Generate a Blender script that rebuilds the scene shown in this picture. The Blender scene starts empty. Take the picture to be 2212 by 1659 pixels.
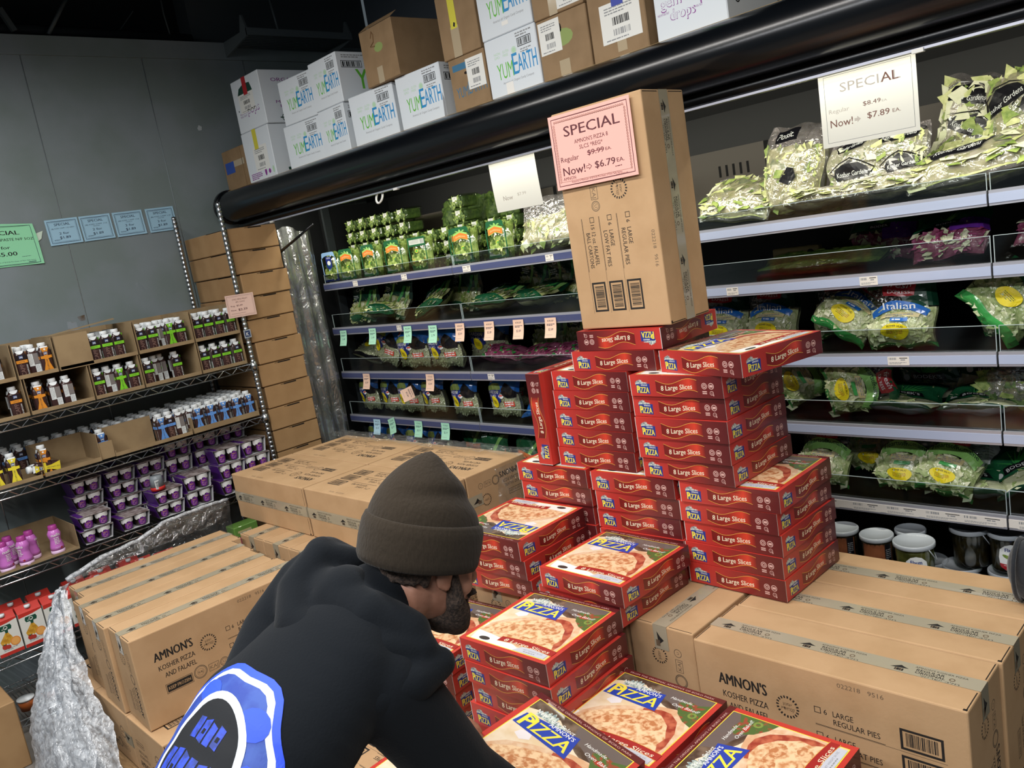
import bpy, bmesh, math, random
from mathutils import Vector, Matrix, Euler
from math import sin, cos, pi, radians

SC = bpy.context.scene
COL = SC.collection

# ---------------------------------------------------------------- camera
def set_camera():
    f_px, yaw, pitch, roll = 1788.1, 0.8192, 0.1752, -0.1664
    f = Vector((-sin(yaw) * cos(pitch), cos(yaw) * cos(pitch), -sin(pitch)))
    r = Vector((cos(yaw), sin(yaw), 0.0))
    d = f.cross(r)
    r2 = cos(roll) * r - sin(roll) * d
    d2 = sin(roll) * r + cos(roll) * d
    cam = bpy.data.cameras.new('camera')
    cam.sensor_width = 36.0
    cam.lens = 36.0 * f_px / 2212.0
    cam.clip_start = 0.02
    ob = bpy.data.objects.new('camera', cam)
    COL.objects.link(ob)
    m = Matrix((r2, -d2, -f)).transposed().to_4x4()
    m.translation = Vector((0, 0, 1.5))
    ob.matrix_world = m
    SC.camera = ob
set_camera()

# ---------------------------------------------------------------- light
SC.view_settings.view_transform = 'Standard'
SC.view_settings.look = 'None'
SC.view_settings.gamma = 1.0
SC.view_settings.use_curve_mapping = False
SC.view_settings.exposure = 0.0
SC.cycles.max_bounces = 8
SC.cycles.diffuse_bounces = 3
SC.cycles.glossy_bounces = 3
SC.cycles.transparent_max_bounces = 24
SC.cycles.caustics_reflective = False
SC.cycles.caustics_refractive = False

W = bpy.data.worlds.new('store_ambient')
SC.world = W
W.use_nodes = True
W.node_tree.nodes['Background'].inputs[0].default_value = (0.75, 0.9, 1.0, 1)
W.node_tree.nodes['Background'].inputs[1].default_value = 0.10

def area(name, loc, target, sx, sy, power, col=(1, 1, 1), spread=180):
    l = bpy.data.lights.new(name, 'AREA')
    l.shape = 'RECTANGLE'; l.size = sx; l.size_y = sy
    l.energy = power; l.color = col; l.spread = radians(spread)
    o = bpy.data.objects.new(name, l)
    COL.objects.link(o)
    o.location = loc
    o.rotation_euler = (Vector(target) - Vector(loc)).to_track_quat('-Z', 'Y').to_euler()
    return o

# fluorescent ceiling rows over the aisle (parallel to the cooler) and the cooler's own lip lamp
area('ceiling_tube_light', (-1.6, 0.75, 2.95), (-1.6, 0.75, 0), 4.6, 0.22, 98, (1.0, 0.97, 0.92), 172)
area('ceiling_tube_light', (-1.0, -1.3, 2.9), (-1.0, -0.8, 0), 5.0, 0.22, 150, (0.97, 0.98, 1.0), 172)
area('cooler_lamp_light', (-2.2, 2.535, 1.852), (-2.2, 2.90, 1.30), 5.0, 0.04, 27, (1.0, 0.97, 0.82))

# ---------------------------------------------------------------- materials
def lin(h):
    h = h.lstrip('#')
    out = []
    for i in (0, 2, 4):
        v = int(h[i:i + 2], 16) / 255.0
        out.append(v / 12.92 if v <= 0.04045 else ((v + 0.055) / 1.055) ** 2.4)
    return (*out, 1.0)

MATS = {}
def mat(name, col, rough=0.6, metal=0.0, spec=0.4, coat=0.0, col2=None, scale=20.0, detail=4.0, lo=0.4, hi=0.6, bump=0.0, bscale=None, emit=None, alpha=1.0, trans=0.0, sheen=0.0, stretch=None):
    if name in MATS:
        return MATS[name]
    m = bpy.data.materials.new(name)
    m.use_nodes = True
    nt = m.node_tree
    b = nt.nodes['Principled BSDF']
    b.inputs['Base Color'].default_value = lin(col)
    b.inputs['Roughness'].default_value = rough
    b.inputs['Metallic'].default_value = metal
    b.inputs['Specular IOR Level'].default_value = spec
    b.inputs['Coat Weight'].default_value = coat
    b.inputs['Sheen Weight'].default_value = sheen
    if alpha < 1: b.inputs['Alpha'].default_value = alpha
    if trans: b.inputs['Transmission Weight'].default_value = trans
    if emit:
        b.inputs['Emission Color'].default_value = lin(col)
        b.inputs['Emission Strength'].default_value = emit
    if col2 or bump:
        tc = nt.nodes.new('ShaderNodeTexCoord')
        src = tc.outputs['Object']
        if stretch:
            mp = nt.nodes.new('ShaderNodeMapping')
            mp.inputs['Scale'].default_value = stretch
            nt.links.new(src, mp.inputs[0]); src = mp.outputs[0]
    if col2:
        n = nt.nodes.new('ShaderNodeTexNoise')
        n.inputs['Scale'].default_value = scale; n.inputs['Detail'].default_value = detail
        nt.links.new(src, n.inputs['Vector'])
        r = nt.nodes.new('ShaderNodeValToRGB')
        r.color_ramp.elements[0].position = lo; r.color_ramp.elements[0].color = lin(col)
        r.color_ramp.elements[1].position = hi; r.color_ramp.elements[1].color = lin(col2)
        nt.links.new(n.outputs['Fac'], r.inputs['Fac'])
        nt.links.new(r.outputs['Color'], b.inputs['Base Color'])
    if bump:
        n2 = nt.nodes.new('ShaderNodeTexNoise')
        n2.inputs['Scale'].default_value = bscale or scale; n2.inputs['Detail'].default_value = 5
        nt.links.new(src, n2.inputs['Vector'])
        bp = nt.nodes.new('ShaderNodeBump')
        bp.inputs['Strength'].default_value = bump; bp.inputs['Distance'].default_value = 0.01
        nt.links.new(n2.outputs['Fac'], bp.inputs['Height'])
        nt.links.new(bp.outputs['Normal'], b.inputs['Normal'])
    MATS[name] = m
    return m

def film_mat(name, tint='#ffffff', gloss=0.18, rough=0.12, bump=0.6, bscale=40.0, body=0.0):
    """thin clear plastic: see-through with crinkled highlights; body adds a milky share"""
    if name in MATS:
        return MATS[name]
    m = bpy.data.materials.new(name); m.use_nodes = True
    nt = m.node_tree; nt.nodes.clear()
    out = nt.nodes.new('ShaderNodeOutputMaterial')
    tr = nt.nodes.new('ShaderNodeBsdfTransparent'); tr.inputs[0].default_value = lin(tint)
    gl = nt.nodes.new('ShaderNodeBsdfGlossy'); gl.inputs['Roughness'].default_value = rough
    gl.inputs['Color'].default_value = (1, 1, 1, 1)
    tc = nt.nodes.new('ShaderNodeTexCoord')
    no = nt.nodes.new('ShaderNodeTexNoise'); no.inputs['Scale'].default_value = bscale; no.inputs['Detail'].default_value = 3
    no.inputs['Distortion'].default_value = 0.6
    nt.links.new(tc.outputs['Object'], no.inputs['Vector'])
    bp = nt.nodes.new('ShaderNodeBump'); bp.inputs['Strength'].default_value = bump; bp.inputs['Distance'].default_value = 0.02
    nt.links.new(no.outputs['Fac'], bp.inputs['Height'])
    nt.links.new(bp.outputs['Normal'], gl.inputs['Normal'])
    mx = nt.nodes.new('ShaderNodeMixShader'); mx.inputs[0].default_value = gloss
    nt.links.new(tr.outputs[0], mx.inputs[1]); nt.links.new(gl.outputs[0], mx.inputs[2])
    last = mx
    if body:
        df = nt.nodes.new('ShaderNodeBsdfDiffuse'); df.inputs[0].default_value = lin(tint)
        m2 = nt.nodes.new('ShaderNodeMixShader')
        rp = nt.nodes.new('ShaderNodeValToRGB')
        rp.color_ramp.elements[0].position = 0.35; rp.color_ramp.elements[1].position = 0.75
        rp.color_ramp.elements[0].color = (body * .5,) * 3 + (1,); rp.color_ramp.elements[1].color = (min(1, body * 1.8),) * 3 + (1,)
        nt.links.new(no.outputs['Fac'], rp.inputs['Fac'])
        nt.links.new(rp.outputs['Color'], m2.inputs[0])
        nt.links.new(mx.outputs[0], m2.inputs[1]); nt.links.new(df.outputs[0], m2.inputs[2])
        last = m2
    nt.links.new(last.outputs[0], out.inputs['Surface'])
    MATS[name] = m
    return m

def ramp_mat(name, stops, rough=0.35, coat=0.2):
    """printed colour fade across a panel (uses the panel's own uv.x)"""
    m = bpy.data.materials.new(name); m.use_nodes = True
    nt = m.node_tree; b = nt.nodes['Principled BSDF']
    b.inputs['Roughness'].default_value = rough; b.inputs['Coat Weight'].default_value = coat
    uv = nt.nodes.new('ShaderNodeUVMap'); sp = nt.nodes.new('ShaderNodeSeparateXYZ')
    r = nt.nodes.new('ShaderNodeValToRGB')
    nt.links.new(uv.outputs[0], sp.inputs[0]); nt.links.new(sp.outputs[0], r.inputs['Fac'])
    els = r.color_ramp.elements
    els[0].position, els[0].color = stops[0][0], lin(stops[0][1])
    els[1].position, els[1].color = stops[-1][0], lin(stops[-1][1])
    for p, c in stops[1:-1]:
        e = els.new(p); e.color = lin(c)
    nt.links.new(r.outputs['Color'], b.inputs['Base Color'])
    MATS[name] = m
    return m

# ---------------------------------------------------------------- mesh builder
LS = 0.00012     # thickness of one printed layer
TXT = {}
def text_mesh(s, bold):
    key = (s, bold)
    if key not in TXT:
        cu = bpy.data.curves.new('lettering', 'FONT')
        cu.body = s; cu.resolution_u = 2; cu.offset = bold; cu.size = 1.0
        cu.dimensions = '2D'; cu.fill_mode = 'FRONT'
        ob = bpy.data.objects.new('lettering', cu)
        me = ob.to_mesh()
        vs = [(v.co.x, v.co.y) for v in me.vertices]
        fs = [tuple(p.vertices) for p in me.polygons]
        ob.to_mesh_clear()
        bpy.data.objects.remove(ob); bpy.data.curves.remove(cu)
        x0 = min((v[0] for v in vs), default=0); x1 = max((v[0] for v in vs), default=1)
        TXT[key] = (vs, fs, x0, x1)
    return TXT[key]

def F(o, u, v):
    """flat drawing frame: (x, y, layer) -> point"""
    o, u, v = Vector(o), Vector(u), Vector(v)
    n = u.cross(v).normalized()
    return lambda x, y, l=0: o + u * x + v * y + n * (l * LS)

class MB:
    def __init__(s):
        s.v = []; s.f = []; s.m = []; s.s = []; s.uv = {}
        s.mats = []
    def mi(s, m):
        if m not in s.mats: s.mats.append(m)
        return s.mats.index(m)
    def add(s, vs, fs, m, smooth=False, uvs=None):
        b = len(s.v); k = s.mi(m)
        s.v += [tuple(p) for p in vs]
        for i, f in enumerate(fs):
            if uvs: s.uv[len(s.f)] = uvs[i]
            s.f.append(tuple(b + j for j in f)); s.m.append(k); s.s.append(smooth)
    def box(s, x0, x1, y0, y1, z0, z1, m, skip=''):
        P = [(x, y, z) for z in (z0, z1) for y in (y0, y1) for x in (x0, x1)]
        Q = {'b': (0, 2, 3, 1), 't': (4, 5, 7, 6), 'f': (0, 1, 5, 4), 'k': (2, 6, 7, 3), 'l': (0, 4, 6, 2), 'r': (1, 3, 7, 5)}
        s.add(P, [q for k, q in Q.items() if k not in skip], m)
    def rbox(s, x0, x1, y0, y1, z0, z1, m, r=0.004, seg=2):
        bm = bmesh.new()
        bmesh.ops.create_cube(bm, size=1.0)
        for v in bm.verts:
            v.co = Vector((x0 + (x1 - x0) * (v.co.x + .5), y0 + (y1 - y0) * (v.co.y + .5), z0 + (z1 - z0) * (v.co.z + .5)))
        bmesh.ops.bevel(bm, geom=bm.edges[:], offset=r, segments=seg, affect='EDGES', profile=0.5)
        s.bm(bm, m); bm.free()
    def bm(s, bm, m, smooth=False):
        bm.verts.index_update()
        s.add([v.co for v in bm.verts], [[v.index for v in f.verts] for f in bm.faces], m, smooth)
    def poly(s, f, pts, m, l=1, sub=0):
        if sub:
            bm = bmesh.new()
            vs = [bm.verts.new((p[0], p[1], 0)) for p in pts]
            bm.faces.new(vs)
            bmesh.ops.triangulate(bm, faces=bm.faces[:])
            for _ in range(7):
                es = [e for e in bm.edges if e.calc_length() > sub]
                if not es: break
                bmesh.ops.subdivide_edges(bm, edges=es, cuts=1)
                bmesh.ops.triangulate(bm, faces=[q for q in bm.faces if len(q.verts) > 3])
            bm.verts.index_update()
            s.add([f(v.co.x, v.co.y, l) for v in bm.verts], [[v.index for v in q.verts] for q in bm.faces], m)
            bm.free()
        else:
            s.add([f(p[0], p[1], l) for p in pts], [tuple(range(len(pts)))], m)
    def rect(s, f, x0, y0, x1, y1, m, l=1, sub=0, uv=False):
        if uv:
            s.add([f(x0, y0, l), f(x1, y0, l), f(x1, y1, l), f(x0, y1, l)], [(0, 1, 2, 3)], m, uvs=[((0, 0), (1, 0), (1, 1), (0, 1))])
        else:
            s.poly(f, [(x0, y0), (x1, y0), (x1, y1), (x0, y1)], m, l, sub)
    def frame(s, f, x0, y0, x1, y1, t, m, l=1):
        for a in ((x0, y0, x1, y0 + t), (x0, y1 - t, x1, y1), (x0, y0 + t, x0 + t, y1 - t), (x1 - t, y0 + t, x1, y1 - t)):
            s.rect(f, *a, m, l)
    def disk(s, f, cx, cy, rx, ry, m, l=1, n=24, sub=0, rot=0):
        p = []
        for i in range(n):
            a = 2 * pi * i / n
            x, y = rx * cos(a), ry * sin(a)
            p.append((cx + x * cos(rot) - y * sin(rot), cy + x * sin(rot) + y * cos(rot)))
        s.poly(f, p, m, l, sub)
    def ring(s, f, cx, cy, r0, r1, m, l=1, n=28, dash=0, asp=1.0):
        vs = []; fs = []
        for i in range(n):
            a = 2 * pi * i / n
            vs += [f(cx + r0 * cos(a), cy + r0 * asp * sin(a), l), f(cx + r1 * cos(a), cy + r1 * asp * sin(a), l)]
        for i in range(n):
            if dash and i % dash == 0: continue
            j = (i + 1) % n
            fs.append((2 * i, 2 * i + 1, 2 * j + 1, 2 * j))
        s.add(vs, fs, m)
    def text(s, f, t, x, y, h, m, l=1, w=None, align='l', bold=0.0, shear=0.0, arc=None):
        """cap height h (font size = h/0.72); w forces the total width"""
        vs, fs, x0, x1 = text_mesh(t, 0.0)
        if not vs: return
        if bold > 0:
            for d, e in ((-bold * h * .8, -.4), (bold * h * .8, .4)):
                s.text(lambda a, c, q=0, d=d: f(a + d, c, q), t, x, y, h, m, l + e, w, align, 0.0, shear, arc)
        k = h / 0.72
        kx = (w / (x1 - x0)) if w else k
        W_ = (x1 - x0) * kx
        ox = {'l': 0, 'c': -W_ / 2, 'r': -W_}[align]
        P = []
        for a, b in vs:
            px, py = x + ox + (a - x0) * kx + shear * b * k, y + b * k
            if arc: py += arc * (1 - ((px - x - ox - W_ / 2) / (W_ / 2 + 1e-6)) ** 2)
            P.append(f(px, py, l))
        s.add(P, fs, m)
    def lines(s, f, x, y, w, n, h, gap, m, l=1, seed=1):
        """rows of printing too small to read"""
        r = random.Random(seed)
        for i in range(n):
            px = x
            end = x + w * (1 if i < n - 1 else 0.7)
            while px < end - h:
                q = min(h * r.uniform(1.5, 5), end - px)
                s.rect(f, px, y - i * (h + gap), px + q, y - i * (h + gap) + h, m, l)
                px += q + h * 0.7
    def bars(s, f, x, y, w, h, m, l=1, n=22, seed=1, vert=False):
        r = random.Random(seed); p = 0.0
        L = h if vert else w
        u = L / (n * 2.0)
        while p < L - u:
            q = min(u * r.choice((0.6, 1, 1, 1.8, 2.4)), L - p)
            if vert: s.rect(f, x, y + p, x + w, y + p + q, m, l)
            else: s.rect(f, x + p, y, x + p + q, y + h, m, l)
            p += q + u * r.choice((0.7, 1, 1.6))
    def tube(s, pts, r, m, n=8, closed=False, caps=True):
        pts = [Vector(p) for p in pts]
        N = len(pts)
        rs = r if isinstance(r, (list, tuple)) else [r] * N
        vs = []; up = None
        for i, p in enumerate(pts):
            a = pts[(i - 1) % N] if (closed or i > 0) else p
            b = pts[(i + 1) % N] if (closed or i < N - 1) else p
            t = (b - a).normalized()
            if up is None:
                up = t.orthogonal().normalized()
            up = (up - t * up.dot(t)).normalized()
            w = t.cross(up)
            for k in range(n):
                q = 2 * pi * k / n
                vs.append(p + (up * cos(q) + w * sin(q)) * rs[i])
        fs = []
        for i in range(N if closed else N - 1):
            for k in range(n):
                a, b = i * n + k, i * n + (k + 1) % n
                c, d = ((i + 1) % N) * n + (k + 1) % n, ((i + 1) % N) * n + k
                fs.append((a, b, c, d))
        if caps and not closed:
            fs.append(tuple(reversed(range(n)))); fs.append(tuple((N - 1) * n + k for k in range(n)))
        s.add(vs, fs, m, smooth=n > 5)
    def lathe(s, prof, m, n=16, c=(0, 0, 0), sq=0.0, smooth=True, caps=True):
        """prof = [(r, z)]; sq squares the section off (0 round .. 1 square)"""
        vs = []
        for r, z in prof:
            for k in range(n):
                a = 2 * pi * (k + .5) / n
                g = 1.0
                if sq:
                    g = 1 + sq * (1 / max(abs(cos(a)), abs(sin(a))) - 1)
                vs.append((c[0] + r * g * cos(a), c[1] + r * g * sin(a), c[2] + z))
        fs = []
        for i in range(len(prof) - 1):
            for k in range(n):
                fs.append((i * n + k, i * n + (k + 1) % n, (i + 1) * n + (k + 1) % n, (i + 1) * n + k))
        if caps:
            fs.append(tuple(reversed(range(n)))); fs.append(tuple((len(prof) - 1) * n + k for k in range(n)))
        s.add(vs, fs, m, smooth)
    def grid(s, fn, nu, nv, m, smooth=True, wrap=False):
        vs = [fn(i / nu, j / nv) for j in range(nv + 1) for i in range(nu + (0 if wrap else 1))]
        k = nu if wrap else nu + 1
        fs = []
        for j in range(nv):
            for i in range(nu):
                i2 = (i + 1) % k if wrap else i + 1
                fs.append((j * k + i, j * k + i2, (j + 1) * k + i2, (j + 1) * k + i))
        s.add(vs, fs, m, smooth)
    def mesh(s, name):
        me = bpy.data.meshes.new(name)
        me.from_pydata(s.v, [], s.f)
        for m in s.mats: me.materials.append(m)
        me.polygons.foreach_set('material_index', s.m)
        me.polygons.foreach_set('use_smooth', s.s)
        if s.uv:
            lay = me.uv_layers.new(name='UVMap')
            for fi, q in s.uv.items():
                p = me.polygons[fi]
                for li, c in zip(p.loop_indices, q): lay.data[li].uv = c
        me.update()
        return me
    def obj(s, name, parent=None, loc=(0, 0, 0), rot=(0, 0, 0)):
        o = bpy.data.objects.new(name, s.mesh(name))
        COL.objects.link(o)
        o.location = loc; o.rotation_euler = rot
        if parent: o.parent = parent
        return o

def empty(name, loc=(0, 0, 0), rot=(0, 0, 0)):
    o = bpy.data.objects.new(name, None)
    o.empty_display_size = 0.05
    COL.objects.link(o); o.location = loc; o.rotation_euler = rot
    return o
def tag(o, label, cat, group=None):
    o['label'] = label; o['category'] = cat
    if group: o['group'] = group
    return o
def struct(o):
    o['kind'] = 'structure'; return o
def dup(o, loc=None, rot=None, label=None, group=None, scale=None, parent=None):
    c = o.copy(); COL.objects.link(c)
    if parent: c.parent = parent
    if loc is not None: c.location = loc
    if rot is not None: c.rotation_euler = rot
    if scale is not None: c.scale = scale if hasattr(scale, '__len__') else (scale,) * 3
    if label: c['label'] = label
    if group: c['group'] = group
    for ch in o.children: dup(ch, parent=c)
    return c
used = set()
def place(o, loc, rot=(0, 0, 0), label=None, group=None, scale=None):
    """the first time moves the prototype itself, later times a copy of it"""
    if o.name not in used:
        used.add(o.name)
        o.location = loc; o.rotation_euler = rot
        if scale is not None: o.scale = scale if hasattr(scale, '__len__') else (scale,) * 3
        if label: o['label'] = label
        if group: o['group'] = group
        return o
    return dup(o, loc, rot, label, group, scale if scale is not None else (1, 1, 1))
# ================================================================ setting
FZ = -0.37                      # floor level
WX = -4.9                       # face of the panel wall
m_panel = mat('wall_panel_paint', '#7f898d', 0.42, 0.0, 0.5, col2='#768281', scale=3.0, bump=0.05, bscale=160)
m_upper = mat('upper_wall_paint', '#4a5154', 0.8)
m_dark = mat('ceiling_paint_and_unlit_gap', '#15191b', 0.8)
m_seam = mat('seam_steel', '#b9c2c6', 0.3, 0.9)
m_gap = mat('seam_gap', '#2b3135', 0.7)
m_backw = mat('back_wall_paint', '#7d858f', 0.7)
m_floor = mat('floor_tile', '#6f6a64', 0.4, col2='#7d7872', scale=6)
m_stain = mat('brown_stain', '#5c4a37', 0.6, col2='#8c949a', scale=14, lo=.35, hi=.62)
m_smudge = mat('grey_smudge', '#6d777b', 0.6, col2='#8d979b', scale=9, lo=.3, hi=.7)
m_chip = mat('pale_paint_chip', '#b4bcbf', 0.7)

b = MB(); b.box(-5.3, 2.5, -3.5, 4.1, FZ - 0.1, FZ, m_floor); struct(b.obj('floor'))
b = MB(); b.box(-5.3, 2.5, -3.5, 4.1, 3.75, 3.85, m_dark); struct(b.obj('ceiling'))
b = MB(); b.box(-5.02, 2.5, 3.88, 3.98, FZ, 3.75, m_backw); struct(b.obj('wall_back'))

wl = MB()
ys = [-3.5, -0.96, -0.38, 0.25, 0.88, 1.509, 2.141, 2.77, 3.4, 3.88]
for a, c in zip(ys[:-1], ys[1:]):
    wl.box(-5.02, WX, a + 0.002, c - 0.002, FZ, 2.83, m_panel)
wl.box(-5.02, WX - 0.006, -3.5, 3.88, FZ, 2.83, m_gap)
for y in ys[1:-1]:
    wl.box(WX - 0.008, WX + 0.0015, y - 0.0035, y + 0.0005, FZ, 2.83, m_seam)
f = F((WX, 0, 0), (0, 1, 0), (0, 0, 1))
wl.poly(f, [(1.405, 1.44), (1.45, 1.43), (1.455, 1.30), (1.475, 1.22), (1.43, 1.20), (1.428, 1.09), (1.418, 0.98), (1.41, 1.10), (1.395, 1.2), (1.39, 1.3)], m_stain, 2)
wl.poly(f, [(1.46, 1.40), (1.5, 1.42), (1.52, 1.25), (1.49, 1.16), (1.46, 1.22)], m_smudge, 1)
wl.poly(f, [(1.46, 1.455), (1.5, 1.46), (1.5, 1.43), (1.47, 1.43)], m_stain, 2)
wl.disk(f, 1.83, 1.56, .015, .035, m_smudge, 1, 9, rot=.6)
wl.poly(f, [(2.38, 2.43), (2.392, 2.45), (2.41, 2.44), (2.405, 2.42), (2.385, 2.418)], m_chip, 1)
struct(wl.obj('wall_left'))
b = MB(); b.box(-5.04, WX + 0.012, -3.5, 3.88, 2.83, 2.93, m_panel); struct(b.obj('trim_1'))
b = MB(); b.box(-5.3, -5.2, -3.5, 2.55, 2.93, 3.75, m_dark); b.box(-5.3, -5.05, 2.55, 3.88, 2.93, 3.75, m_upper)  # near-black wall colour stands in for the unlit space above the panels
b.box(-5.3, -5.05, -3.5, 2.55, 2.9, 2.93, m_dark)
struct(b.obj('wall_upper'))

# pipe, rods and cables above the panel wall
m_pipe = mat('black_pipe', '#22282b', 0.6)
m_rod = mat('grey_hanger_steel', '#4d5557', 0.6, 0.4)
b = MB(); b.tube([(-4.97, -0.2, 3.0), (-4.97, 2.5, 2.965)], 0.03, m_pipe, 12); tag(b.obj('pipe'), 'black pipe running along the top of the grey panel wall', 'pipe')
b = MB(); b.tube([(-4.915, 1.86, 3.2), (-4.915, 1.68, 2.945)], 0.011, m_rod, 6); tag(b.obj('hanger_rod'), 'slanting grey rod above the panel wall', 'rod')
b = MB(); b.tube([(-4.95, 2.36, 3.3), (-4.95, 2.355, 3.1), (-4.95, 2.37, 2.93)], 0.005, m_rod, 6); tag(b.obj('cable'), 'thin pale cable hanging down to the top of the panel wall', 'cable')
b = MB(); b.tube([(-4.905, 1.47, 3.06), (-4.905, 1.515, 2.95)], [0.018, 0.018], m_rod, 4); tag(b.obj('steel_strap'), 'flat grey strap over the corner of the panel wall', 'strap')
b = MB(); b.tube([(-5.0, 1.9, 2.94), (-5.0, 1.97, 2.99), (-5.0, 2.1, 3.01), (-5.0, 2.2, 3.12)], 0.0035, m_rod, 5); tag(b.obj('wire'), 'thin dark wire sagging over the black pipe', 'wire')

# slatted wall rack high in the corner
m_rack = mat('grey_rack_steel', '#6a7376', 0.55, 0.3)
t = tag(empty('wall_rack', (-4.75, 3.03, 2.9)), 'grey slatted metal rack mounted high on the wall near the corner', 'wall rack')
b = MB()
for i in range(9):
    x = -0.14 + i * 0.034
    b.box(x, x + 0.018, -0.36, 0.36, 0.0, 0.008, m_rack)
b.box(0.15, 0.165, -0.37, 0.37, -0.005, 0.035, m_rack)
b.obj('slatted_shelf', t)
for y in (-0.37, 0.36):
    b = MB()
    b.add([(-0.16, y, -0.06), (0.16, y, -0.005), (0.16, y, 0.035), (0.13, y, 0.115), (0.115, y, 0.115), (0.08, y, 0.03), (-0.16, y, 0.03),
           (-0.16, y + .012, -0.06), (0.16, y + .012, -0.005), (0.16, y + .012, 0.035), (0.13, y + .012, 0.115), (0.115, y + .012, 0.115), (0.08, y + .012, 0.03), (-0.16, y + .012, 0.03)],
          [(0, 1, 2, 3, 4, 5, 6), (13, 12, 11, 10, 9, 8, 7)] + [(i, i + 7, (i + 1) % 7 + 7, (i + 1) % 7) for i in range(7)], m_rack)
    b.obj('bracket', t)
b = MB(); b.tube([(0.0, -0.08, 0.3), (0.0, -0.05, 0.0)], 0.008, m_rack, 6); b.obj('hanger', t)

# ================================================================ refrigerated case
CX0, CX1 = -4.80, 1.2           # run of the case
RY = 2.787                      # plane of the shelf edges
m_black = mat('black_canopy_plastic', '#090c10', 0.22, 0.0, 0.5)
m_blackin = mat('case_liner', '#101214', 0.5)
m_liner = mat('case_back_liner', '#5b544c', 0.5)
m_slot = mat('liner_slot', '#0a0a0a', 0.8)
m_alu = mat('shelf_edge_metal', '#c3c5d2', 0.3, 0.55)
m_rail = mat('price_rail_insert', '#4d547c', 0.35, 0.1, coat=0.4)
m_raill = mat('price_rail_clear', '#b4bfdb', 0.25, 0.1, coat=0.5)
m_shelf = mat('black_shelf_deck', '#131414', 0.5)
m_acr = film_mat('clear_acrylic', '#dfe4e2', 0.07, 0.08, 0.02, 2)
m_acre = mat('acrylic_edge', '#aebcc0', 0.3)
m_white = mat('white_paper', '#e9e9e4', 0.7)
m_ink = mat('black_ink', '#17181a', 0.6)
m_grey = mat('grey_print', '#8f9194', 0.6)
m_board = mat('shelf_board', '#a78f66', 0.8, col2='#8f784f', scale=30)

case = tag(empty('refrigerated_case', (-1.8, 2.9, FZ)), 'long black refrigerated case full of bagged salads along the back wall', 'refrigerated case')
def ct(b, name, parent=case):
    o = b.obj(name); o.parent = parent
    o.matrix_parent_inverse = Matrix.Translation(-Vector(case.location)) if parent is case else Matrix.Identity(4)
    return o
# canopy: rounded bumper and top
b = MB()
prof = []
for i in range(15):
    a = radians(78 - i * 17.5)
    prof.append((2.425 - 0.092 * cos(a), 1.94 + 0.092 * sin(a)))
prof += [(2.455, 1.845), (2.452, 1.805), (2.47, 1.80), (2.475, 1.86), (3.5, 1.88), (3.5, 2.03)]
n = len(prof)
vs = [(CX0, y, z) for y, z in prof] + [(CX1, y, z) for y, z in prof]
b.add(vs, [(i, n + i, n + (i + 1) % n, (i + 1) % n) for i in range(n)], m_black, True)
b.add(vs, [tuple(range(n)), tuple(range(2 * n - 1, n - 1, -1))], m_black)
ct(b, 'canopy')
b = MB(); b.lathe([(0.10, -0.022), (0.104, -0.012), (0.104, 0.012), (0.10, 0.022)], m_black, 28)
b.v = [(CX0 + 0.01 + z, 2.425 + x, 1.94 + y) for x, y, z in b.v]
ct(b, 'canopy_end_cap')
b = MB(); b.box(CX0, CX1, 2.418, 3.5, 2.031, 2.034, m_board); ct(b, 'top_board')
b = MB(); b.box(CX0 + 0.1, CX1, 2.447, 2.455, 1.801, 1.808, m_alu)
for x in (-4.4, -3.2, -2.0, -0.86, -0.28): b.box(x, x + 0.03, 2.443, 2.458, 1.796, 1.806, m_white)
ct(b, 'lip_strip')
m_lamp = mat('cooler_lamp_tube', '#fff6dc', 0.5, emit=2.0)
b = MB(); b.tube([(CX0 + 0.2, 2.53, 1.866), (CX1, 2.53, 1.866)], 0.008, m_lamp, 8); ct(b, 'lamp_tube')
# body
b = MB(); b.box(CX0, CX1, 3.42, 3.5, FZ, 2.03, m_blackin); ct(b, 'back_panel')
b = MB(); b.box(CX0, CX1, 3.405, 3.42, 1.42, 1.72, m_liner)
f = F((0, 3.405, 0), (1, 0, 0), (0, 0, 1))
for x in [-4.3 + 1.2425 * i for i in range(5)]:
    for k in range(5):
        for z in (1.60, 1.52): b.rect(f, x + 1.0 + k * 0.035, z, x + 1.012 + k * 0.035, z + 0.05, m_slot, 2)
    b.rect(f, x - 0.012, 1.42, x + 0.012, 1.72, m_slot, 2)
ct(b, 'back_liner')
b = MB(); b.box(CX0, -4.68, 2.5, 3.42, FZ, 1.86, m_blackin); b.box(-4.68, -4.56, 2.95, 3.42, FZ, 1.86, m_blackin)
b.box(-4.575, -4.555, 2.9, 2.95, FZ, 1.86, m_pipe)
ct(b, 'side_panel')
b = MB(); b.box(CX0, CX1, 2.55, 3.42, FZ, -0.02, m_blackin); b.box(CX0, CX1, 2.52, 2.55, FZ, 0.08, m_blackin); ct(b, 'base_deck')

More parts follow.
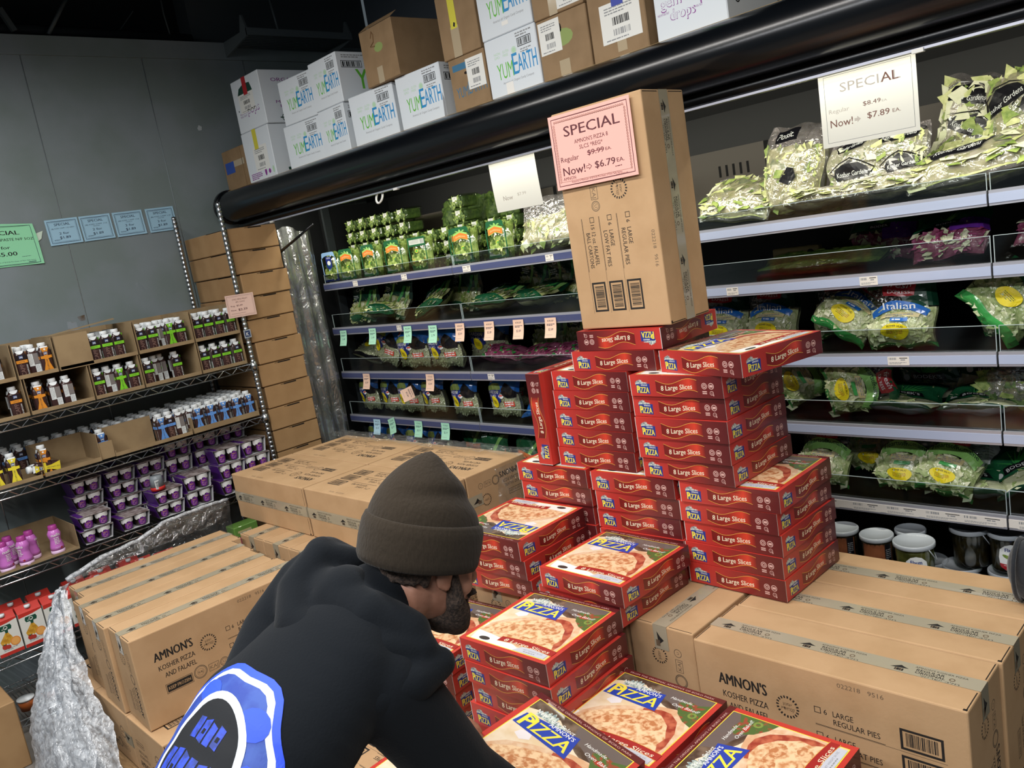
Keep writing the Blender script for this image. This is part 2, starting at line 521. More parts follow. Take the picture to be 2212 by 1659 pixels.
m_tagw = mat('price_label_paper', '#dfd9d2', 0.6)
def label_strip(b, f, x, w, h=0.03, seed=1):
    b.rect(f, x, 0.004, x + w, 0.004 + h, m_tagw, 3)
    b.bars(f, x + 0.004, 0.022, w * .35, 0.008, m_grey, 4, 10, seed)
    b.rect(f, x + w * .55, 0.027, x + w * .92, 0.0295, m_ink, 4)
    b.lines(f, x + w * .6, 0.02, w * .3, 1, 0.004, 0.002, m_grey, 4, seed)
    b.lines(f, x + 0.005, 0.012, w * .8, 2, 0.002, 0.002, m_grey, 4, seed + 5)
SHELVES = {}
def shelf(row, x0, x1, z, guard=0.075, clear=False, labels=(), depth=0.6, rail=None):
    """z = underside of the shelf edge; deck top = z + 0.045"""
    t = empty('shelf'); t.parent = case
    t.location = (x0 - case.location.x, RY - case.location.y, z - case.location.z)
    L = x1 - x0
    b = MB(); b.box(0, L, 0.012, depth, 0.012, 0.04, m_shelf); b.obj('deck', t)
    b = MB()
    R = rail or (m_raill if clear else m_rail)
    b.box(0.003, L - 0.003, 0.0, 0.012, 0.0, 0.046, m_alu)
    b.box(0.003, L - 0.003, -0.002, 0.0, 0.008, 0.036, R)
    b.obj('price_rail', t)
    if guard:
        b = MB(); b.box(0.004, L - 0.004, 0.014, 0.017, 0.046, 0.046 + guard, m_acr, skip='b')
        b.box(0.004, L - 0.004, 0.0135, 0.0175, 0.046 + guard, 0.0475 + guard, m_acre)
        b.box(0.004, 0.006, 0.0135, 0.0175, 0.046, 0.046 + guard, m_acre); b.box(L - .006, L - .004, 0.0135, 0.0175, 0.046, 0.046 + guard, m_acre)
        b.obj('front_guard', t)
    for i, (lx, lw) in enumerate(labels):
        b = MB(); label_strip(b, F((0, -0.002, 0.002), (1, 0, 0), (0, 0, 1)), lx - x0, lw, seed=row * 10 + i); b.obj('price_label', t)
    SHELVES[(row, round(x0, 2))] = (x0, x1, z + 0.04)
U = [-4.528, -3.283, -2.04, -0.798, 0.445]
zs_l = [1.353, 1.073, 0.793, 0.513, 0.22]
zs_r = [1.353, 1.136, 0.861, 0.606, 0.325]
LBL = {(0, 0): [(-4.2, .05), (-3.72, .05)], (0, 1): [(-3.2, .06), (-2.62, .05)], (1, 0): [(-3.85, .045)], (2, 1): [(-3.15, .05)], (3, 1): [(-2.7, .05)],
       (1, 2): [(-1.71, .05), (-1.2, .06)], (2, 2): [(-1.13, .07)], (2, 3): [(-0.72, .08)],
       (4, 2): [(-1.45, .1), (-1.3, .1), (-1.18, .11), (-1.05, .12), (-0.93, .12)], (4, 3): [(-0.77, .09)]}
for i, (x0, x1) in enumerate(zip(U[:-1], U[1:])):
    for r in range(5):
        z = (zs_l if i < 2 else zs_r)[r]
        shelf(r, x0, x1, z, guard=(0.05 if r == 0 else 0.08), clear=(i >= 2), labels=LBL.get((r, i), ()), depth=0.58 if r == 0 else 0.6,
              rail=m_tagw if (r == 4 and i >= 2) else None)

# ================================================================ wire rack on the left
RX = -4.3
m_chrome = mat('chrome_wire', '#c9cdd0', 0.18, 1.0)
m_chromed = mat('chrome_post', '#a9adb0', 0.28, 1.0)
m_plast = mat('grey_clip_plastic', '#5a6064', 0.5)
rack = tag(empty('wire_shelving_unit', (-4.55, 0.9, FZ)), 'chrome wire shelving unit against the grey panel wall holding drinks and puddings', 'shelving unit')
def rk(b, name):
    o = b.obj(name); o.parent = rack; o.matrix_parent_inverse = Matrix.Translation(-Vector(rack.location)); return o
for (x, y, zt) in ((RX, 2.108, 1.93), (-4.78, 2.06, 1.92), (RX, -0.35, 1.93), (-4.78, -0.35, 1.92)):
    b = MB(); prof = [(0.0125, FZ)]
    z = FZ + 0.03
    while z < zt - 0.02:
        prof += [(0.0135, z), (0.0105, z + .003), (0.0135, z + .006)]; z += 0.026
    prof += [(0.0135, zt - .01), (0.010, zt)]
    b.lathe(prof, m_chromed, 12, c=(x, y, 0)); rk(b, 'post')
RSH = [1.05, 0.75, 0.37, 0.0, -0.3]
for z in RSH:
    b = MB()
    y0, y1 = -0.35, 2.11
    zt, zb = z - 0.006, z - 0.038
    for x in (RX + 0.004, -4.785):
        b.tube([(x, y0, zt), (x, y1, zt)], 0.0035, m_chrome, 6); b.tube([(x, y0, zb), (x, y1, zb)], 0.0035, m_chrome, 6)
        pts = []; y = y0; k = 0
        while y < y1:
            pts.append((x, y, zt if k % 2 else zb)); y += 0.04; k += 1
        b.tube(pts, 0.0028, m_chrome, 5)
    for y in (y0, y1): b.tube([(RX + .004, y, zt), (-4.785, y, zt)], 0.0035, m_chrome, 6); b.tube([(RX + .004, y, zb), (-4.785, y, zb)], 0.0035, m_chrome, 6)
    y = y0
    while y < y1:
        b.tube([(RX + .004, y, zt + .003), (-4.785, y, zt + .003)], 0.002, m_chrome, 4, caps=False); y += 0.03
    rk(b, 'wire_shelf')
    for (x, y) in ((RX, 2.108), (-4.78, 2.06)):
        b = MB(); b.lathe([(0.019, z - 0.045), (0.021, z - 0.02), (0.019, z + 0.005)], m_chromed, 12, c=(x, y, 0)); rk(b, 'corner_collar')
b = MB(); b.box(RX + 0.0145, RX + 0.018, 2.085, 2.125, 1.19, 1.235, mat('badge_grey', '#9aa2aa', .4)); fb = F((RX + 0.018, 2.085, 1.19), (0, 1, 0), (0, 0, 1))
b.rect(fb, 0.005, 0.006, 0.035, 0.039, mat('badge_blue', '#2b3c63', .4), 1); b.text(fb, 'K', 0.012, 0.012, 0.02, m_white, 2); rk(b, 'badge')
# ================================================================ red pizza boxes
BW, BH = 0.33, 0.0655
m_red = mat('box_red_print', '#c43a31', 0.35, coat=0.25)
m_redd = mat('box_maroon_print', '#5d1d1f', 0.35, coat=0.25)
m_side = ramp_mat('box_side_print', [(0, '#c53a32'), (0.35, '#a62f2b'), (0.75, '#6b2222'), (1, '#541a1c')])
m_ribbon = ramp_mat('ribbon_print', [(0, '#6e1a19'), (0.5, '#8f241e'), (0.82, '#d0402c'), (1, '#75201e')])
m_cream = mat('cream_print', '#f0e3c6', 0.4)
m_gold = mat('gold_line_print', '#e8b34f', 0.4)
m_yel = mat('yellow_print', '#f6e04a', 0.4)
m_blue = mat('blue_banner_print', '#2a44a8', 0.4)
m_blued = mat('navy_banner_print', '#2b3a86', 0.4)
m_sky = mat('skyline_print', '#cfd8cc', 0.5, col2='#7d8f92', scale=160, lo=.45, hi=.55)
m_seal = mat('seal_print', '#cda39b', 0.5)
m_card = mat('raw_board_edge', '#cfc8c4', 0.8)
m_cheese = mat('cheese_print', '#c98a5a', 0.35, col2='#f0cda2', scale=62, lo=.36, hi=.56, coat=.3)
m_cheese2 = mat('browned_cheese_print', '#bf7c4e', 0.35, col2='#eabf93', scale=70, lo=.42, hi=.55, coat=.3)
m_crust = mat('crust_print', '#d9a981', 0.35, col2='#e9cbaa', scale=30, coat=.3)
m_sauce = mat('sauce_print', '#9c3d2c', 0.35, col2='#c46a4c', scale=45, coat=.3)
m_bgcream = mat('backdrop_cream_print', '#e5cba4', 0.35, col2='#efdcc0', scale=18, coat=.3)
m_bgdark = mat('backdrop_dark_print', '#4b3a2e', 0.35, col2='#7d6a58', scale=22, coat=.3)
m_bggrey = mat('backdrop_grey_print', '#6a5f5a', 0.35, coat=.3)
m_olive = mat('pepper_print', '#4f6b35', 0.35, col2='#9a4a34', scale=55, lo=.5, hi=.6, coat=.3)
m_silver = mat('silver_print', '#c5c7d2', 0.35)
m_whitep = mat('white_print', '#f3f1ec', 0.4)

def skyline(b, f, x, y, w, h, l):
    r = random.Random(3)
    n = 9
    for i in range(n):
        q = 1 - abs(i - 2.6) / 7.5
        hh = h * q * r.uniform(.65, 1.0)
        x0 = x + w * i / n
        b.poly(f, [(x0, y), (x0 + w / n * 1.05, y), (x0 + w / n * 1.0, y + hh * .8), (x0 + w / n * .55, y + hh), (x0 + w / n * .1, y + hh * .8)], m_sky, l)
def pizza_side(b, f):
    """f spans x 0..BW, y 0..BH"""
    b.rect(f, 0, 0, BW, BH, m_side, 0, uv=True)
    b.rect(f, 0, 0, 0.0022, BH, m_card, 1)
    skyline(b, f, 0.021, 0.036, 0.045, 0.022, 1)
    b.poly(f, [(0.024, 0.010), (0.074, 0.007), (0.075, 0.040), (0.022, 0.038)], m_blued, 2)
    b.text(f, "PIZZA", 0.0265, 0.0105, 0.019, m_yel, 3, w=0.044, bold=0.03)
    b.text(f, "P", 0.0255, 0.0105, 0.024, m_yel, 4, w=0.011, bold=0.03)
    b.text(f, "AMNON'S", 0.042, 0.0325, 0.005, m_whitep, 3, w=0.024, bold=0.02)
    b.text(f, "New York Select", 0.026, 0.041, 0.004, m_whitep, 3, w=0.04)
    top = []; bot = []
    for i in range(13):
        t = i / 12
        x = 0.098 + t * 0.148
        yb = 0.0125 - 0.0085 * sin(t * pi * 2.0 - .35) + 0.003 * t
        bot.append((x, yb)); top.append((x, yb + 0.034))
    for i in range(12):
        t0, t1 = i / 12, (i + 1) / 12
        b.add([f(*bot[i], 1), f(*bot[i + 1], 1), f(*top[i + 1], 1), f(*top[i], 1)], [(0, 1, 2, 3)], m_ribbon, uvs=[((t0, 0), (t1, 0), (t1, 1), (t0, 1))])
    for edge, o in ((bot, -0.0004), (top, 0.0)):
        b.add([f(x, y + o + d, 2) for x, y in edge for d in (0, 0.0011)], [(2 * i, 2 * i + 2, 2 * i + 3, 2 * i + 1) for i in range(12)], m_gold)
    b.text(lambda x, y, l=0: f(x, y + .075 * (x - .113), l), "8 Large Slices", 0.116, 0.0185, 0.0155, m_cream, 3, w=0.112, bold=0.02, shear=0.05)
    for cx, cy, r in ((0.270, 0.036, 0.0095), (0.293, 0.036, 0.0095), (0.293, 0.0155, 0.0065)):
        b.ring(f, cx, cy, r * .78, r, m_seal, 2, 18)
    b.ring(f, 0.270, 0.036, 0.003, 0.0055, m_seal, 2, 12)
    b.rect(f, 0.2875, 0.0325, 0.2985, 0.0395, m_seal, 2)
    b.rect(f, 0.262, 0.018, 0.277, 0.0215, m_seal, 2); b.rect(f, 0.262, 0.0125, 0.277, 0.016, m_seal, 2)
    b.text(f, "U", 0.2915, 0.0125, 0.006, m_seal, 2)
    b.rect(f, 0.297, 0.007, 0.300, 0.012, m_seal, 2)

def pizza_top(b, f):
    """f spans x 0..BW, y 0..BW; the logo lies along the far (high y) edge"""
    b.rect(f, 0, 0, BW, BW, m_red, 0)
    b.rect(f, 0, BW - 0.02, BW, BW, m_redd, 1)
    b.text(f, "FROM THE ORIGINAL AMNON'S OF BORO PARK", BW / 2, BW - 0.0135, 0.0065, m_seal, 2, w=0.27, align='c')
    A0, A1, B0, B1 = 0.018, 0.312, 0.016, 0.308
    P = lambda u, v: (A0 + u * (A1 - A0), B0 + v * (B1 - B0))       # u right, v up
    Q = lambda pts: [P(u, v) for u, v in pts]
    b.rect(f, A0 - .0025, B0 - .0025, A1 + .0025, B1 + .0025, m_yel, 1)
    b.rect(f, A0, B0, A1, B1, m_bgcream, 2)
    b.poly(f, Q([(0, 1), (0, .86), (.1, .9), (.3, .93), (.55, .78), (.62, .74), (1, .62), (1, 1)]), m_bgdark, 3)
    b.poly(f, Q([(.45, 1), (.5, .86), (.66, .8), (.82, .72), (1, .6), (1, 1)]), m_bggrey, 4)
    b.poly(f, Q([(.72, .84), (.8, .9), (.9, .88), (1, .93), (1, .58), (.9, .62), (.8, .7)]), m_olive, 5)
    b.ring(f, *P(.93, .73), .006, .012, mat('olive_ring_print', '#7f9446', .35), 6, 14)
    b.disk(f, *P(.84, .79), .012, .008, mat('tomato_print', '#b23a2a', .35), 6, 12)
    # plate and napkin
    b.poly(f, Q([(0, .3), (.02, .12), (.05, 0), (.72, 0), (.5, .1), (.2, .2)]), m_whitep, 3)
    b.poly(f, Q([(.14, .62), (.24, .66), (.27, .58), (.2, .53), (.12, .56)]), mat('garlic_print', '#eae3e4', .35), 4)
    b.poly(f, Q([(.12, .06), (.2, .12), (.32, .11), (.4, .05), (.3, .015), (.17, .015)]), m_whitep, 4)
    b.disk(f, *P(.19, .05), .02, .009, mat('dark_olive_print', '#3a3330', .35), 6, 14)
    # slice
    b.poly(f, Q([(.0, .16), (.04, .32), (.14, .45), (.3, .55), (.48, .64), (.62, .71), (.77, .74), (.9, .68), (.98, .52), (1, .34), (1, .08), (.86, .03), (.62, .06), (.42, .11), (.2, .14)]), m_crust, 4)
    b.poly(f, Q([(.5, .62), (.66, .67), (.76, .665), (.87, .59), (.945, .44), (.975, .26), (.95, .06), (.8, .1), (.6, .3)]), m_sauce, 5)
    b.poly(f, Q([(.02, .17), (.09, .33), (.22, .44), (.40, .54), (.58, .615), (.70, .60), (.75, .565), (.83, .50), (.87, .42), (.915, .35), (.90, .25), (.945, .16), (.88, .06), (.62, .09), (.4, .13), (.2, .15)]), m_cheese, 6)
    for cx_, cy_, rx_, ry_, ro_ in ((.28, .30, .16, .055, .5), (.50, .42, .17, .06, .35), (.72, .44, .09, .07, .1), (.78, .24, .10, .06, .9), (.5, .2, .16, .04, .1)):
        b.disk(f, *P(cx_, cy_), rx_ * .29, ry_ * .29, m_cheese2, 7 + cx_ * .9, 14, rot=ro_)
    # banner
    skyline(b, f, A0 + .028, B0 + .245, 0.10, 0.045, 5)
    b.poly(f, Q([(.035, .80), (.556, .885), (.61, .625), (.012, .645)]), m_blue, 7)
    b.text(f, "PIZZA", *P(.06, .665), 0.040, m_yel, 8, w=0.148, bold=0.03, shear=0.05)
    b.text(f, "P", *P(.052, .655), 0.052, m_yel, 9, w=0.036, bold=0.03, shear=0.05)
    b.text(f, "AMNON'S", *P(.27, .815), 0.0125, m_whitep, 8, w=0.078, bold=0.02)
    b.text(f, "New York Select", *P(.08, .865), 0.014, m_whitep, 8, w=0.122, bold=0.01, shear=0.1)
    b.text(f, "Handmade...", *P(.62, .86), 0.011, m_whitep, 8, w=0.072, shear=0.25)
    b.text(f, "Oven Baked!", *P(.68, .78), 0.011, m_whitep, 8, w=0.08, shear=0.25)
    # ribbon
    pts = []
    for i in range(11):
        t = i / 10; pts.append((A0 + 0.10 + t * 0.20, B0 + 0.014 + 0.012 * sin(pi * (.15 + t * .8)) + 0.004 * t))
    b.add([f(x, y + d, 9) for x, y in pts for d in (0, 0.026)], [(2 * i, 2 * i + 2, 2 * i + 3, 2 * i + 1) for i in range(10)], m_redd if False else mat('ribbon_red_print', '#a32a27', .35))
    for d in (0.0, 0.025): b.add([f(x, y + d + e, 10) for x, y in pts for e in (0, 0.0012)], [(2 * i, 2 * i + 2, 2 * i + 3, 2 * i + 1) for i in range(10)], m_gold)
    b.text(f, "8 Large Slices", A0 + 0.118, B0 + 0.027, 0.0135, m_cream, 11, w=0.165, bold=0.012, shear=0.15)
    b.poly(f, Q([(.6, .0), (.98, .0), (.98, .1), (.66, .085)]), m_silver, 8)
    b.text(f, "NET WEIGHT 36 OZ.", *P(.7, .045), 0.0055, m_grey, 9, w=0.07)
    b.lines(f, *P(.72, .02), 0.06, 1, 0.003, .002, m_grey, 9, 4)

def make_pizza_box():
    b = MB(); h = BW / 2
    b.box(-h, h, -h, h, 0.0, BH, m_red, skip='flrkt')
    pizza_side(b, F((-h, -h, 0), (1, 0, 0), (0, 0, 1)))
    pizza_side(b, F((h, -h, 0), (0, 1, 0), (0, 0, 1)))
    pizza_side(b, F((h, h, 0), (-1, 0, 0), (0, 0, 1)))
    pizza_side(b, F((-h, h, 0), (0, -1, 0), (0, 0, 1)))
    pizza_top(b, F((-h, -h, BH), (1, 0, 0), (0, 1, 0)))
    return b.obj('pizza_box')
pz = tag(make_pizza_box(), '-', 'pizza box', 'red pizza boxes stacked on the cartons')
def pizza(x, y, z, yaw, label, flip=False, rot=None, turn=0):
    r = rot or ((pi, 0, yaw) if flip else (0, 0, yaw + turn * pi / 2))
    place(pz, (x, y, z + (BH if flip else 0)), r, label)

S = 0.067
ORD = ['topmost', 'second', 'third', 'fourth', 'fifth', 'sixth']
CT = 0.350                                   # top of the standing carton layer
xs = [(-1.308, 2.165, .008), (-1.318, 2.168, -.015), (-1.312, 2.172, -.02), (-1.316, 2.168, -.016), (-1.312, 2.166, -.02)]
for i in range(5):
    x, y, a = xs[i]
    pizza(x, y, CT + (4 - i) * S, a, ('red pizza box %s in the five-high pile on the taped cartons, below the jutting box' % ORD[i]) if i else 'red pizza box topping the five-high pile, its picture half covered by the tower')
for i in range(5):
    pizza(-1.663 + .006 * (i % 2), 2.162 + .004 * (i % 3), CT + (4 - i) * S, .02 + .012 * (i % 2), 'red pizza box %s from the top under the middle of the tower' % ORD[i])
for i in range(5):
    pizza(-2.012 + .006 * (i % 2), 2.157 + .004 * (i % 3), CT + (4 - i) * S + .002, .004 + .004 * i, 'red pizza box %s from the top of the pile below the upright box' % ORD[i])
T0 = CT + 5 * S + .002
xr = [(-1.425, 2.145, -.02), (-1.432, 2.155, -.012), (-1.426, 2.145, -.018), (-1.43, 2.15, -.02), (-1.428, 2.158, -.034)]
for i in range(5):
    x, y, a = xr[i]
    pizza(x, y, T0 + (4 - i) * S, a, 'red pizza box %s of the tower column right under the jutting box' % ORD[i])
for i in range(5):
    pizza(-1.802 - .003 * i, 2.195 - .003 * i, T0 + (4 - i) * S, -.015 + .006 * i, 'red pizza box %s of the tower column beside the upright box' % ORD[i])
pizza(-1.99, 2.155, T0 + .004 + BW / 2, 0, 'red pizza box standing upright on edge against the tower', rot=(0, -pi / 2, 0))
T1 = T0 + 5 * S
pizza(-1.70, 2.20, T1, .03, 'red pizza box directly under the upside-down one near the tower top')
pizza(-1.302, 2.148, T1, -.233, 'red pizza box jutting out past the tower top with its picture showing', turn=1)
pizza(-1.668, 2.205, T1 + S, .03, 'upside-down red pizza box at the tower top under the standing carton', flip=True)
for i in range(3):
    pizza(-2.04 + .006 * i, 1.822 + .004 * i, CT + (2 - i) * S, 0.012 + .016 * i, 'red pizza box %s of the three-high stack beside the beanie' % ORD[i], turn=2 if i == 0 else 0)
pizza(-1.625, 1.822, CT + S, -.02, 'red pizza box topping the two-high stack between the tower and the front pile')
pizza(-1.645, 1.826, CT, -.02, 'red pizza box at the bottom of the two-high stack in front of the tower')
F0 = 0.345
for i in range(6):
    pizza(-1.638 + .010 * (i % 3), 1.482 - .004 * (i % 2), F0 - i * S, 0.036 - .01 * (i % 3), 'red pizza box %s of the tall front pile next to the crosswise taped carton' % ORD[i])
for i in range(4):
    pizza(-2.15 - .004 * i, 1.535, 0.2 - i * S, 0.09, 'red pizza box %s of the low pile next to the beard of the man' % ORD[i])
pizza(-1.84, 1.115, 0.0, 0.03, 'red pizza box half hidden under the tilted box by the man')
for x, y, lab, tr in ((-1.30, 1.455, 'lying flat in front of the tall pile, its ribbon partly covered', 0), (-0.953, 1.442, 'turned sideways in front of the long lettered carton', 1)):
    pizza(x, y, .185, 0.0, 'red pizza box ' + lab, turn=tr)
    pizza(x, y, .118, 0.0, 'red pizza box right underneath the one ' + lab.split(',')[0], turn=tr)
pizza(-1.326, 1.127, 0.25, 0.0, 'tilted red pizza box nearest the man, pulled askew', rot=(-.024, .22, -.018))

# ================================================================ cartons
m_kraft = mat('kraft_board', '#bd9a73', 0.75, col2='#b5926b', scale=8, bump=.04, bscale=120)
m_kraftd = mat('kraft_edge', '#7d6040', 0.8)
m_cink = mat('carton_ink', '#221f1d', 0.7)
m_cink2 = mat('carton_ink_faint', '#6b5a47', 0.7)
m_tape = mat('printed_tape', '#a59c86', 0.22, coat=.5)
m_hole = mat('carton_gap', '#1c140d', 0.9)
CL_, CW_, CH_ = 0.69, 0.225, 0.345
def carton_face(b, f):
    K = m_cink
    b.text(f, "AMNON'S", .068, .235, .033, K, 1, w=.14, bold=.045)
    b.text(f, "KOSHER PIZZA", .076, .197, .019, K, 1, w=.132, bold=.015)
    b.text(f, "AND FALAFEL", .092, .165, .019, K, 1, w=.115, bold=.015)
    b.rect(f, .088, .108, .178, .136, K, 1); b.frame(f, .084, .104, .182, .14, .0015, K, 1)
    b.text(f, "KEEP FROZEN", .133, .116, .012, m_kraft, 2, w=.08, align='c', bold=.02)
    for r0, r1 in ((.019, .0205), (.022, .025), (.012, .013)): b.ring(f, .212, .128, r0, r1, m_cink2, 1, 30)
    b.text(f, "KAJ", .212, .124, .009, K, 1, align='c', w=.017)
    b.frame(f, .243, .112, .283, .140, .0018, m_cink2, 1); b.text(f, "KAJ", .263, .119, .014, m_cink2, 1, align='c', w=.03)
    for r0, r1 in ((.010, .0115), (.014, .0165)): b.ring(f, .303, .126, r0, r1, m_cink2, 1, 24)
    b.text(f, "U", .303, .121, .011, m_cink2, 1, align='c')
    b.ring(f, .263, .222, .024, .031, K, 1, 40, dash=2)
    b.text(f, "\u05d0\u05de\u05e0\u05d5\u05df"[::-1], .263, .226, .008, K, 1, align='c', w=.024)
    b.text(f, "\u05e7\u05d8\u05e8\u05d5\u05d0\u05d3\u05d9\u05d0"[::-1], .263, .212, .010, K, 1, align='c', w=.036)
    for y, n_, a, c in ((.232, "6", "LARGE", "REGULAR PIES"), (.163, "6", "LARGE", "LOW FAT PIES"), (.094, "15", "12 oz. FALAFEL", "BALL CARTONS")):
        b.frame(f, .335, y, .352, y + .017, .0018, K, 1)
        b.text(f, n_, .359, y + .001, .014, K, 1, bold=.01)
        b.text(f, a, .382, y + .001, .0155, K, 1, w=.05 if n_ == "6" else .105, bold=.01)
        b.text(f, c, .382, y - .021, .0155, K, 1, w=.112, bold=.01)
        b.rect(f, .335, y - .032, .505, y - .0305, K, 1)
        b.frame(f, .54, y - .028, .635, y + .026, .006, K, 1)
        b.rect(f, .5465, y - .0215, .6285, y + .0195, m_kraft, 1)
        b.bars(f, .553, y - .017, .07, .034, K, 2, 26, int(y * 1000))
        b.rect(f, .335, y - .034, .64, y - .0332, K, 1)
    b.text(f, "022218   9516", .40, .318, .012, m_cink2, 1, w=.11)
def carton_end(b, f):
    """f spans x 0..CW_, y 0..CH_: print runs up the panel"""
    g = lambda x, y, l=0: f(CW_ - y, x, l)
    K = m_cink
    b.text(g, "AMNON'S", .04, .035, .026, K, 1, w=.12, bold=.045)
    b.text(g, "KOSHER PIZZA", .05, .072, .014, K, 1, w=.1); b.text(g, "AND FALAFEL", .05, .094, .013, K, 1, w=.09)
    b.frame(g, .045, .122, .12, .145, .0018, K, 1); b.text(g, "KEEP FROZEN", .083, .1285, .009, K, 1, align='c', w=.062)
    for r0, r1 in ((.015, .017), (.018, .021)): b.ring(g, .185, .06, r0, r1, m_cink2, 1, 26)
    b.frame(g, .212, .048, .252, .072, .0016, m_cink2, 1); b.text(g, "KAJ", .232, .054, .012, m_cink2, 1, align='c', w=.028)
    b.ring(g, .272, .06, .011, .013, m_cink2, 1, 24); b.text(g, "U", .272, .0555, .009, m_cink2, 1, align='c')
    b.ring(g, .25, .125, .02, .026, K, 1, 36, dash=2)
    b.text(g, "\u05d0\u05de\u05e0\u05d5\u05df"[::-1], .25, .122, .009, K, 1, align='c', w=.026)
def tape_print(b, f, L, n, w=.048):
    """f: x along the tape 0..L, y across 0..w"""
    for i in range(n):
        x = L * (i + .12) / n
        b.poly(f, [(x, .016), (x + .012, .024), (x + .022, .031), (x + .03, .026), (x + .042, .021), (x + .03, .019)], m_cink, 1)
        b.rect(f, x + .012, .006, x + .032, .016, m_cink2, 1); b.bars(f, x + .012, .006, .02, .010, m_cink, 2, 5, 3)
        x += .052
        b.text(f, "AMNON'S KOSHER PIZZA", x, .034, .0065, m_cink, 1, w=.115)
        b.text(f, "REGULAR", x + .006, .0215, .0095, m_cink, 1, w=.062, bold=.03)
        b.text(f, "ORIGINAL", x + .006, .0105, .0095, m_cink, 1, w=.066, bold=.03)
        b.ring(f, x + .086, .0185, .004, .0068, m_cink2, 1, 14)
        b.text(f, "\u05d7\u05dc\u05d1 \u05d9\u05e9\u05e8\u05d0\u05dc"[::-1], x + .02, .002, .006, m_cink, 1, w=.085)
def make_carton():
    t = empty('carton')
    b = MB(); L, D, H = CL_ / 2, CW_ / 2, CH_
    b.rbox(-L, L, -D, D, 0, H, m_kraft, .004, 2)
    carton_face(b, F((-L, -D, 0), (1, 0, 0), (0, 0, 1)))
    carton_face(b, F((L, D, 0), (-1, 0, 0), (0, 0, 1)))
    carton_end(b, F((L, -D, 0), (0, 1, 0), (0, 0, 1)))
    carton_end(b, F((-L, D, 0), (0, -1, 0), (0, 0, 1)))
    ft = F((-L, -D, H), (1, 0, 0), (0, 1, 0))
    b.rect(ft, .0, D - .001, CL_, D + .001, m_kraftd, 1)
    for x in (.004, CL_ - .0065):
        for y0, y1 in ((.006, D - .03), (D + .03, CW_ - .006)): b.rect(ft, x, y0, x + .0025, y1, m_hole, 1)
    b.rect(ft, CL_ - .012, .003, CL_ - .003, .010, m_hole, 1)
    b.obj('board_body', t)
    b = MB(); w = .048
    f = lambda x, y, l=0: Vector((-L + x, -w / 2 + y, H + .0008 + l * LS))
    b.rect(f, 0, 0, CL_, w, m_tape, 0)
    tape_print(b, f, CL_, 3)
    for s_ in (1, -1):
        g = F((s_ * (L + .0006), -s_ * w / 2, H + .0008), (0, s_, 0), (0, 0, -1)) if False else (lambda x, y, l=0, s_=s_: Vector((s_ * (L + .0008 + l * LS), s_ * (x - w / 2), H + .0008 - y)))
        b.rect(g, 0, 0, w, .075, m_tape, 0)
        gg = lambda x, y, l=0, g=g: g(y, x, l)
        b.poly(gg, [(.02, .012), (.035, .022), (.045, .034), (.055, .022), (.062, .014)], m_cink, 1); b.rect(gg, .046, .006, .066, .02, m_cink2, 1)
    b.obj('packing_tape', t)
    return tag(t, '-', 'carton', 'kraft pizza cartons on the pallets')
ca = make_carton()
def carton(x, y, z, rot, label): place(ca, (x, y, z), rot, label)
H2 = pi / 2
Z0c = 0.0
# right-hand pallet, standing cartons
carton(-0.936, 1.823, Z0c, (0, 0, .01), 'long taped carton at the front of its pallet, big lettering facing out')
carton(-0.932, 2.052, Z0c, (0, 0, .012), 'long taped carton between the front one and the one by the pickle tubs')
carton(-0.925, 2.281, Z0c, (0, 0, .008), 'long taped carton nearest the pickle tubs')
carton(-1.405, 2.07, Z0c, (0, 0, -H2), 'taped carton set crosswise between the front pizza pile and the long cartons')
carton(-1.64, 2.07, Z0c, (0, 0, H2), 'carton set crosswise under the two-high pizza stack')
carton(-1.87, 2.07, Z0c, (0, 0, H2), 'carton set crosswise next to the one below the three-high stack')
carton(-2.1, 2.07, Z0c, (0, 0, H2), 'carton whose side shows below the three-high pizza stack')
LZ = -0.228
for x, y, lab in ((-1.98, 1.49, 'carton lying flat under the tall front pizza pile'), (-1.2, 1.87, 'carton lying flat under the long lettered carton'), (-1.2, 2.22, 'carton lying flat under the cartons by the pickle tubs'), (-1.95, 2.1, 'carton lying flat under the crosswise cartons'), (-1.98, 1.13, 'carton lying flat under the half hidden pizza box')):
    carton(x, y + CH_ / 2, LZ + CW_ / 2, (H2, 0, 0), lab)
for y in (1.53, 1.30):
    carton(-1.10, y, LZ, (0, 0, 0), 'standing carton below the sideways pizza box, %s' % ('nearer the tower' if y > 1.4 else 'nearer the tilted box'))
t1 = T1 + 2 * S + .003
carton(-1.642 - CH_ / 2, 2.162, t1 + CL_ / 2, (0, H2, 0.032), 'opened carton standing on end on top of the pizza tower')
# left pallet: four standing strips
for i in range(4):
    carton(-3.081 - .2285 * i + (0, 0, .004, .012)[i], 1.13 + (0, -.008, .012, .06)[i], 0.0, (0, 0, H2 - .035), ['taped carton with big lettering behind the logo of the hoodie', 'taped carton second in from the lettered one, beside the stretch film', 'taped carton third in from the lettered one, beside the stretch film', 'taped carton at the far side of the row, wrapped by the stretch film'][i])
for i in range(5):
    carton(-2.66 - .2285 * i, 1.90, 0.0, (0, 0, H2), 'standing carton below the flat cartons, %s along from the pizza piles' % ['first', 'second', 'third', 'fourth', 'fifth'][i])
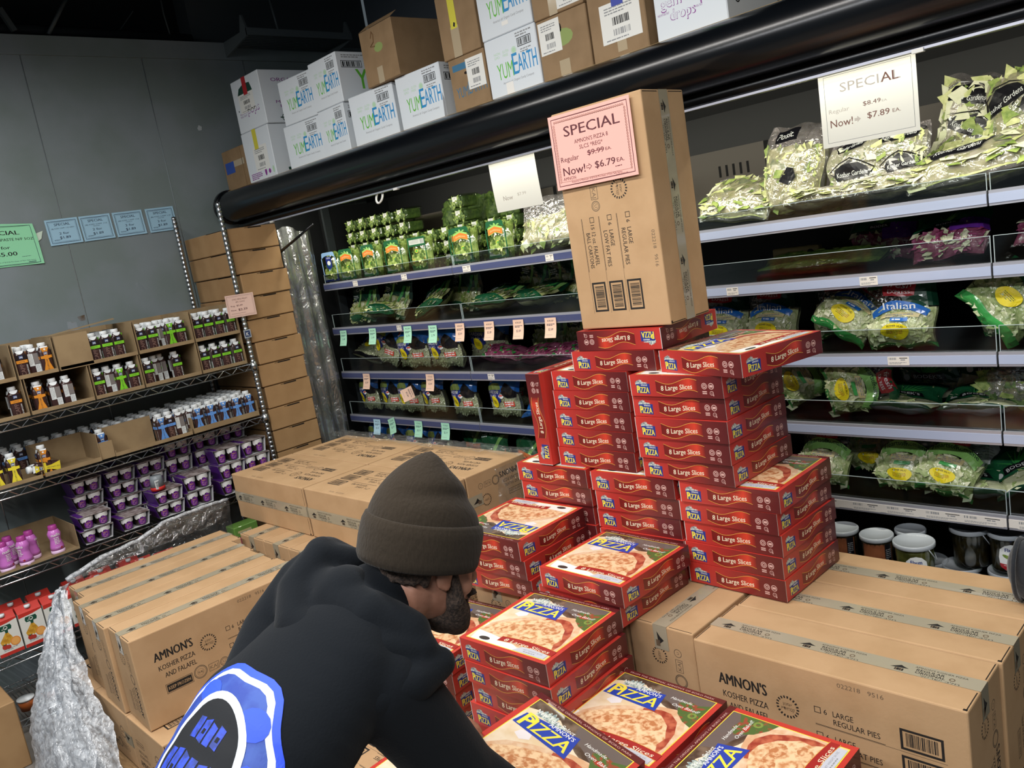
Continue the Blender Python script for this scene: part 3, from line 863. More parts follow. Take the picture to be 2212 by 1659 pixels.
# flat layer: two by two
for x, y, lab in ((-3.60, 1.69, 'flat carton with its print up at the corner by the purple pudding cups'), (-2.897, 1.69, 'flat carton with its print up directly behind the beanie'),
      (-3.60, 2.04, 'flat carton with its print up beside the tall brown carton stack'), (-2.897, 2.04, 'flat carton with a round stain, nearest the blue slaw bags')):
    carton(x, y + CH_, CH_ + CW_ / 2 + .002, (H2, 0, 0), lab)
for x, lab in ((-3.20, 'carton lying flat below the lettered carton, half covered by the man'), (-3.55, 'carton lying flat low on its pallet behind the stretch film'), (-3.90, 'carton lying flat lowest by the wire rack, wrapped in film')):
    carton(x, 1.115, LZ + CW_ / 2, (H2, 0, H2), lab)
    carton(x, 1.815, LZ + CW_ / 2, (H2, 0, H2), lab.split(',')[0].replace('lying flat', 'lying flat, farther back,'))
for x in (-2.85,): carton(x, 1.815, LZ + CW_ / 2, (H2, 0, H2), 'carton lying flat under the standing cartons nearest the pizza piles')
# wooden pallets below
m_wood = mat('pallet_wood', '#8a6d4a', .8, col2='#755a3b', scale=20, stretch=(1, 8, 8))
def pallet(x0, x1, y0, y1, label):
    t = tag(empty('pallet', ((x0 + x1) / 2, (y0 + y1) / 2, FZ)), label, 'pallet')
    w, d = (x1 - x0) / 2, (y1 - y0) / 2
    n = 7
    for i in range(n):
        b = MB(); a = -d + (2 * d - .1) * i / (n - 1); b.box(-w, w, a, a + .1, .115, .14, m_wood); b.obj('deck_board', t)
    for i in range(3):
        b = MB(); a = -w + (2 * w - .1) * i / 2; b.box(a, a + .1, -d, d, .0, .115, m_wood); b.obj('runner', t)
pallet(-2.35, -0.55, 1.05, 2.44, 'wooden pallet under the pizza boxes')
pallet(-4.0, -2.55, 0.7, 2.44, 'wooden pallet under the left cartons')
# ================================================================ boxes on top of the case
m_wbox = mat('white_box_board', '#dfe6ec', 0.6)
m_kr2 = mat('kraft_box_board', '#957a5a', 0.75, col2='#8b7152', scale=9, bump=.04, bscale=110)
m_yg = mat('leaf_green_print', '#67bf3f', 0.5); m_yb = mat('sky_blue_print', '#2f8fcb', 0.5)
m_pgreen = mat('pale_green_print', '#b9dcb9', 0.5); m_purp = mat('purple_print', '#8e3f94', 0.5); m_dgreen = mat('dark_green_print', '#1d4438', 0.5)
m_ctape = mat('clear_packing_tape', '#b9a88c', 0.12, coat=.8)
def tape_col(n, c): return mat(n, c, 0.4)
m_redtape = tape_col('red_tape', '#b3272f'); m_yeltape = tape_col('yellow_tape', '#d8cf45'); m_bluetape = tape_col('blue_tape', '#2438a0'); m_gtape = tape_col('green_tape', '#2f8f4d'); m_btape = tape_col('painter_tape', '#2f52a8')
def yum(b, f, w, h, k=1.0):
    """brand panel: f spans the face w x h"""
    b.text(f, "YUM", w * .19, h * .30, h * .27, m_yg, 1, w=w * .31)
    b.text(f, "E", w * .50, h * .31, h * .36, m_yb, 1, w=w * .10, bold=.01)
    b.text(f, "ARTH", w * .60, h * .33, h * .30, m_yb, 1, w=w * .36, bold=.01)
    b.text(f, "America's #1 Organic Candy Company", w * .27, h * .21, h * .04, m_grey, 1, w=w * .6)
    b.ring(f, w * .56, h * .70, h * .05, h * .06, m_pgreen, 1, 18); b.disk(f, w * .56, h * .70, h * .045, h * .045, m_pgreen, 1, 14)
    for i, t in ((.17, 'NON GMO'), (.34, 'GLUTEN FREE')):
        b.text(f, t.split()[0], w * i, h * .71, h * .045, m_pgreen, 1, w=w * .12); b.text(f, t.split()[1], w * i, h * .65, h * .045, m_pgreen, 1, w=w * .10)
    b.lines(f, w * .62, h * .93, w * .3, 2, h * .022, h * .02, m_grey, 1, 4)
    b.frame(f, w * .64, h * .72, w * .90, h * .86, h * .012, m_ink, 1); b.bars(f, w * .66, h * .74, w * .22, h * .1, m_ink, 1, 16, 7)
    b.lines(f, w * .68, h * .66, w * .2, 2, h * .018, h * .02, m_grey, 1, 9)
def yumside(b, f, w, h):
    b.text(f, "YUM", w * .25, h * .25, h * .42, m_yg, 1, w=w * .55, bold=.02)
    b.lines(f, w * .08, h * .92, w * .35, 2, h * .02, h * .02, m_grey, 1, 3)
    b.frame(f, w * .06, h * .68, w * .36, h * .82, h * .012, m_ink, 1); b.bars(f, w * .08, h * .7, w * .26, h * .1, m_ink, 1, 14, 5)
    b.text(f, "NON", w * .55, h * .8, h * .05, m_pgreen, 1, w=w * .12)
def ship_label(b, f, x, y, w, h, seed=1):
    b.rect(f, x, y, x + w, y + h, m_white, 2)
    b.lines(f, x + w * .12, y + h * .86, w * .7, 3, h * .03, h * .04, m_grey, 3, seed)
    b.bars(f, x + w * .3, y + h * .42, w * .42, h * .2, m_ink, 3, 16, seed)
    b.bars(f, x + w * .3, y + h * .16, w * .42, h * .16, m_grey, 3, 16, seed + 2)
    b.lines(f, x + w * .1, y + h * .06, w * .8, 1, h * .03, h * .04, m_grey, 3, seed + 3)
def topbox(x0, x1, z, h, depth, board, label, draw=None, side=None, yaw=0.0, y=2.46, tape=None, slip=None, flap=False, top=None):
    w = x1 - x0
    t = tag(empty('shipping_box', ((x0 + x1) / 2, y + .0, z)), label, 'box', 'boxes piled on top of the refrigerated case')
    t.rotation_euler = (0, 0, yaw)
    b = MB(); b.rbox(-w / 2, w / 2, 0, depth, 0, h, board, .003, 1)
    f = F((-w / 2, 0, 0), (1, 0, 0), (0, 0, 1)); g = F((w / 2, 0, 0), (0, 1, 0), (0, 0, 1))
    if draw: draw(b, f, w, h)
    if side: side(b, g, depth, h)
    b.obj('box_body', t)
    if tape:
        b = MB()
        for tp in tape: b.poly(f, tp[0], tp[1], tp[2] if len(tp) > 2 else 3)
        b.obj('tape_strip', t)
    if slip:
        b = MB(); ship_label(b, f, *slip); b.obj('shipping_label', t)
    if flap:
        b = MB(); b.add([(-w / 2, .0, h), (w / 2, .0, h), (w / 2, -.02 + .06, h + .03), (-w / 2 + .02, .04, h + .03)], [(0, 1, 2, 3)], board); b.obj('lid_flap', t)
    return t
TZ = 2.036
R_ = lambda x0, y0, x1, y1: [(x0, y0), (x1, y0), (x1, y1), (x0, y1)]
topbox(-4.85, -4.562, TZ, .235, .30, m_kr2, 'small kraft box with blue tape at the wall end of the case top', y=2.47,
       tape=[(R_(.02, .10, .13, .165), m_btape), (R_(.13, .13, .26, .165), m_ctape), (R_(.235, 0, .24, .235), m_kraftd)])
def pops(b, f, w, h):
    b.text(f, "pops", w * .42, h * .30, h * .16, m_purp, 1, w=w * .42, bold=.03)
    b.text(f, "pops", w * .43, h * .315, h * .13, m_wbox, 2, w=w * .40, bold=-.012)
    b.text(f, "MADE WITH", w * .14, h * .33, h * .035, m_purp, 1, w=w * .24); b.text(f, "REAL FRUIT", w * .14, h * .28, h * .035, m_purp, 1, w=w * .24)
    pts = [(w * .18, h * .70), (w * .26, h * .82), (w * .45, h * .88), (w * .66, h * .86), (w * .72, h * .70)]
    b.poly(f, pts, m_dgreen, 1); b.disk(f, w * .12, h * .42, .005, .005, m_ink, 1, 8)
def popside(b, f, w, h):
    b.text(f, "ORGANIC", w * .18, h * .78, h * .07, m_purp, 1, w=w * .5, bold=.02)
    b.ring(f, w * .5, h * .60, h * .07, h * .10, m_purp, 1, 24); b.ring(f, w * .5, h * .60, h * .02, h * .045, m_purp, 1, 18)
    b.text(f, "MADE WITH", w * .2, h * .37, h * .055, m_purp, 1, w=w * .55, bold=.02); b.text(f, "REAL FRUIT", w * .26, h * .29, h * .055, m_purp, 1, w=w * .5, bold=.02)
    b.ring(f, w * .3, h * .1, h * .06, h * .075, m_dgreen, 1, 20); b.rect(f, w * .22, h * .09, w * .38, h * .11, m_dgreen, 1)
topbox(-4.55, -4.235, TZ, .282, .40, m_wbox, 'white box with a yellow tag below the purple lettered candy box',
       draw=lambda b, f, w, h: (b.lines(f, w * .1, h * .16, w * .4, 4, h * .018, h * .015, m_purp, 1, 3), b.disk(f, w * .64, h * .16, .012, .025, m_purp, 1, 12), b.disk(f, w * .78, h * .14, .013, .013, m_purp, 1, 12), b.disk(f, w * .92, h * .15, .010, .02, m_pgreen, 1, 12)),
       side=lambda b, f, w, h: (b.ring(f, w * .3, h * .16, h * .06, h * .075, m_dgreen, 1, 20), b.rect(f, w * .2, h * .1, w * .4, h * .155, m_dgreen, 1)),
       tape=[(R_(.13, .175, .175, .285), m_yeltape)], slip=(.10, .055, .16, .135, 3))
topbox(-4.545, -4.225, TZ + .284, .285, .40, m_wbox, 'white box with purple lettering and red tape, highest at the wall end', draw=pops, side=popside,
       tape=[(R_(.13, .19, .175, .285), m_redtape, 4)], slip=(.06, .10, .17, .10, 5))
topbox(-4.063, -3.735, TZ, .222, .34, m_wbox, 'white candy box at the bottom of the left pair, under two others', draw=yum, yaw=.06)
topbox(-3.715, -3.475, TZ, .226, .36, m_wbox, 'white candy box on the board with green lettering, right of the lowest pair', draw=yum, side=yumside, yaw=-.03, y=2.45)
topbox(-4.035, -3.735, TZ + .224, .224, .34, m_wbox, 'white candy box with a torn label stacked beside the red taped box', draw=yum, yaw=.05)
topbox(-3.722, -3.462, TZ + .228, .232, .40, m_wbox, 'white candy box with large green lettering on its side, under the kraft box corner', draw=yum, side=yumside, yaw=-.02, y=2.45)
topbox(-3.435, -3.10, TZ, .232, .36, m_wbox, 'white candy box under the near corner of the single kraft box', draw=yum, yaw=.04)
topbox(-3.062, -2.758, TZ, .232, .36, m_wbox, 'white candy box with a crumpled lower corner, right of the kraft box', draw=yum, side=yumside, yaw=.02,
       tape=[([(.29, 0), (.304, .0), (.304, .08), (.297, .11)], m_grey)])
topbox(-3.25, -2.985, TZ + .234, .245, .30, m_kr2, 'kraft box sitting alone on two white candy boxes', y=2.44, yaw=-.05, flap=True,
       draw=lambda b, f, w, h: (b.tube([f(.09, .20, 2), f(.105, .225, 6), f(.115, .21, 6), f(.11, .18, 6), f(.08, .165, 4), f(.115, .16, 5)], .003, m_kraftd, 5), b.disk(f, .14, .15, .035, .02, mat('green_stamp', '#8fa05f', .7), 1, 12)),
       tape=[(R_(.10, 0, .145, .07), m_ctape)])
topbox(-2.695, -2.475, TZ, .213, .32, m_kr2, 'kraft box with a blue stripe and printed lettering, wedged between white boxes',
       draw=lambda b, f, w, h: (b.text(f, "YUM", w * .12, h * .26, h * .2, mat('dull_blue_print', '#3f7394', .7), 1, w=w * .32), b.text(f, "EARTH", w * .46, h * .28, h * .24, mat('dull_blue_print', '#3f7394', .7), 1, w=w * .5), b.rect(f, w * .1, h * .76, w * .75, h * .88, mat('dull_blue_print', '#3f7394', .7), 1), b.disk(f, w * .45, h * .68, .01, .006, m_hole, 1, 8)),
       slip=(.105, .075, .105, .12, 8))
topbox(-2.715, -2.485, TZ + .215, .25, .32, m_kr2, 'kraft box with a strip of yellow tape, above the blue striped one',
       tape=[(R_(.075, .11, .115, .25), m_yeltape, 4), (R_(.07, 0, .12, .12), m_ctape, 3), ([(.09, .12), (.1, .115), (.105, .13), (.095, .135)], m_ink, 5)])
topbox(-2.468, -2.186, TZ, .226, .32, m_wbox, 'white candy box on the board between two kraft boxes, lower of two', draw=yum, tape=[(R_(.09, 0, .13, .05), m_whitep)])
topbox(-2.472, -2.192, TZ + .228, .24, .32, m_wbox, 'white candy box cut by the top of the picture, upper of two', draw=yum, tape=[(R_(.12, .03, .155, .045), m_whitep)])
topbox(-2.18, -1.938, TZ, .220, .32, m_kr2, 'kraft box with a white address label and a green stamp',
       draw=lambda b, f, w, h: (b.disk(f, w * .5, h * .62, .05, .03, mat('green_stamp', '#8fa05f', .7), 1, 12), b.disk(f, w * .47, h * .78, .007, .016, m_hole, 1, 9)),
       tape=[(R_(.09, .0, .14, .06), m_ctape)], slip=(.008, .095, .105, .115, 12))
topbox(-2.185, -1.944, TZ + .222, .24, .32, m_kr2, 'kraft box cut by the top of the picture above the green stamped one', slip=(.12, .012, .11, .11, 15), tape=[(R_(.08, 0, .12, .06), m_ctape)])
topbox(-1.93, -1.69, TZ, .24, .32, m_kr2, 'kraft box with blue tape over a big white label', slip=(.05, .055, .17, .13, 20), tape=[(R_(.105, .17, .155, .24), m_bluetape, 5), (R_(.11, .02, .15, .055), m_ctape)])
def gem(b, f, w, h):
    for dx, dy, t, ww in ((.10, .42, "gem", .30), (.22, .24, "drops", .36)):
        b.text(f, t, w * dx, h * dy, h * .15, m_purp, 1, w=w * ww, bold=.03); b.text(f, t, w * dx + .001, h * dy + .002, h * .135, m_wbox, 2, w=w * ww * .96, bold=-.012)
    b.text(f, "pops", w * .66, h * .38, h * .16, m_purp, 1, w=w * .28, bold=.02); b.text(f, "MADE WITH REAL FRUIT", w * .04, h * .34, h * .03, m_purp, 1, w=w * .17)
    b.text(f, "MADE WITH REAL FRUIT", w * .5, h * .3, h * .03, m_purp, 1, w=w * .18)
topbox(-1.655, -1.39, TZ, .24, .33, m_wbox, 'white box with pink candy lettering and green tape, last on the case top', draw=gem, side=lambda b, f, w, h: (b.ring(f, w * .2, h * .35, h * .07, h * .085, m_ink, 1, 24, asp=1.25), b.text(f, "USDA", w * .2, h * .37, h * .05, m_ink, 1, w=w * .1, align='c'), b.rect(f, w * .12, h * .28, w * .28, h * .345, m_ink, 1)),
       tape=[(R_(.115, .12, .165, .24), m_gtape, 4)])

# ================================================================ tall stack of flat kraft cartons by the rack
m_kr3 = mat('plain_kraft_board', '#a5835b', 0.75, col2='#9c7a53', scale=7, bump=.03, bscale=110)
sk = tag(empty('flat_carton', (-4.59, 2.285, FZ)), '-', 'carton', 'flat kraft cartons stacked between the rack and the case')
b = MB(); b.rbox(-.285, .285, -.145, .145, 0, .1235, m_kr3, .004, 1); b.obj('board_body', sk)
b = MB(); b.rect(F((.285, -.145, 0), (0, 1, 0), (0, 0, 1)), .12, .1145, .20, .1215, m_hole, 2); b.rect(F((.285, -.145, 0), (0, 1, 0), (0, 0, 1)), .10, .117, .12, .1195, m_hole, 2)
b.rect(F((.285, -.145, 0), (0, 1, 0), (0, 0, 1)), .005, .1222, .285, .1235, m_kraftd, 1)
b.rect(F((-.285, -.145, 0), (1, 0, 0), (0, 0, 1)), .30, .1205, .565, .1235, m_hole, 2); b.obj('hand_slot', sk)
r = random.Random(4)
NW = ['topmost', 'second', 'third', 'fourth', 'fifth', 'sixth', 'seventh', 'eighth', 'ninth', 'tenth', 'eleventh', 'twelfth', 'thirteenth', 'fourteenth', 'fifteenth', 'sixteenth', 'seventeenth']
for i in range(17):
    place(sk, (-4.588 + r.uniform(-.006, .006), 2.283 + r.uniform(-.006, .006), FZ + (16 - i) * .127), (0, 0, r.uniform(-.012, .012)),
          'flat kraft carton, %s from the top of the tall stack by the wire rack' % NW[i])

# clear sheet and rod beside the case end
m_sheet = film_mat('hanging_clear_sheet', '#d9dcdc', .35, .22, 1.0, 9, body=.12)
b = MB()
rr = random.Random(2)
b.grid(lambda u, v: (-4.40 - .10 * u + .014 * sin(u * 17) + .008 * sin(v * 9 + u * 5), 2.475 + .28 * u, .35 + 1.40 * v + .02 * sin(u * 6)), 26, 30, m_sheet)
tag(b.obj('plastic_sheet'), 'crumpled clear plastic sheet hanging at the end of the case beside the stacked cartons', 'plastic sheet')
b = MB(); b.tube([(-4.43, 2.435, 1.60), (-4.22, 2.455, 1.665), (-4.0, 2.475, 1.735)], [.009, .008, .006], m_black, 8)
tag(b.obj('black_rod'), 'slanting black rod in front of the hanging clear sheet', 'rod')
b = MB(); b.tube([(-3.34 + .026 * cos(a * pi / 10), 2.46 + .01 * sin(a * pi / 10), 1.785 + .028 * sin(a * pi / 10)) for a in range(20)], .005, m_white, 8, closed=True)
tag(b.obj('hook_ring'), 'white ring hook hanging from the case lip', 'hook')

# ================================================================ paper signs
def paper(name, col, tr=0.0):
    m = mat(name, col, 0.7)
    if tr:
        nt = m.node_tree; bs = nt.nodes['Principled BSDF']; out = [n for n in nt.nodes if n.type == 'OUTPUT_MATERIAL'][0]
        tl = nt.nodes.new('ShaderNodeBsdfTranslucent'); tl.inputs[0].default_value = lin(col)
        mx = nt.nodes.new('ShaderNodeMixShader'); mx.inputs[0].default_value = tr
        nt.links.new(bs.outputs[0], mx.inputs[1]); nt.links.new(tl.outputs[0], mx.inputs[2]); nt.links.new(mx.outputs[0], out.inputs[0])
    return m
m_pink = paper('pink_paper', '#f2b3a8'); m_lblue = paper('light_blue_paper', '#9fc6dc'); m_mint = paper('mint_paper', '#94dcae'); m_peach = paper('peach_paper', '#e8c4ae'); m_tmint = paper('tag_mint_paper', '#a9dfc4'); m_tblue = paper('tag_blue_paper', '#b5d9ea')
m_lit = paper('white_sheet_paper', '#fbfaf4', 0.5)
m_mar = mat('maroon_ink', '#5a2d33', 0.6); m_navy = mat('dark_blue_ink', '#23304a', 0.6); m_ghost = mat('glare_washed_ink', '#c6bfb4', 0.7); m_brown = mat('brown_ink', '#7a5348', 0.6); m_strike = mat('strike_ink', '#7a3a40', .6)  # m_ghost: backlight glare over the print, put into a pale ink colour
def curl(o, u, v, bend=0.0, tip=0.0, w=1.0, h=1.0):
    o, u, v = Vector(o), Vector(u), Vector(v); n = u.cross(v).normalized()
    return lambda x, y, l=0: o + u * x + v * y + n * (l * LS + bend * (x / w - .5) ** 2 + tip * (1 - y / h) ** 2)
def sheet(b, f, w, h, m, n=8):
    b.grid(lambda s, t: f(s * w, t * h, 0), n, n, m)
# pink SPECIAL sheet on the standing carton
U0 = (-1.642 - CH_ / 2, 2.162 - CW_ / 2, t1)
b = MB(); w, h = .272, .207
ca_, sa_ = cos(.032), sin(.032)
o = Vector((-1.642, 2.162, t1)) + Vector((ca_ * (-.180) + sa_ * (CW_ / 2 + .003), sa_ * (-.180) - ca_ * (CW_ / 2 + .003), CL_ - .222))
o = Vector((-1.642 - .178 * ca_ + (CW_ / 2 + .004) * sa_, 2.162 - .178 * sa_ - (CW_ / 2 + .004) * ca_, t1 + CL_ - .235))
w, h = .315, .228
f = curl(o, (ca_, sa_, 0.0), (0, 0, 1), .004, .002, w, h)
sheet(b, f, w, h, m_pink)
b.frame(f, .010, .010, w - .010, h - .010, .0022, m_mar, 1); b.frame(f, .022, .022, w - .022, h - .022, .0008, m_brown, 1)
for i in range(34): b.ring(f, .024 + i * .008, h - .021, .0022, .0036, m_brown, 1, 7); 
for i in range(22): b.ring(f, w - .021, .024 + i * .0082, .0022, .0036, m_brown, 1, 7); b.ring(f, .018, .024 + i * .0082, .0022, .0036, m_brown, 1, 7)
b.text(f, "SPECIAL", w / 2 + .006, .158, .032, m_mar, 2, w=.215, align='c', bold=.025)
b.text(f, "AMNON'S PIZZA 8", w / 2, .131, .0125, m_mar, 2, w=.13, align='c', bold=.008)
b.text(f, "SLCS *REG*", w / 2 - .003, .112, .0125, m_mar, 2, w=.09, align='c', bold=.008)
b.text(f, "Regular", .030, .083, .016, m_mar, 2, w=.072, bold=.008)
b.text(f, "$9.99", .137, .088, .0155, m_mar, 2, w=.064, bold=.025); b.rect(f, .137, .0945, .201, .0965, m_strike, 3); b.text(f, "EA.", .207, .090, .009, m_mar, 2, w=.022, bold=.02)
b.text(f, "Now!", .033, .041, .026, m_mar, 2, w=.088, bold=.02)
b.poly(f, [(.126, .050), (.136, .050), (.136, .044), (.148, .054), (.136, .064), (.136, .058), (.126, .058)], m_mar, 2); b.poly(f, [(.1275, .0515), (.1372, .0515), (.1375, .0478), (.1455, .054), (.1375, .0602), (.1372, .0565), (.1275, .0565)], m_pink, 3)
b.text(f, "$6.79", .160, .045, .021, m_mar, 2, w=.077, bold=.03); b.text(f, "EA.", .243, .049, .012, m_mar, 2, w=.028, bold=.02)
b.text(f, "AMNON", .030, .0265, .010, m_mar, 2, w=.05, bold=.006)
b.text(f, "Requires a Minimum of $10.00 Purchase of Non Sale Items", .062, .0165, .005, m_mar, 2, w=.195, bold=.01)
b.lines(f, .235, .036, .035, 1, .0025, .002, m_mar, 2); b.text(f, "Ends 03/01/18", .235, .0135 - .002, .004, m_brown, 2, w=.042)
tag(b.obj('price_sign'), 'pink paper price sign taped to the carton standing on the pizza tower', 'sign')
# white sheets under the lip (lit through by the case lamp)
b = MB(); w, h = .275, .212; f = curl((-1.139, 2.482, 1.598), (1, 0, 0), (0, 0, 1), 0, .004, w, h); sheet(b, f, w, h, m_lit)
b.frame(f, .016, .012, w - .012, h - .012, .0008, m_navy, 1)
b.text(f, "SPECIAL", w / 2 + .01, .150, .026, m_ghost, 2, w=.17, align='c'); b.text(f, "AL", .180, .150, .026, m_brown, 3, w=.047)
b.text(f, "Regular", .025, .095, .012, m_ghost, 2, w=.06); b.text(f, "$8.49", .125, .098, .012, m_brown, 2, w=.05); b.text(f, "EA", .178, .098, .006, m_ghost, 2, w=.014)
b.text(f, "Now!", .027, .055, .022, m_brown, 2, w=.066, bold=.01); b.poly(f, [(.098, .061), (.106, .061), (.106, .056), (.116, .065), (.106, .074), (.106, .069), (.098, .069)], m_ghost, 2)
b.text(f, "$7.89", .135, .061, .017, m_brown, 2, w=.062, bold=.015); b.text(f, "EA.", .205, .063, .010, m_brown, 2, w=.022)
tag(b.obj('price_sign'), 'bright white price sign hanging from the case lip over the lettuce bags', 'sign')
b = MB(); w, h = .268, .205; f = curl((-2.575, 2.482, 1.602), (1, 0, 0), (0, 0, 1), .006, -.01, w, h); sheet(b, f, w, h, m_lit)
b.text(f, "Now", .05, .043, .02, m_ghost, 2, w=.055); b.text(f, "Now", .0505, .0433, .0195, m_brown, 1, w=.055); b.text(f, "$7.99", .135, .053, .012, m_ghost, 2, w=.05)
tag(b.obj('price_sign'), 'blank looking white price sign hanging over the clamshell salads', 'sign')
# wall signs
b = MB(); w, h = .285, .22; f = curl((WX + .004, 1.083, 1.768), (0, 1, -.02), (0, -.02, 1), .03, .0, w, h)
fg = lambda x, y, l=0: f(x, y, l) + Vector((0, -.02 * max(0, (y / h - .7)) * (x / w), -.03 * max(0, x / w - .5) * max(0, y / h - .3)))
sheet(b, fg, w, h, m_mint); b.frame(fg, .006, .008, w - .014, h - .008, .0022, m_navy, 1)
b.text(fg, "SPECIAL", w / 2 - .015, .163, .022, m_ink, 2, w=.16, align='c', bold=.05); b.text(fg, "TOOTHPASTE N/F 5OZ", w / 2 + .008, .132, .014, m_ink, 2, w=.23, align='c', bold=.02)
b.text(fg, "2 for", w / 2 - .03, .091, .016, m_ink, 2, w=.07, align='c', bold=.03); b.text(fg, "$5.00", w / 2 - .02, .055, .021, m_ink, 2, w=.10, align='c', bold=.04)
b.text(fg, "Minimum of $10.00 Purchase of Non Sale Items", .05, .022, .006, m_navy, 2, w=.20); b.lines(fg, .19, .045, .06, 1, .002, .002, m_navy, 2); b.rect(fg, .215, .014, .25, .0175, m_navy, 2)
tag(b.obj('price_sign'), 'mint green price sign curling off the grey panel wall', 'sign')
b = MB(); b.add([(WX + .005, 1.35, 1.915), (WX + .005, 1.40, 1.93), (WX + .005, 1.385, 1.89), (WX + .005, 1.37, 1.88), (WX + .005, 1.35, 1.88)], [(0, 1, 2, 3, 4)], paper('tape_scrap', '#cfe0cf')); tag(b.obj('tape_scrap'), 'torn pale tape scrap between the green sign and the blue signs', 'tape')
names = ['nearest the green sign', 'second from the green sign', 'third from the green sign', 'nearest the rack post']
lines2 = [("J&J ICED CAPP 11Z GREY", None), ("J&J ICED CAPP 11Z", "ORIGINAL"), ("J&J ICED CAPP 11Z", "VANILLA"), ("J&J ICED CAPP 11Z", "DECAF")]
for i, yc in enumerate((1.421, 1.594, 1.772, 1.957)):
    b = MB(); w, h = .166, .136; f = curl((WX + .003, yc, 1.845 + .003 * i), (0, 1, .02), (0, -.02, 1), .006, .004, w, h); sheet(b, f, w, h, m_lblue)
    b.frame(f, .010, .010, w - .010, h - .010, .0022, m_navy, 1); b.frame(f, .016, .016, w - .016, h - .016, .0007, m_navy, 1)
    b.text(f, "SPECIAL", w / 2, .101, .0135, m_navy, 2, w=.08, align='c', bold=.02)
    b.text(f, lines2[i][0], w / 2, .084, .006, m_navy, 2, w=.118, align='c', bold=.01)
    if lines2[i][1]: b.text(f, lines2[i][1], w / 2, .075, .005, m_navy, 2, w=.036, align='c')
    b.text(f, "2 for", w / 2, .054, .0125, m_navy, 2, w=.05, align='c', bold=.02); b.text(f, "$1.89", w / 2, .031, .0135, m_navy, 2, w=.054, align='c', bold=.03)
    b.lines(f, .025, .027, .04, 2, .0016, .0015, m_navy, 2, i)
    tag(b.obj('price_sign'), 'light blue price sign on the panel wall, ' + names[i], 'sign', 'light blue signs in a row on the panel wall')
b = MB(); w, h = .165, .122; f = curl((-4.268, 2.012, 1.312), (0, 1, -.02), (.0, .02, 1), .0, .0, w, h); sheet(b, f, w, h, m_pink if False else paper('pale_pink_paper', '#e5c3b6'))
b.frame(f, .007, .007, w - .007, h - .007, .001, m_mar, 1); b.frame(f, .012, .012, w - .012, h - .012, .0005, m_brown, 1)
b.text(f, "STRS MINI MILKY", w / 2, .092, .009, m_brown, 2, w=.09, align='c'); b.text(f, "4PK CHOC", w / 2, .078, .008, m_brown, 2, w=.055, align='c')
b.text(f, "Reg.", .024, .059, .007, m_mar, 2, w=.025, bold=.02); b.text(f, "$3.49", .058, .059, .008, m_mar, 2, w=.034, bold=.03); b.text(f, "Now", .022, .036, .008, m_mar, 2, w=.03, bold=.02); b.text(f, "$2.39", .064, .034, .012, m_mar, 2, w=.052, bold=.03)
b.lines(f, .02, .02, .12, 1, .0015, .002, m_brown, 2)
tag(b.obj('price_sign'), 'small pale pink price sign fixed to the wire rack post', 'sign')
# hanging shelf tags
def shelf_tag(x, z, m, txt, price, label, tilt=0.0, tip=.02, w=.072, h=.092):
    b = MB(); c, s = cos(tilt), sin(tilt)
    f = curl((x - w / 2 * c + h * .5 * s, RY - .007, z + .022 - h * .8), (c, 0, s), (-s, 0, c), .003, tip, w, h); sheet(b, f, w, h, m, 6)
    b.text(f, txt, w / 2, h * .80, .0085, m_navy, 2, w=w * .55, align='c'); b.lines(f, w * .15, h * .66, w * .7, 2, .003, .003, m_navy, 2, int(x * -100))
    b.text(f, price, w / 2, h * .36, .011, m_navy, 2, w=w * .42, align='c', bold=.01); b.lines(f, w * .1, h * .14, w * .8, 1, .0015, .001, m_grey, 2)
    tag(b.obj('shelf_tag'), label, 'price tag', 'paper tags hanging from the shelf edges')
shelf_tag(-4.40, 1.06, m_tmint, 'ROM', '2.49', 'mint green shelf tag nearest the case end, above the slumped slaw bag')
shelf_tag(-4.087, 1.062, m_tmint, 'ROM', '2.49', 'mint green shelf tag above the open blue slaw bag')
shelf_tag(-3.744, 1.062, m_tmint, 'ROM', '2.79', 'mint green shelf tag over the upright slaw bag with the oval sticker')
shelf_tag(-3.52, 1.058, m_tmint, 'ROM', '2.79', 'mint green shelf tag next to the peach tags')
for i, x in enumerate((-3.294, -3.068, -2.859, -2.645)):
    shelf_tag(x, 1.06, m_peach, 'KRISP', '$2.89', 'peach shelf tag with a price, %s after the mint tags' % ['first', 'second', 'third', 'fourth'][i])
shelf_tag(-4.243, .787, m_peach, 'COLE', '$2.89', 'peach shelf tag over the lower slaw bags, nearest the case end')
shelf_tag(-3.846, .782, m_peach, 'SLAW', '$2.89', 'peach shelf tag hanging crooked over the lower slaw bags', tilt=-1.25)
shelf_tag(-3.622, .787, m_peach, 'COLE', '$2.89', 'peach shelf tag beside the crooked one')
shelf_tag(-4.226, .50, m_tblue, 'BAGS', '$2.19', 'pale blue shelf tag on the low shelf edge above the flat cartons')
shelf_tag(-4.063, .505, m_tmint, 'COLE', '$2.19', 'mint shelf tag leaning, right after the pale blue tag', tilt=.3)
shelf_tag(-3.81, .508, m_tmint, 'COLE', '$2.19', 'mint shelf tag straight down from the low shelf edge')
shelf_tag(-3.565, .508, m_tmint, 'COLE', '$2.19', 'mint shelf tag with a white flap beside it on the low shelf edge')
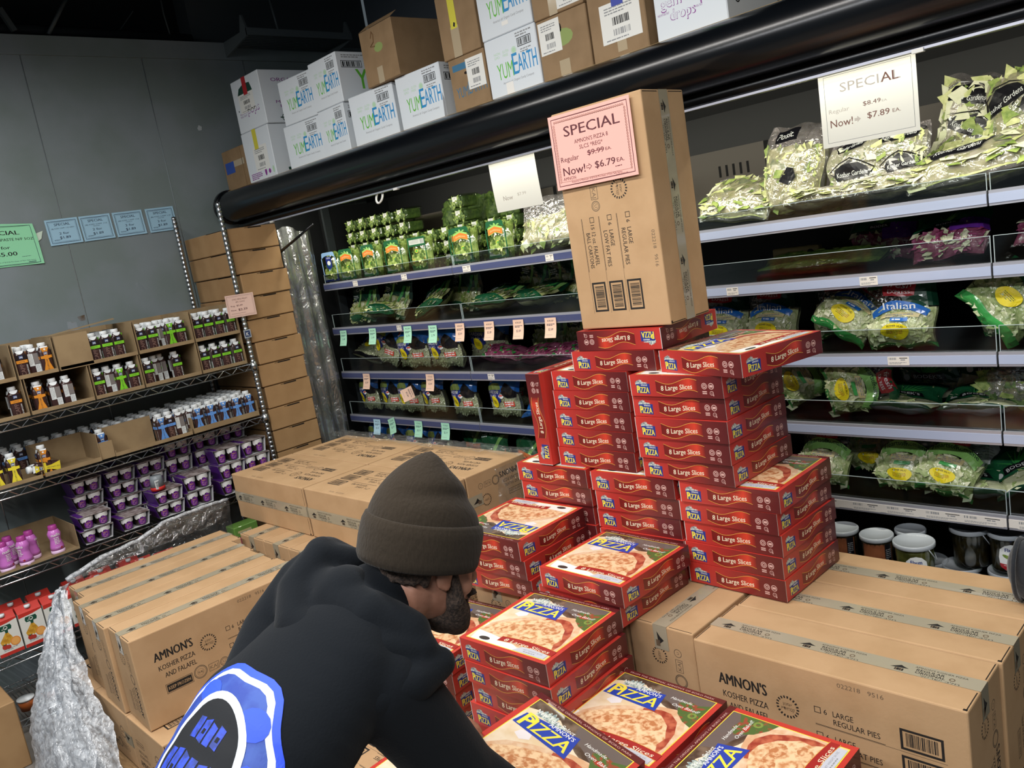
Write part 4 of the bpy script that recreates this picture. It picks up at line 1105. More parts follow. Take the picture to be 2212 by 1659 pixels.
# ================================================================ produce
def leafmat(name, c1, c2, scale=45, rough=.5): return mat(name, c1, rough, col2=c2, scale=scale, lo=.35, hi=.65, bump=.5, bscale=scale * 1.4)
m_lf_pale = leafmat('pale_leaf', '#b9c27a', '#dfe0a6'); m_lf_mid = leafmat('green_leaf', '#6f8a3c', '#a8b866'); m_lf_dark = leafmat('dark_leaf', '#3d5a2a', '#6b853f')
m_lf_white = leafmat('white_rib', '#d5dab2', '#ecebce', 30); m_lf_cut = leafmat('cut_lettuce', '#b8c48a', '#dfe2be', 60); m_lf_cut2 = leafmat('cut_lettuce_green', '#8fa763', '#c3cf98', 60)
m_slaw = leafmat('shredded_cabbage', '#a9b08a', '#cfd2b4', 120); m_slawp = leafmat('purple_shreds', '#5b3550', '#b9b59a', 140); m_car = leafmat('carrot_shreds', '#c5602a', '#dd8a4a', 90)
m_onion = leafmat('red_radish', '#8e2f5c', '#b5648a', 40)
m_bagfilm = film_mat('bag_film', '#f4f6f0', .10, .10, .8, 38)
m_bagfilm2 = film_mat('cloudy_bag_film', '#e9e4e4', .22, .16, .9, 30, body=.10)
m_tubfilm = film_mat('clamshell_plastic', '#eef2e8', .10, .08, .25, 20)
m_bgreen = mat('bag_green_print', '#1c5a38', .3, coat=.5); m_bgreen2 = mat('bag_bright_green_print', '#3fa04f', .3, coat=.5); m_blgreen = mat('bag_lime_print', '#8cc36a', .3, coat=.5)
m_bblue = mat('bag_blue_print', '#1f66b8', .3, coat=.5); m_bnavy = mat('bag_navy_print', '#22307e', .3, coat=.5); m_bred = mat('bag_red_print', '#a5282f', .3, coat=.5)
m_byel = mat('bag_yellow_sticker', '#ecd81f', .45); m_bor = mat('bag_orange_print', '#e2762f', .35, coat=.4); m_borr = mat('bag_coral_print', '#d1503a', .35, coat=.4)
m_bblack = mat('bag_black_print', '#15151a', .3, coat=.4); m_bwhite = mat('bag_white_print', '#e9ecea', .4); m_btan = mat('bag_tan_print', '#cfc28c', .4); m_bpurp = mat('bag_purple_print', '#6a2f9a', .3, coat=.4); m_bdk = mat('bag_dark_green_print', '#123c2a', .3, coat=.5)
m_bsil = mat('bag_silver_back', '#b9c1c6', .35)

def pillow(w, h, t, seed, flat=.012, amp=.006, sag=0.0):
    r = random.Random(seed); k = [r.uniform(0, 6.28) for _ in range(8)]
    def th(u, v):
        e = max(0, 1 - abs(u) ** 3.2) ** .6 * max(0, 1 - abs(v) ** 4) ** .6
        n = amp * (sin(u * 5 + k[0] + v * 3) + sin(v * 7 + k[1] - u * 2) + .6 * sin(u * 11 + v * 9 + k[2])) * e
        return t / 2 * e * (1 - .28 * v - sag * v) + n * .5
    def P(u, v, s, off=0.0):
        x = u * w / 2 * (1 - .05 * v * v + .02 * sin(v * 4 + k[3])) + .006 * sin(v * 5 + k[4])
        z = (v + 1) * h / 2 + .006 * sin(u * 6 + k[5]) * abs(v)
        return Vector((x, s * (th(u, v) + off) + .010 * sin(v * 3 + k[6]), z))
    return P
def leaves(b, P, n, mats, size, seed, vlo=-.92, vhi=.6, both=False):
    r = random.Random(seed)
    for _ in range(n):
        u, v = r.uniform(-.86, .86), r.uniform(vlo, vhi)
        s = -1 if not both or r.random() < .75 else 1
        c = P(u, v, s, -.004 + r.uniform(-.006, .003))
        a = r.uniform(0, 6.28); q = size * r.uniform(.5, 1.2)
        d1 = Vector((cos(a), 0, sin(a))) * q; d2 = Vector((-sin(a), 0, cos(a))) * q * r.uniform(.4, .8)
        up = Vector((0, -1, 0)) * q * r.uniform(-.1, .25)
        b.add([c - d1, c - d2 * .9 + up * .4, c + d1 + up * .3, c + d2 + up, c + up * .6], [(0, 1, 4), (1, 2, 4), (2, 3, 4), (3, 0, 4)], r.choice(mats), True)
def make_bag(name, label, w, h, t, core, leafm, draw=None, seed=1, film=None, fill=.7, n=90, size=.016, back=None, group=None, amp=.006, vlo=-.92):
    root = tag(empty(name), label, 'bag', group)
    P = pillow(w, h, t, seed, amp=amp); vt = -1 + 2 * fill
    b = MB()
    for s in (-1, 1):
        b.grid(lambda a, c: P((a * 2 - 1) * .95, -.97 + (vt + .97) * c, s, -.005), 14, 14, core)
    leaves(b, P, n, leafm, size, seed + 7, vlo, vt)
    b.obj('contents', root)
    b = MB()
    fm = film or m_bagfilm
    for s in (-1, 1):
        b.grid(lambda a, c: P(a * 2 - 1, c * 2 - 1, s), 18, 18, (back if (back and s > 0) else fm))
    b.obj('film', root)
    if draw:
        b = MB()
        f = lambda x, y, l=0: P(max(-1, min(1, x / w * 2 - 1)), max(-1, min(1, y / h * 2 - 1)), -1, .0008 + l * .0004)
        draw(b, f, w, h); b.obj('bag_print', root)
    return root
SB = .022   # tessellation of prints on bags
def oval_sticker(b, f, cx, cy, rx, ry, rot=0, l=4, txt="KOSHER SALAD"):
    b.disk(f, cx, cy, rx, ry, m_byel, l, 20, sub=SB, rot=rot)
    if rot == 0 and rx > .02:
        b.text(f, txt, cx, cy + ry * .45, ry * .26, m_ink, l + 1, w=rx * 1.15, align='c', bold=.02, arc=ry * .12)
    b.lines(f, cx - rx * .55, cy + ry * .15, rx * 1.1, 4, ry * .07, ry * .1, m_olive, l + 1, 3)
def d_italian(b, f, w, h):
    b.rect(f, 0, h * .86, w, h, m_bgreen, 1, SB); b.rect(f, w * .55, h * .58, w, h * .88, m_bdk, 1, SB); b.rect(f, 0, 0, w, h * .07, m_bgreen2, 1, SB)
    b.poly(f, [(w * .30, h * .74), (w * .27, h * .90), (w * .34, h * .985), (w * .72, h * .985), (w * .76, h * .88), (w * .72, h * .74)], m_bred, 3, SB)
    b.text(f, "fresh", w * .34, h * .86, h * .085, m_bwhite, 4, w=w * .34, bold=.02, shear=.15); b.text(f, "EXPRESS", w * .36, h * .775, h * .05, m_bwhite, 4, w=w * .31, bold=.01)
    A = []; B = []
    for i in range(11):
        s = i / 10; A.append((w * (.06 + .86 * s), h * (.52 + .16 * sin(pi * s)))); B.append((w * (.10 + .78 * s), h * (.44 + .12 * sin(pi * s))))
    b.poly(f, A + B[::-1], m_bblue, 3, SB)
    b.text(f, "Italian", w * .26, h * .555, h * .10, m_bwhite, 4, w=w * .46, bold=.03)
    b.poly(f, [(w * .24, h * .48), (w * .5, h * .52), (w * .8, h * .48), (w * .78, h * .43), (w * .5, h * .475), (w * .22, h * .43)], m_btan, 4, SB); b.lines(f, w * .3, h * .475, w * .4, 2, .003, .004, m_grey, 5)
    b.rect(f, w * .38, h * .39, w * .64, h * .44, m_bblue, 4, SB); b.lines(f, w * .41, h * .41, w * .2, 1, .004, .003, m_bwhite, 5)
    oval_sticker(b, f, w * .48, h * .25, w * .21, h * .115)
def d_romaine(b, f, w, h):
    b.rect(f, 0, h * .86, w, h, m_bgreen, 1, SB); b.rect(f, 0, 0, w, h * .06, m_bgreen2, 1, SB)
    b.poly(f, [(w * .32, h * .76), (w * .30, h * .90), (w * .36, h * .985), (w * .72, h * .985), (w * .76, h * .86), (w * .72, h * .76)], m_bred, 3, SB)
    b.text(f, "fresh", w * .36, h * .875, h * .075, m_bwhite, 4, w=w * .32, bold=.02, shear=.15); b.text(f, "EXPRESS", w * .37, h * .79, h * .045, m_bwhite, 4, w=w * .30, bold=.01)
    A = []; B = []
    for i in range(11):
        s = i / 10; A.append((w * (.05 + .9 * s), h * (.60 + .17 * sin(pi * s)))); B.append((w * (.10 + .8 * s), h * (.44 + .15 * sin(pi * s))))
    b.poly(f, A + B[::-1], m_blgreen, 2, SB)
    b.text(f, "HeartsofRomaine", w * .12, h * .585, h * .075, m_bdk, 4, w=w * .76, bold=.02, arc=h * .10)
    b.rect(f, w * .28, h * .46, w * .70, h * .54, m_btan, 4, SB); b.lines(f, w * .31, h * .52, w * .36, 3, .003, .003, m_grey, 5)
    b.rect(f, w * .38, h * .40, w * .64, h * .45, m_bgreen2, 4, SB)
    oval_sticker(b, f, w * .50, h * .25, w * .21, h * .10)
def d_slaw(b, f, w, h):
    b.rect(f, 0, h * .60, w, h, m_bblue, 1, SB)
    b.disk(f, w * .16, h * .88, w * .10, h * .075, m_bwhite, 2, 16, SB); b.disk(f, w * .16, h * .88, w * .085, h * .06, m_bred, 3, 16, SB); b.rect(f, w * .10, h * .87, w * .22, h * .89, m_bwhite, 4)
    b.poly(f, [(w * .02, h * .60), (w * .06, h * .72), (w * .22, h * .78), (w * .42, h * .80), (w * .52, h * .70), (w * .50, h * .60)], m_lf_mid, 3, SB)
    b.poly(f, [(w * .02, h * .62), (w * .54, h * .66), (w * .52, h * .40), (w * .40, h * .32), (w * .18, h * .32), (w * .05, h * .42)], m_bnavy, 4, SB)
    b.text(f, "GARDEN", w * .08, h * .56, h * .07, m_bwhite, 5, w=w * .40, bold=.02, shear=.1); b.text(f, "SALAD", w * .12, h * .48, h * .06, m_bwhite, 5, w=w * .28, bold=.02)
    oval_sticker(b, f, w * .30, h * .36, w * .12, h * .145, .15, 6)
    b.poly(f, [(w * .62, h * .82), (w * .55, h * .68), (w * .60, h * .52), (w * .72, h * .46), (w * .95, h * .48), (w * .98, h * .60), (w * .84, h * .72)], m_bblack, 4, SB)
    b.disk(f, w * .56, h * .50, w * .07, h * .05, m_bwhite, 4, 14, SB); b.disk(f, w * .56, h * .52, w * .05, h * .02, m_borr, 5, 12, SB)
    b.rect(f, w * .60, h * .26, w * .88, h * .38, m_borr, 4, SB); b.lines(f, w * .63, h * .35, w * .22, 3, .006, .006, m_bwhite, 5)
    b.rect(f, 0, .0, w, h * .03, m_bblack, 2, SB)
def d_heart(b, f, w, h):
    b.rect(f, 0, h * .55, w, h, m_bdk, 1, SB); b.text(f, "Cut", w * .3, h * .82, h * .10, m_bwhite, 3, w=w * .3, shear=.1)
    for x0, x1, m in ((.38, .46, m_blgreen), (.70, .80, m_bgreen2), (.86, .9, m_blgreen)):
        b.poly(f, [(w * x0, h * .42), (w * (x0 + .06), h * .42), (w * (x1 + .08), h * .85), (w * x1, h * .85)], m, 2, SB)
    b.poly(f, [(0, h * .14), (w * .4, h * .22), (w, h * .10), (w, 0), (0, 0)], m_bgreen, 2, SB)
    b.lines(f, w * .12, h * .7, w * .25, 3, .005, .006, m_bwhite, 3)
def d_purple(b, f, w, h):
    b.rect(f, 0, h * .55, w, h, m_bgreen, 1, SB); b.rect(f, w * .55, h * .36, w, h * .66, m_bpurp, 2, SB)
    for i in range(7):
        a = radians(30 + i * 20); b.poly(f, [(w * .5 + .01 * sin(a), h * .66), (w * .5 + .06 * cos(a), h * .66 + .05 * sin(a)), (w * .5 + .02 * cos(a + .4), h * .66 + .012)], m_blgreen, 3)
    b.rect(f, w * .34, h * .58, w * .66, h * .66, m_bblack, 4, SB); b.text(f, "BODEK", w * .5, h * .60, h * .045, m_bwhite, 5, w=w * .26, align='c')
def d_bodek(b, f, w, h):
    b.rect(f, 0, h * .35, w, h, m_bgreen, 1, SB); b.rect(f, 0, h * .8, w, h, m_bdk, 2, SB)
    for i in range(9):
        a = radians(20 + i * 17.5); b.poly(f, [(w * .45 + .012 * cos(a), h * .5), (w * .45 + .09 * cos(a), h * .5 + .07 * sin(a)), (w * .45 + .02 * cos(a + .2), h * .5 + .015)], m_bgreen2, 3)
    b.poly(f, [(w * .2, h * .40), (w * .75, h * .40), (w * .72, h * .54), (w * .23, h * .54)], m_bblack, 4, SB); b.text(f, "BODEK'S", w * .475, h * .43, h * .07, m_bwhite, 5, w=w * .42, align='c', bold=.01)
    b.disk(f, w * .14, h * .45, .012, .012, m_bwhite, 3, 12); b.rect(f, 0, 0, w, h * .05, m_bdk, 2, SB)
def kosher(b, f, x, y, s, rot=0.0):
    """black basket print with a lettered band"""
    M = lambda p: (x + s * (p[0] * cos(rot) - p[1] * sin(rot)), y + s * (p[0] * sin(rot) + p[1] * cos(rot)))
    b.poly(f, [M(p) for p in ((-.5, .0), (-.42, .16), (-.2, .26), (0, .36), (.22, .28), (.42, .16), (.5, 0), (.44, -.14), (-.44, -.14))], m_bblack, 2, SB)
    g = lambda a, c, l=0: f(*M((a, c)), l)
    b.text(g, "Kosher Gardens", 0, -.06, .13, m_bwhite, 3, w=.84, align='c', shear=.2)
    b.tube([f(*M(p), 3) for p in ((-.5, 0), (-.62, .12), (-.3, .30), (0, .42), (.3, .30), (.62, .1), (.5, -.02))], .0022, m_bblack, 4)
def d_kosher(spots):
    return lambda b, f, w, h: [kosher(b, f, w * sx, h * sy, s, r_) for sx, sy, s, r_ in spots]
def d_posit(b, f, w, h):
    b.rect(f, w * .25, h * .78, w * .62, h * .93, m_bblack, 2, SB); b.text(f, "Posit.", w * .28, h * .82, h * .075, m_bwhite, 3, w=w * .28, shear=.2)
    b.poly(f, [(w * .40, h * .34), (w * .50, h * .48), (w * .62, h * .46), (w * .68, h * .36), (w * .56, h * .28)], m_bblack, 2, SB)

GP = 'bagged salads on the case shelves'
LAY = -pi / 2
D = SHELVES
z1l, z2l, z3l, z4l, z5l = 1.393, 1.113, 0.833, 0.553, 0.26
z1r, z2r, z3r, z4r, z5r = 1.393, 1.176, 0.901, 0.646, 0.365
# --- top row, left: clear salad boxes with a green label
def make_salad(label, lid='green', inverted=False):
    root = tag(empty('salad_box'), label, 'salad box', 'green labelled salad boxes along the top shelf')
    w, h, t = .165, .195, .075
    b = MB()
    P = pillow(w * .95, h * .96, t * .95, 3, amp=.003)
    for s in (-1, 1): b.grid(lambda a, c: P(a * 2 - 1, c * 2 - 1, s, -.004), 10, 10, m_lf_mid)
    leaves(b, P, 120, [m_lf_mid, m_lf_pale, m_lf_dark], .017, 5, -.9, .85); b.obj('contents', root)
    b = MB()
    rb = bmesh.new(); bmesh.ops.create_cube(rb, size=1.0)
    for v in rb.verts: v.co = Vector((v.co.x * w, v.co.y * t, (v.co.z + .5) * h))
    bmesh.ops.bevel(rb, geom=rb.edges[:], offset=.016, segments=3, affect='EDGES')
    b.bm(rb, m_tubfilm, True); rb.free(); b.obj('clear_tub', root)
    b = MB(); f = F((-w / 2, -t / 2 - .001, 0), (1, 0, 0), (0, 0, 1))
    if inverted: f0 = f; f = lambda x, y, l=0: f0(w - x, h - y, l)
    c1, c2 = (m_bgreen, m_bgreen) if lid == 'green' else (mat('pale_blue_label', '#8fb4e0', .4), m_bnavy)
    b.poly(f, [(.012, h * .80), (.018, h * .95), (.03, h - .004), (w - .03, h - .004), (w - .018, h * .95), (w - .012, h * .80), (w * .74, h * .86), (w * .5, h * .885), (w * .26, h * .86)], c1, 1)
    b.poly(f, [(.006, .012), (w - .006, .012), (w - .006, .060), (.006, .060)], c2, 1)
    b.rect(f, .006, .06, .014, h * .8, c1, 1); b.rect(f, w - .014, .06, w - .006, h * .8, c1, 1)
    b.rect(f, .014, .024, w - .02, .050, mat('grey_label_panel', '#b9bdb6', .5), 2); b.bars(f, .018, .026, .03, .022, m_grey, 3, 12, 3); b.lines(f, .06, .042, .08, 4, .002, .003, m_grey, 3)
    if lid == 'green':
        b.poly(f, [(w * .16, h * .62), (w * .5, h * .69), (w * .84, h * .62), (w * .84, h * .81), (w * .5, h * .88), (w * .16, h * .81)], m_blgreen, 2)
        b.poly(f, [(w * .17, h * .63), (w * .5, h * .70), (w * .83, h * .63), (w * .83, h * .77), (w * .5, h * .84), (w * .17, h * .77)], m_bor, 3)
        b.text(f, "Earthbound", w * .5, h * .70, h * .05, m_btan, 4, w=w * .46, align='c', arc=h * .03)
        for k in (-1, 0, 1): b.poly(f, [(w * .5 + k * .012, h * .84), (w * .5 + k * .03 - .008, h * .90), (w * .5 + k * .034, h * .93 - abs(k) * .006), (w * .5 + k * .03 + .01, h * .89)], m_blgreen, 4)
        b.disk(f, w * .55, h * .44, .014, .009, m_byel, 2, 14); b.disk(f, w * .55, h * .44, .011, .0065, m_bgreen2, 3, 14)
    else:
        b.poly(f, [(w * .32, h * .84), (w * .68, h * .84), (w * .68, h * .52), (w * .5, h * .42), (w * .32, h * .52)], m_bnavy, 2); b.text(f, "KEN", w * .5, h * .77, h * .05, m_bwhite, 3, w=w * .22, align='c', bold=.02); b.disk(f, w * .5, h * .64, .018, .014, m_bwhite, 3, 12); b.text(f, "ZEN", w * .5, h * .54, h * .04, m_bgreen2, 3, w=w * .18, align='c', bold=.02)
        b.rect(f, w * .42, .062, w * .58, .088, c1, 2)
    b.obj('printed_label', root)
    return root
sg = make_salad('-'); sb_ = make_salad('blue topped salad box at the end of the top shelf by the clear sheet', 'blue'); si = make_salad('upside-down salad box with its orange banner at the bottom', 'green', True)
place(sb_, (-4.455, 2.85, z1l), (0, 0, .04))
for x, y, a, lab in ((-4.265, 2.85, .02, 'green labelled salad box next to the blue topped one'), (-4.03, 2.85, -.04, 'green labelled salad box with a gap before it, second after the blue topped one'), (-3.90, 2.94, .05, 'green labelled salad box set back between two others on the top shelf'),
                     (-3.795, 2.85, .02, 'green labelled salad box touching the upside-down one'), (-3.33, 2.94, .03, 'green labelled salad box set back past the shelf joint'), (-3.205, 2.85, -.03, 'green labelled salad box right of the shelf joint, facing straight out'), (-2.945, 2.85, -.08, 'salad box with a glaring crinkled front beside the celery bag')):
    place(sg, (x, y, z1l), (0, 0, a), lab)
place(si, (-3.57, 2.85, z1l), (0, 0, 0))
# clamshells stacked behind
cs = tag(empty('clamshell'), '-', 'clamshell', 'small clear clamshells of greens stacked behind the salad boxes')
b = MB(); b.rbox(-.05, .05, -.055, .055, .004, .062, m_lf_dark, .012, 2)
P = lambda u, v, s, o=0: Vector((u * .052, -.055 + o, .033 + v * .03))
rr = random.Random(3)
leaves(b, P, 60, [m_lf_dark, m_lf_mid, m_lf_mid], .014, 4, -.9, .9); b.obj('contents', cs)
b = MB(); b.rbox(-.057, .057, -.062, .062, 0, .072, m_tubfilm, .012, 2); b.rbox(-.06, .06, -.065, .065, .062, .067, m_tubfilm, .003, 1); b.obj('clear_tub', cs)
b = MB(); f = F((-.057, -.0635, 0), (1, 0, 0), (0, 0, 1)); b.rect(f, .035, .038, .075, .062, m_white, 2); b.lines(f, .04, .055, .03, 2, .003, .003, m_grey, 3); b.rect(f, .055, .028, .07, .04, m_white, 2); b.obj('sticker', cs)
k = 0
ROWN = ['bottom', 'second', 'third', 'fourth', 'top']
COLN = ['first', 'second', 'third', 'fourth', 'fifth', 'sixth', 'seventh', 'eighth', 'ninth', 'tenth', 'eleventh', 'twelfth']
rj = random.Random(9)
for c in range(12):
    top = 5 if c < 5 else (5 if c == 8 else 3)
    for q in range(top):
        place(cs, (-4.43 + c * .128 + rj.uniform(-.006, .006), 3.06 + rj.uniform(-.008, .008), z1l + q * .0735), (0, 0, rj.uniform(-.05, .05)), 'clear clamshell of greens, %s of the %s stack from the case end' % (ROWN[q], COLN[c]))
for c in range(5):
    t = tag(empty('herb_sleeve', (-3.72 + c * .12, 3.22, z1l)), 'tall dark bunch of herbs behind the clamshells, %s from the case end' % COLN[c], 'herbs', 'dark herb bunches at the back of the top shelf')
    b = MB(); P = pillow(.13, .36, .09, c + 20, amp=.01)
    b.grid(lambda a, q: P(a * 2 - 1, q * 2 - 1, -1), 10, 14, m_lf_dark); b.grid(lambda a, q: P(a * 2 - 1, q * 2 - 1, 1), 10, 14, m_lf_dark); leaves(b, P, 70, [m_lf_dark], .02, c, -.9, .9); b.obj('leaf_bunch', t)
# celery bag at the carton side
bg = make_bag('celery_bag', 'clear bag of celery lying between the salad boxes and the upright carton', .46, .25, .11, m_lf_pale, [m_lf_pale, m_lf_mid, m_lf_white], seed=11, film=m_bagfilm2, fill=.62, n=120, size=.03)
place(bg, (-2.62, 2.885, z1l + .005), (-.25, -.06, .02))
bg = make_bag('celery_bag', 'clear bag of greens leaning behind the celery bag near the upright carton', .26, .30, .12, m_lf_dark, [m_lf_dark, m_lf_mid], seed=12, film=m_bagfilm2, fill=.9, n=80, size=.028)
place(bg, (-2.55, 3.08, z1l + .005), (-.2, 0, 0))
# --- top row, right: lettuce bags
def lettuce(x, y, z, rot, w, h, t, label, core, lv, draw=None, seed=1, fill=.8, film=None, size=.03, n=110):
    bg = make_bag('lettuce_bag', label, w, h, t, core, lv, draw, seed, film or m_bagfilm2, fill, n, size, group='lettuce bags on the top shelf'); bg.location = (x, y, z); bg.rotation_euler = rot
lettuce(-1.72, 2.90, z1r + .02, (-.95, .1, .1), .30, .26, .10, 'bag of romaine leaves lying right behind the upright carton', m_lf_pale, [m_lf_pale, m_lf_white, m_lf_mid], None, 21)
lettuce(-1.50, 2.96, z1r, (-.25, .05, -.1), .25, .33, .13, 'bag of frilly yellow-green lettuce standing upright with a small black print', m_lf_pale, [m_lf_pale, m_lf_pale, m_lf_mid], d_posit, 22, .72, None, .022, 170)
lettuce(-1.18, 2.93, z1r + .01, (-.35, -.02, 0), .35, .25, .12, 'clear bag with several black basket prints under the hanging white sign', m_lf_cut, [m_lf_pale, m_lf_mid, m_lf_white], d_kosher(((.28, .80, .10, .05), (.74, .82, .13, .0), (.30, .40, .13, -.05), (.78, .40, .11, .1))), 23, .85)
lettuce(-1.35, 2.835, z1r + .045, (-1.35, .0, .12), .24, .10, .07, 'long pale romaine lying along the shelf edge with a black band', m_lf_pale, [m_lf_white, m_lf_pale], d_kosher(((.5, .5, .12, 0),)), 24, .95)
lettuce(-1.14, 2.84, z1r + .045, (-1.3, .0, .1), .26, .11, .075, 'short pale romaine lying next to the long one at the shelf edge', m_lf_pale, [m_lf_white, m_lf_pale, m_lf_mid], d_kosher(((.35, .5, .12, 0),)), 25, .95)
lettuce(-0.86, 2.865, z1r + .05, (-1.15, -.12, .05), .42, .19, .11, 'fat romaine bag with a black band, lying across the shelf joint', m_lf_pale, [m_lf_white, m_lf_pale, m_lf_mid], d_kosher(((.42, .42, .16, .05),)), 26, .95, None, .04)
lettuce(-1.0, 3.17, z1r + .02, (-.15, .22, 0), .20, .36, .12, 'romaine bag standing at the back beside the hanging white sign', m_lf_mid, [m_lf_pale, m_lf_mid, m_lf_white], d_kosher(((.45, .78, .14, -.1), (.55, .5, .14, -.3))), 27, .9, None, .04)
lettuce(-0.74, 3.06, z1r + .08, (-.35, -.1, -.1), .27, .30, .12, 'big romaine bag with two black basket prints above the fat one', m_lf_pale, [m_lf_pale, m_lf_white, m_lf_mid], d_kosher(((.25, .62, .15, .35), (.72, .55, .16, .2))), 28, .9, None, .04)
lettuce(-0.45, 2.95, z1r + .02, (-.5, 0, 0), .34, .30, .14, 'romaine bag past the shelf joint at the picture edge', m_lf_pale, [m_lf_pale, m_lf_white, m_lf_mid], d_kosher(((.3, .5, .15, .3),)), 29, .9, None, .04)
# --- second row
hb = make_bag('romaine_bag', '-', .26, .24, .09, m_lf_pale, [m_lf_pale, m_lf_white, m_lf_mid], d_heart, 31, fill=.62, group='dark green romaine bags on the second shelf', size=.022, n=120)
for x, y, z, rot, lab in ((-4.36, 2.92, z2l, (-.3, 0, .06), 'dark green romaine bag standing nearest the case end'), (-4.10, 2.95, z2l, (-.35, .2, 0), 'dark green romaine bag leaning beside the one at the case end'), (-4.12, 2.86, z2l + .055, (-1.2, .1, .15), 'dark green romaine bag lying low along the shelf edge'),
                          (-3.68, 2.90, z2l + .03, (-.95, -.35, .1), 'romaine bag tilted with a bright green stripe, before the shelf joint'), (-3.62, 3.12, z2l, (-.15, .1, 0), 'romaine bag standing in the shade behind the tilted one'), (-3.22, 2.92, z2l + .05, (-1.3, 0, .05), 'romaine bag lying flat right of the shelf joint'), (-2.98, 2.97, z2l + .05, (-1.35, .0, -.2), 'romaine bag lying flat with a clear corner, farther along from the joint'),
                          (-3.12, 3.2, z2l, (-.1, .15, 0), 'romaine bag standing deep in the shade, right of the joint'), (-2.88, 3.2, z2l, (-.1, -.1, 0), 'romaine bag standing deepest in the dark gap')):
    place(hb, (x, y, z), rot, lab)
pb = make_bag('radish_bag', '-', .24, .20, .07, m_onion, [m_onion, m_lf_white, m_lf_white, m_onion], d_purple, 33, fill=.5, group='purple and green radish bags on the second shelf', size=.02)
for x, y, z, rot, lab in ((-.955, 2.90, z2r + .02, (-.75, -.1, .05), 'purple and green radish bag at the shelf joint with its corner up'), (-.66, 2.90, z2r + .03, (-1.1, .1, 0), 'purple bag just past the shelf joint at the picture edge'), (-1.26, 3.15, z2r, (-.2, 0, 0), 'purple bag with a leaf burst standing in the dark at the back')):
    place(pb, (x, y, z), rot, lab)
t = tag(empty('tofu_pack', (-1.62, 3.2, z2r)), 'pale flat pack standing in the dark at the back of the second shelf', 'pack'); b = MB(); b.rbox(-.10, .10, -.02, .02, 0, .09, m_btan, .008, 2); b.disk(F((-.1, -.021, 0), (1, 0, 0), (0, 0, 1)), .165, .065, .014, .012, m_bblack, 2, 14); b.obj('wrapped_pack', t)
cb = make_bag('greens_bag', 'flat clear bag of greens lying along the glass-fronted edge beside the upright carton', .5, .16, .05, m_lf_dark, [m_lf_dark, m_lf_mid], None, 35, fill=.9, size=.025); place(cb, (-1.42, 2.92, z2r + .035), (-1.45, 0, 0))
# --- third row, left: blue slaw bags ; right: Italian blend
sl = make_bag('slaw_bag', '-', .27, .235, .10, m_slaw, [m_slaw, m_slaw, m_slawp, m_lf_white], d_slaw, 41, fill=.55, group='blue slaw bags on the shelves behind the flat cartons', size=.011, n=200)
for x, y, z, rot, lab in ((-4.19, 2.90, z3l, (-.35, .28, -.1), 'blue slaw bag with its open top flopping over, nearest the case end'), (-4.42, 2.93, z3l + .05, (-1.25, .3, .2), 'blue slaw bag slumped flat behind the shelf guard'), (-3.93, 3.06, z3l, (-.1, 0, 0), 'blue slaw bag standing in the shade behind the floppy one'),
                          (-3.86, 2.88, z3l, (-.12, 0, .05), 'blue slaw bag with an upright oval sticker, beside the floppy one'), (-3.57, 2.88, z3l, (-.12, 0, .03), 'blue slaw bag with a tilted oval sticker, next to the shelf joint'), (-3.4, 3.05, z3l, (-.1, .1, .2), 'blue slaw bag peeking out behind the shelf joint on the third shelf')):
    place(sl, (x, y, z), rot, lab)
ro = make_bag('radicchio_bag', '-', .27, .13, .07, m_onion, [m_onion, m_onion, m_lf_white, m_bgreen2], None, 43, fill=.9, group='red and green bags on the third shelf', size=.02, n=60)
for x, a, lab in ((-3.17, .12, 'red bag lying just right of the third shelf joint'), (-2.92, -.1, 'red bag lying second from the third shelf joint'), (-2.66, .1, 'red and green bag lying beside the pizza tower')): place(ro, (x, 2.90, z3l + .03), (-1.3, a, a), lab)
for i, x in enumerate((-3.05, -2.8, -2.55)): place(hb, (x, 3.18, z3l), (-.1, .1, 0), 'dark bag standing in the shade behind the red bags, %s from the joint' % COLN[i])
it = make_bag('italian_salad_bag', '-', .225, .24, .09, m_lf_cut, [m_lf_cut, m_lf_cut, m_lf_white, m_lf_cut2], d_italian, 51, fill=.56, group='Italian blend salad bags on the third shelf', size=.016, n=170)
for x, y, z, rot, lab in ((-1.105, 2.865, z3r, (-.14, 0, .05), 'salad bag with a blue Italian banner standing at the front'), (-1.345, 2.88, z3r + .02, (-.75, .55, -.1), 'Italian salad bag toppled beside the front one'), (-1.66, 3.02, z3r, (-.1, 0, 0), 'Italian salad bag standing in the shade beside the upright carton'), (-1.40, 3.08, z3r + .01, (-.1, -.05, 0), 'Italian salad bag standing in the shade behind the toppled one'),
                          (-1.26, 3.05, z3r, (-.1, .12, .1), 'Italian salad bag tucked in the shade behind the front one'), (-.80, 3.05, z3r, (-.1, 0, 0), 'salad bag in the shade past the shelf joint'), (-1.87, 3.0, z3r, (-.1, 0, .1), 'salad bag mostly hidden behind the upright carton')): place(it, (x, y, z), rot, lab)
place(make_bag('salad_bag', 'tilted salad bag with a yellow sticker and green ends, leaning over the third shelf joint', .24, .20, .09, m_lf_cut2, [m_lf_cut, m_lf_cut2, m_lf_white], lambda b, f, w, h: (b.rect(f, 0, 0, w, h * .16, m_bgreen2, 1, SB), b.rect(f, w * .1, h * .8, w, h, m_bgreen, 1, SB), oval_sticker(b, f, w * .5, h * .5, w * .17, h * .15, .1)), 55, fill=.78, size=.016, n=130), (-.86, 2.87, z3r + .04), (-.5, .85, -.15))
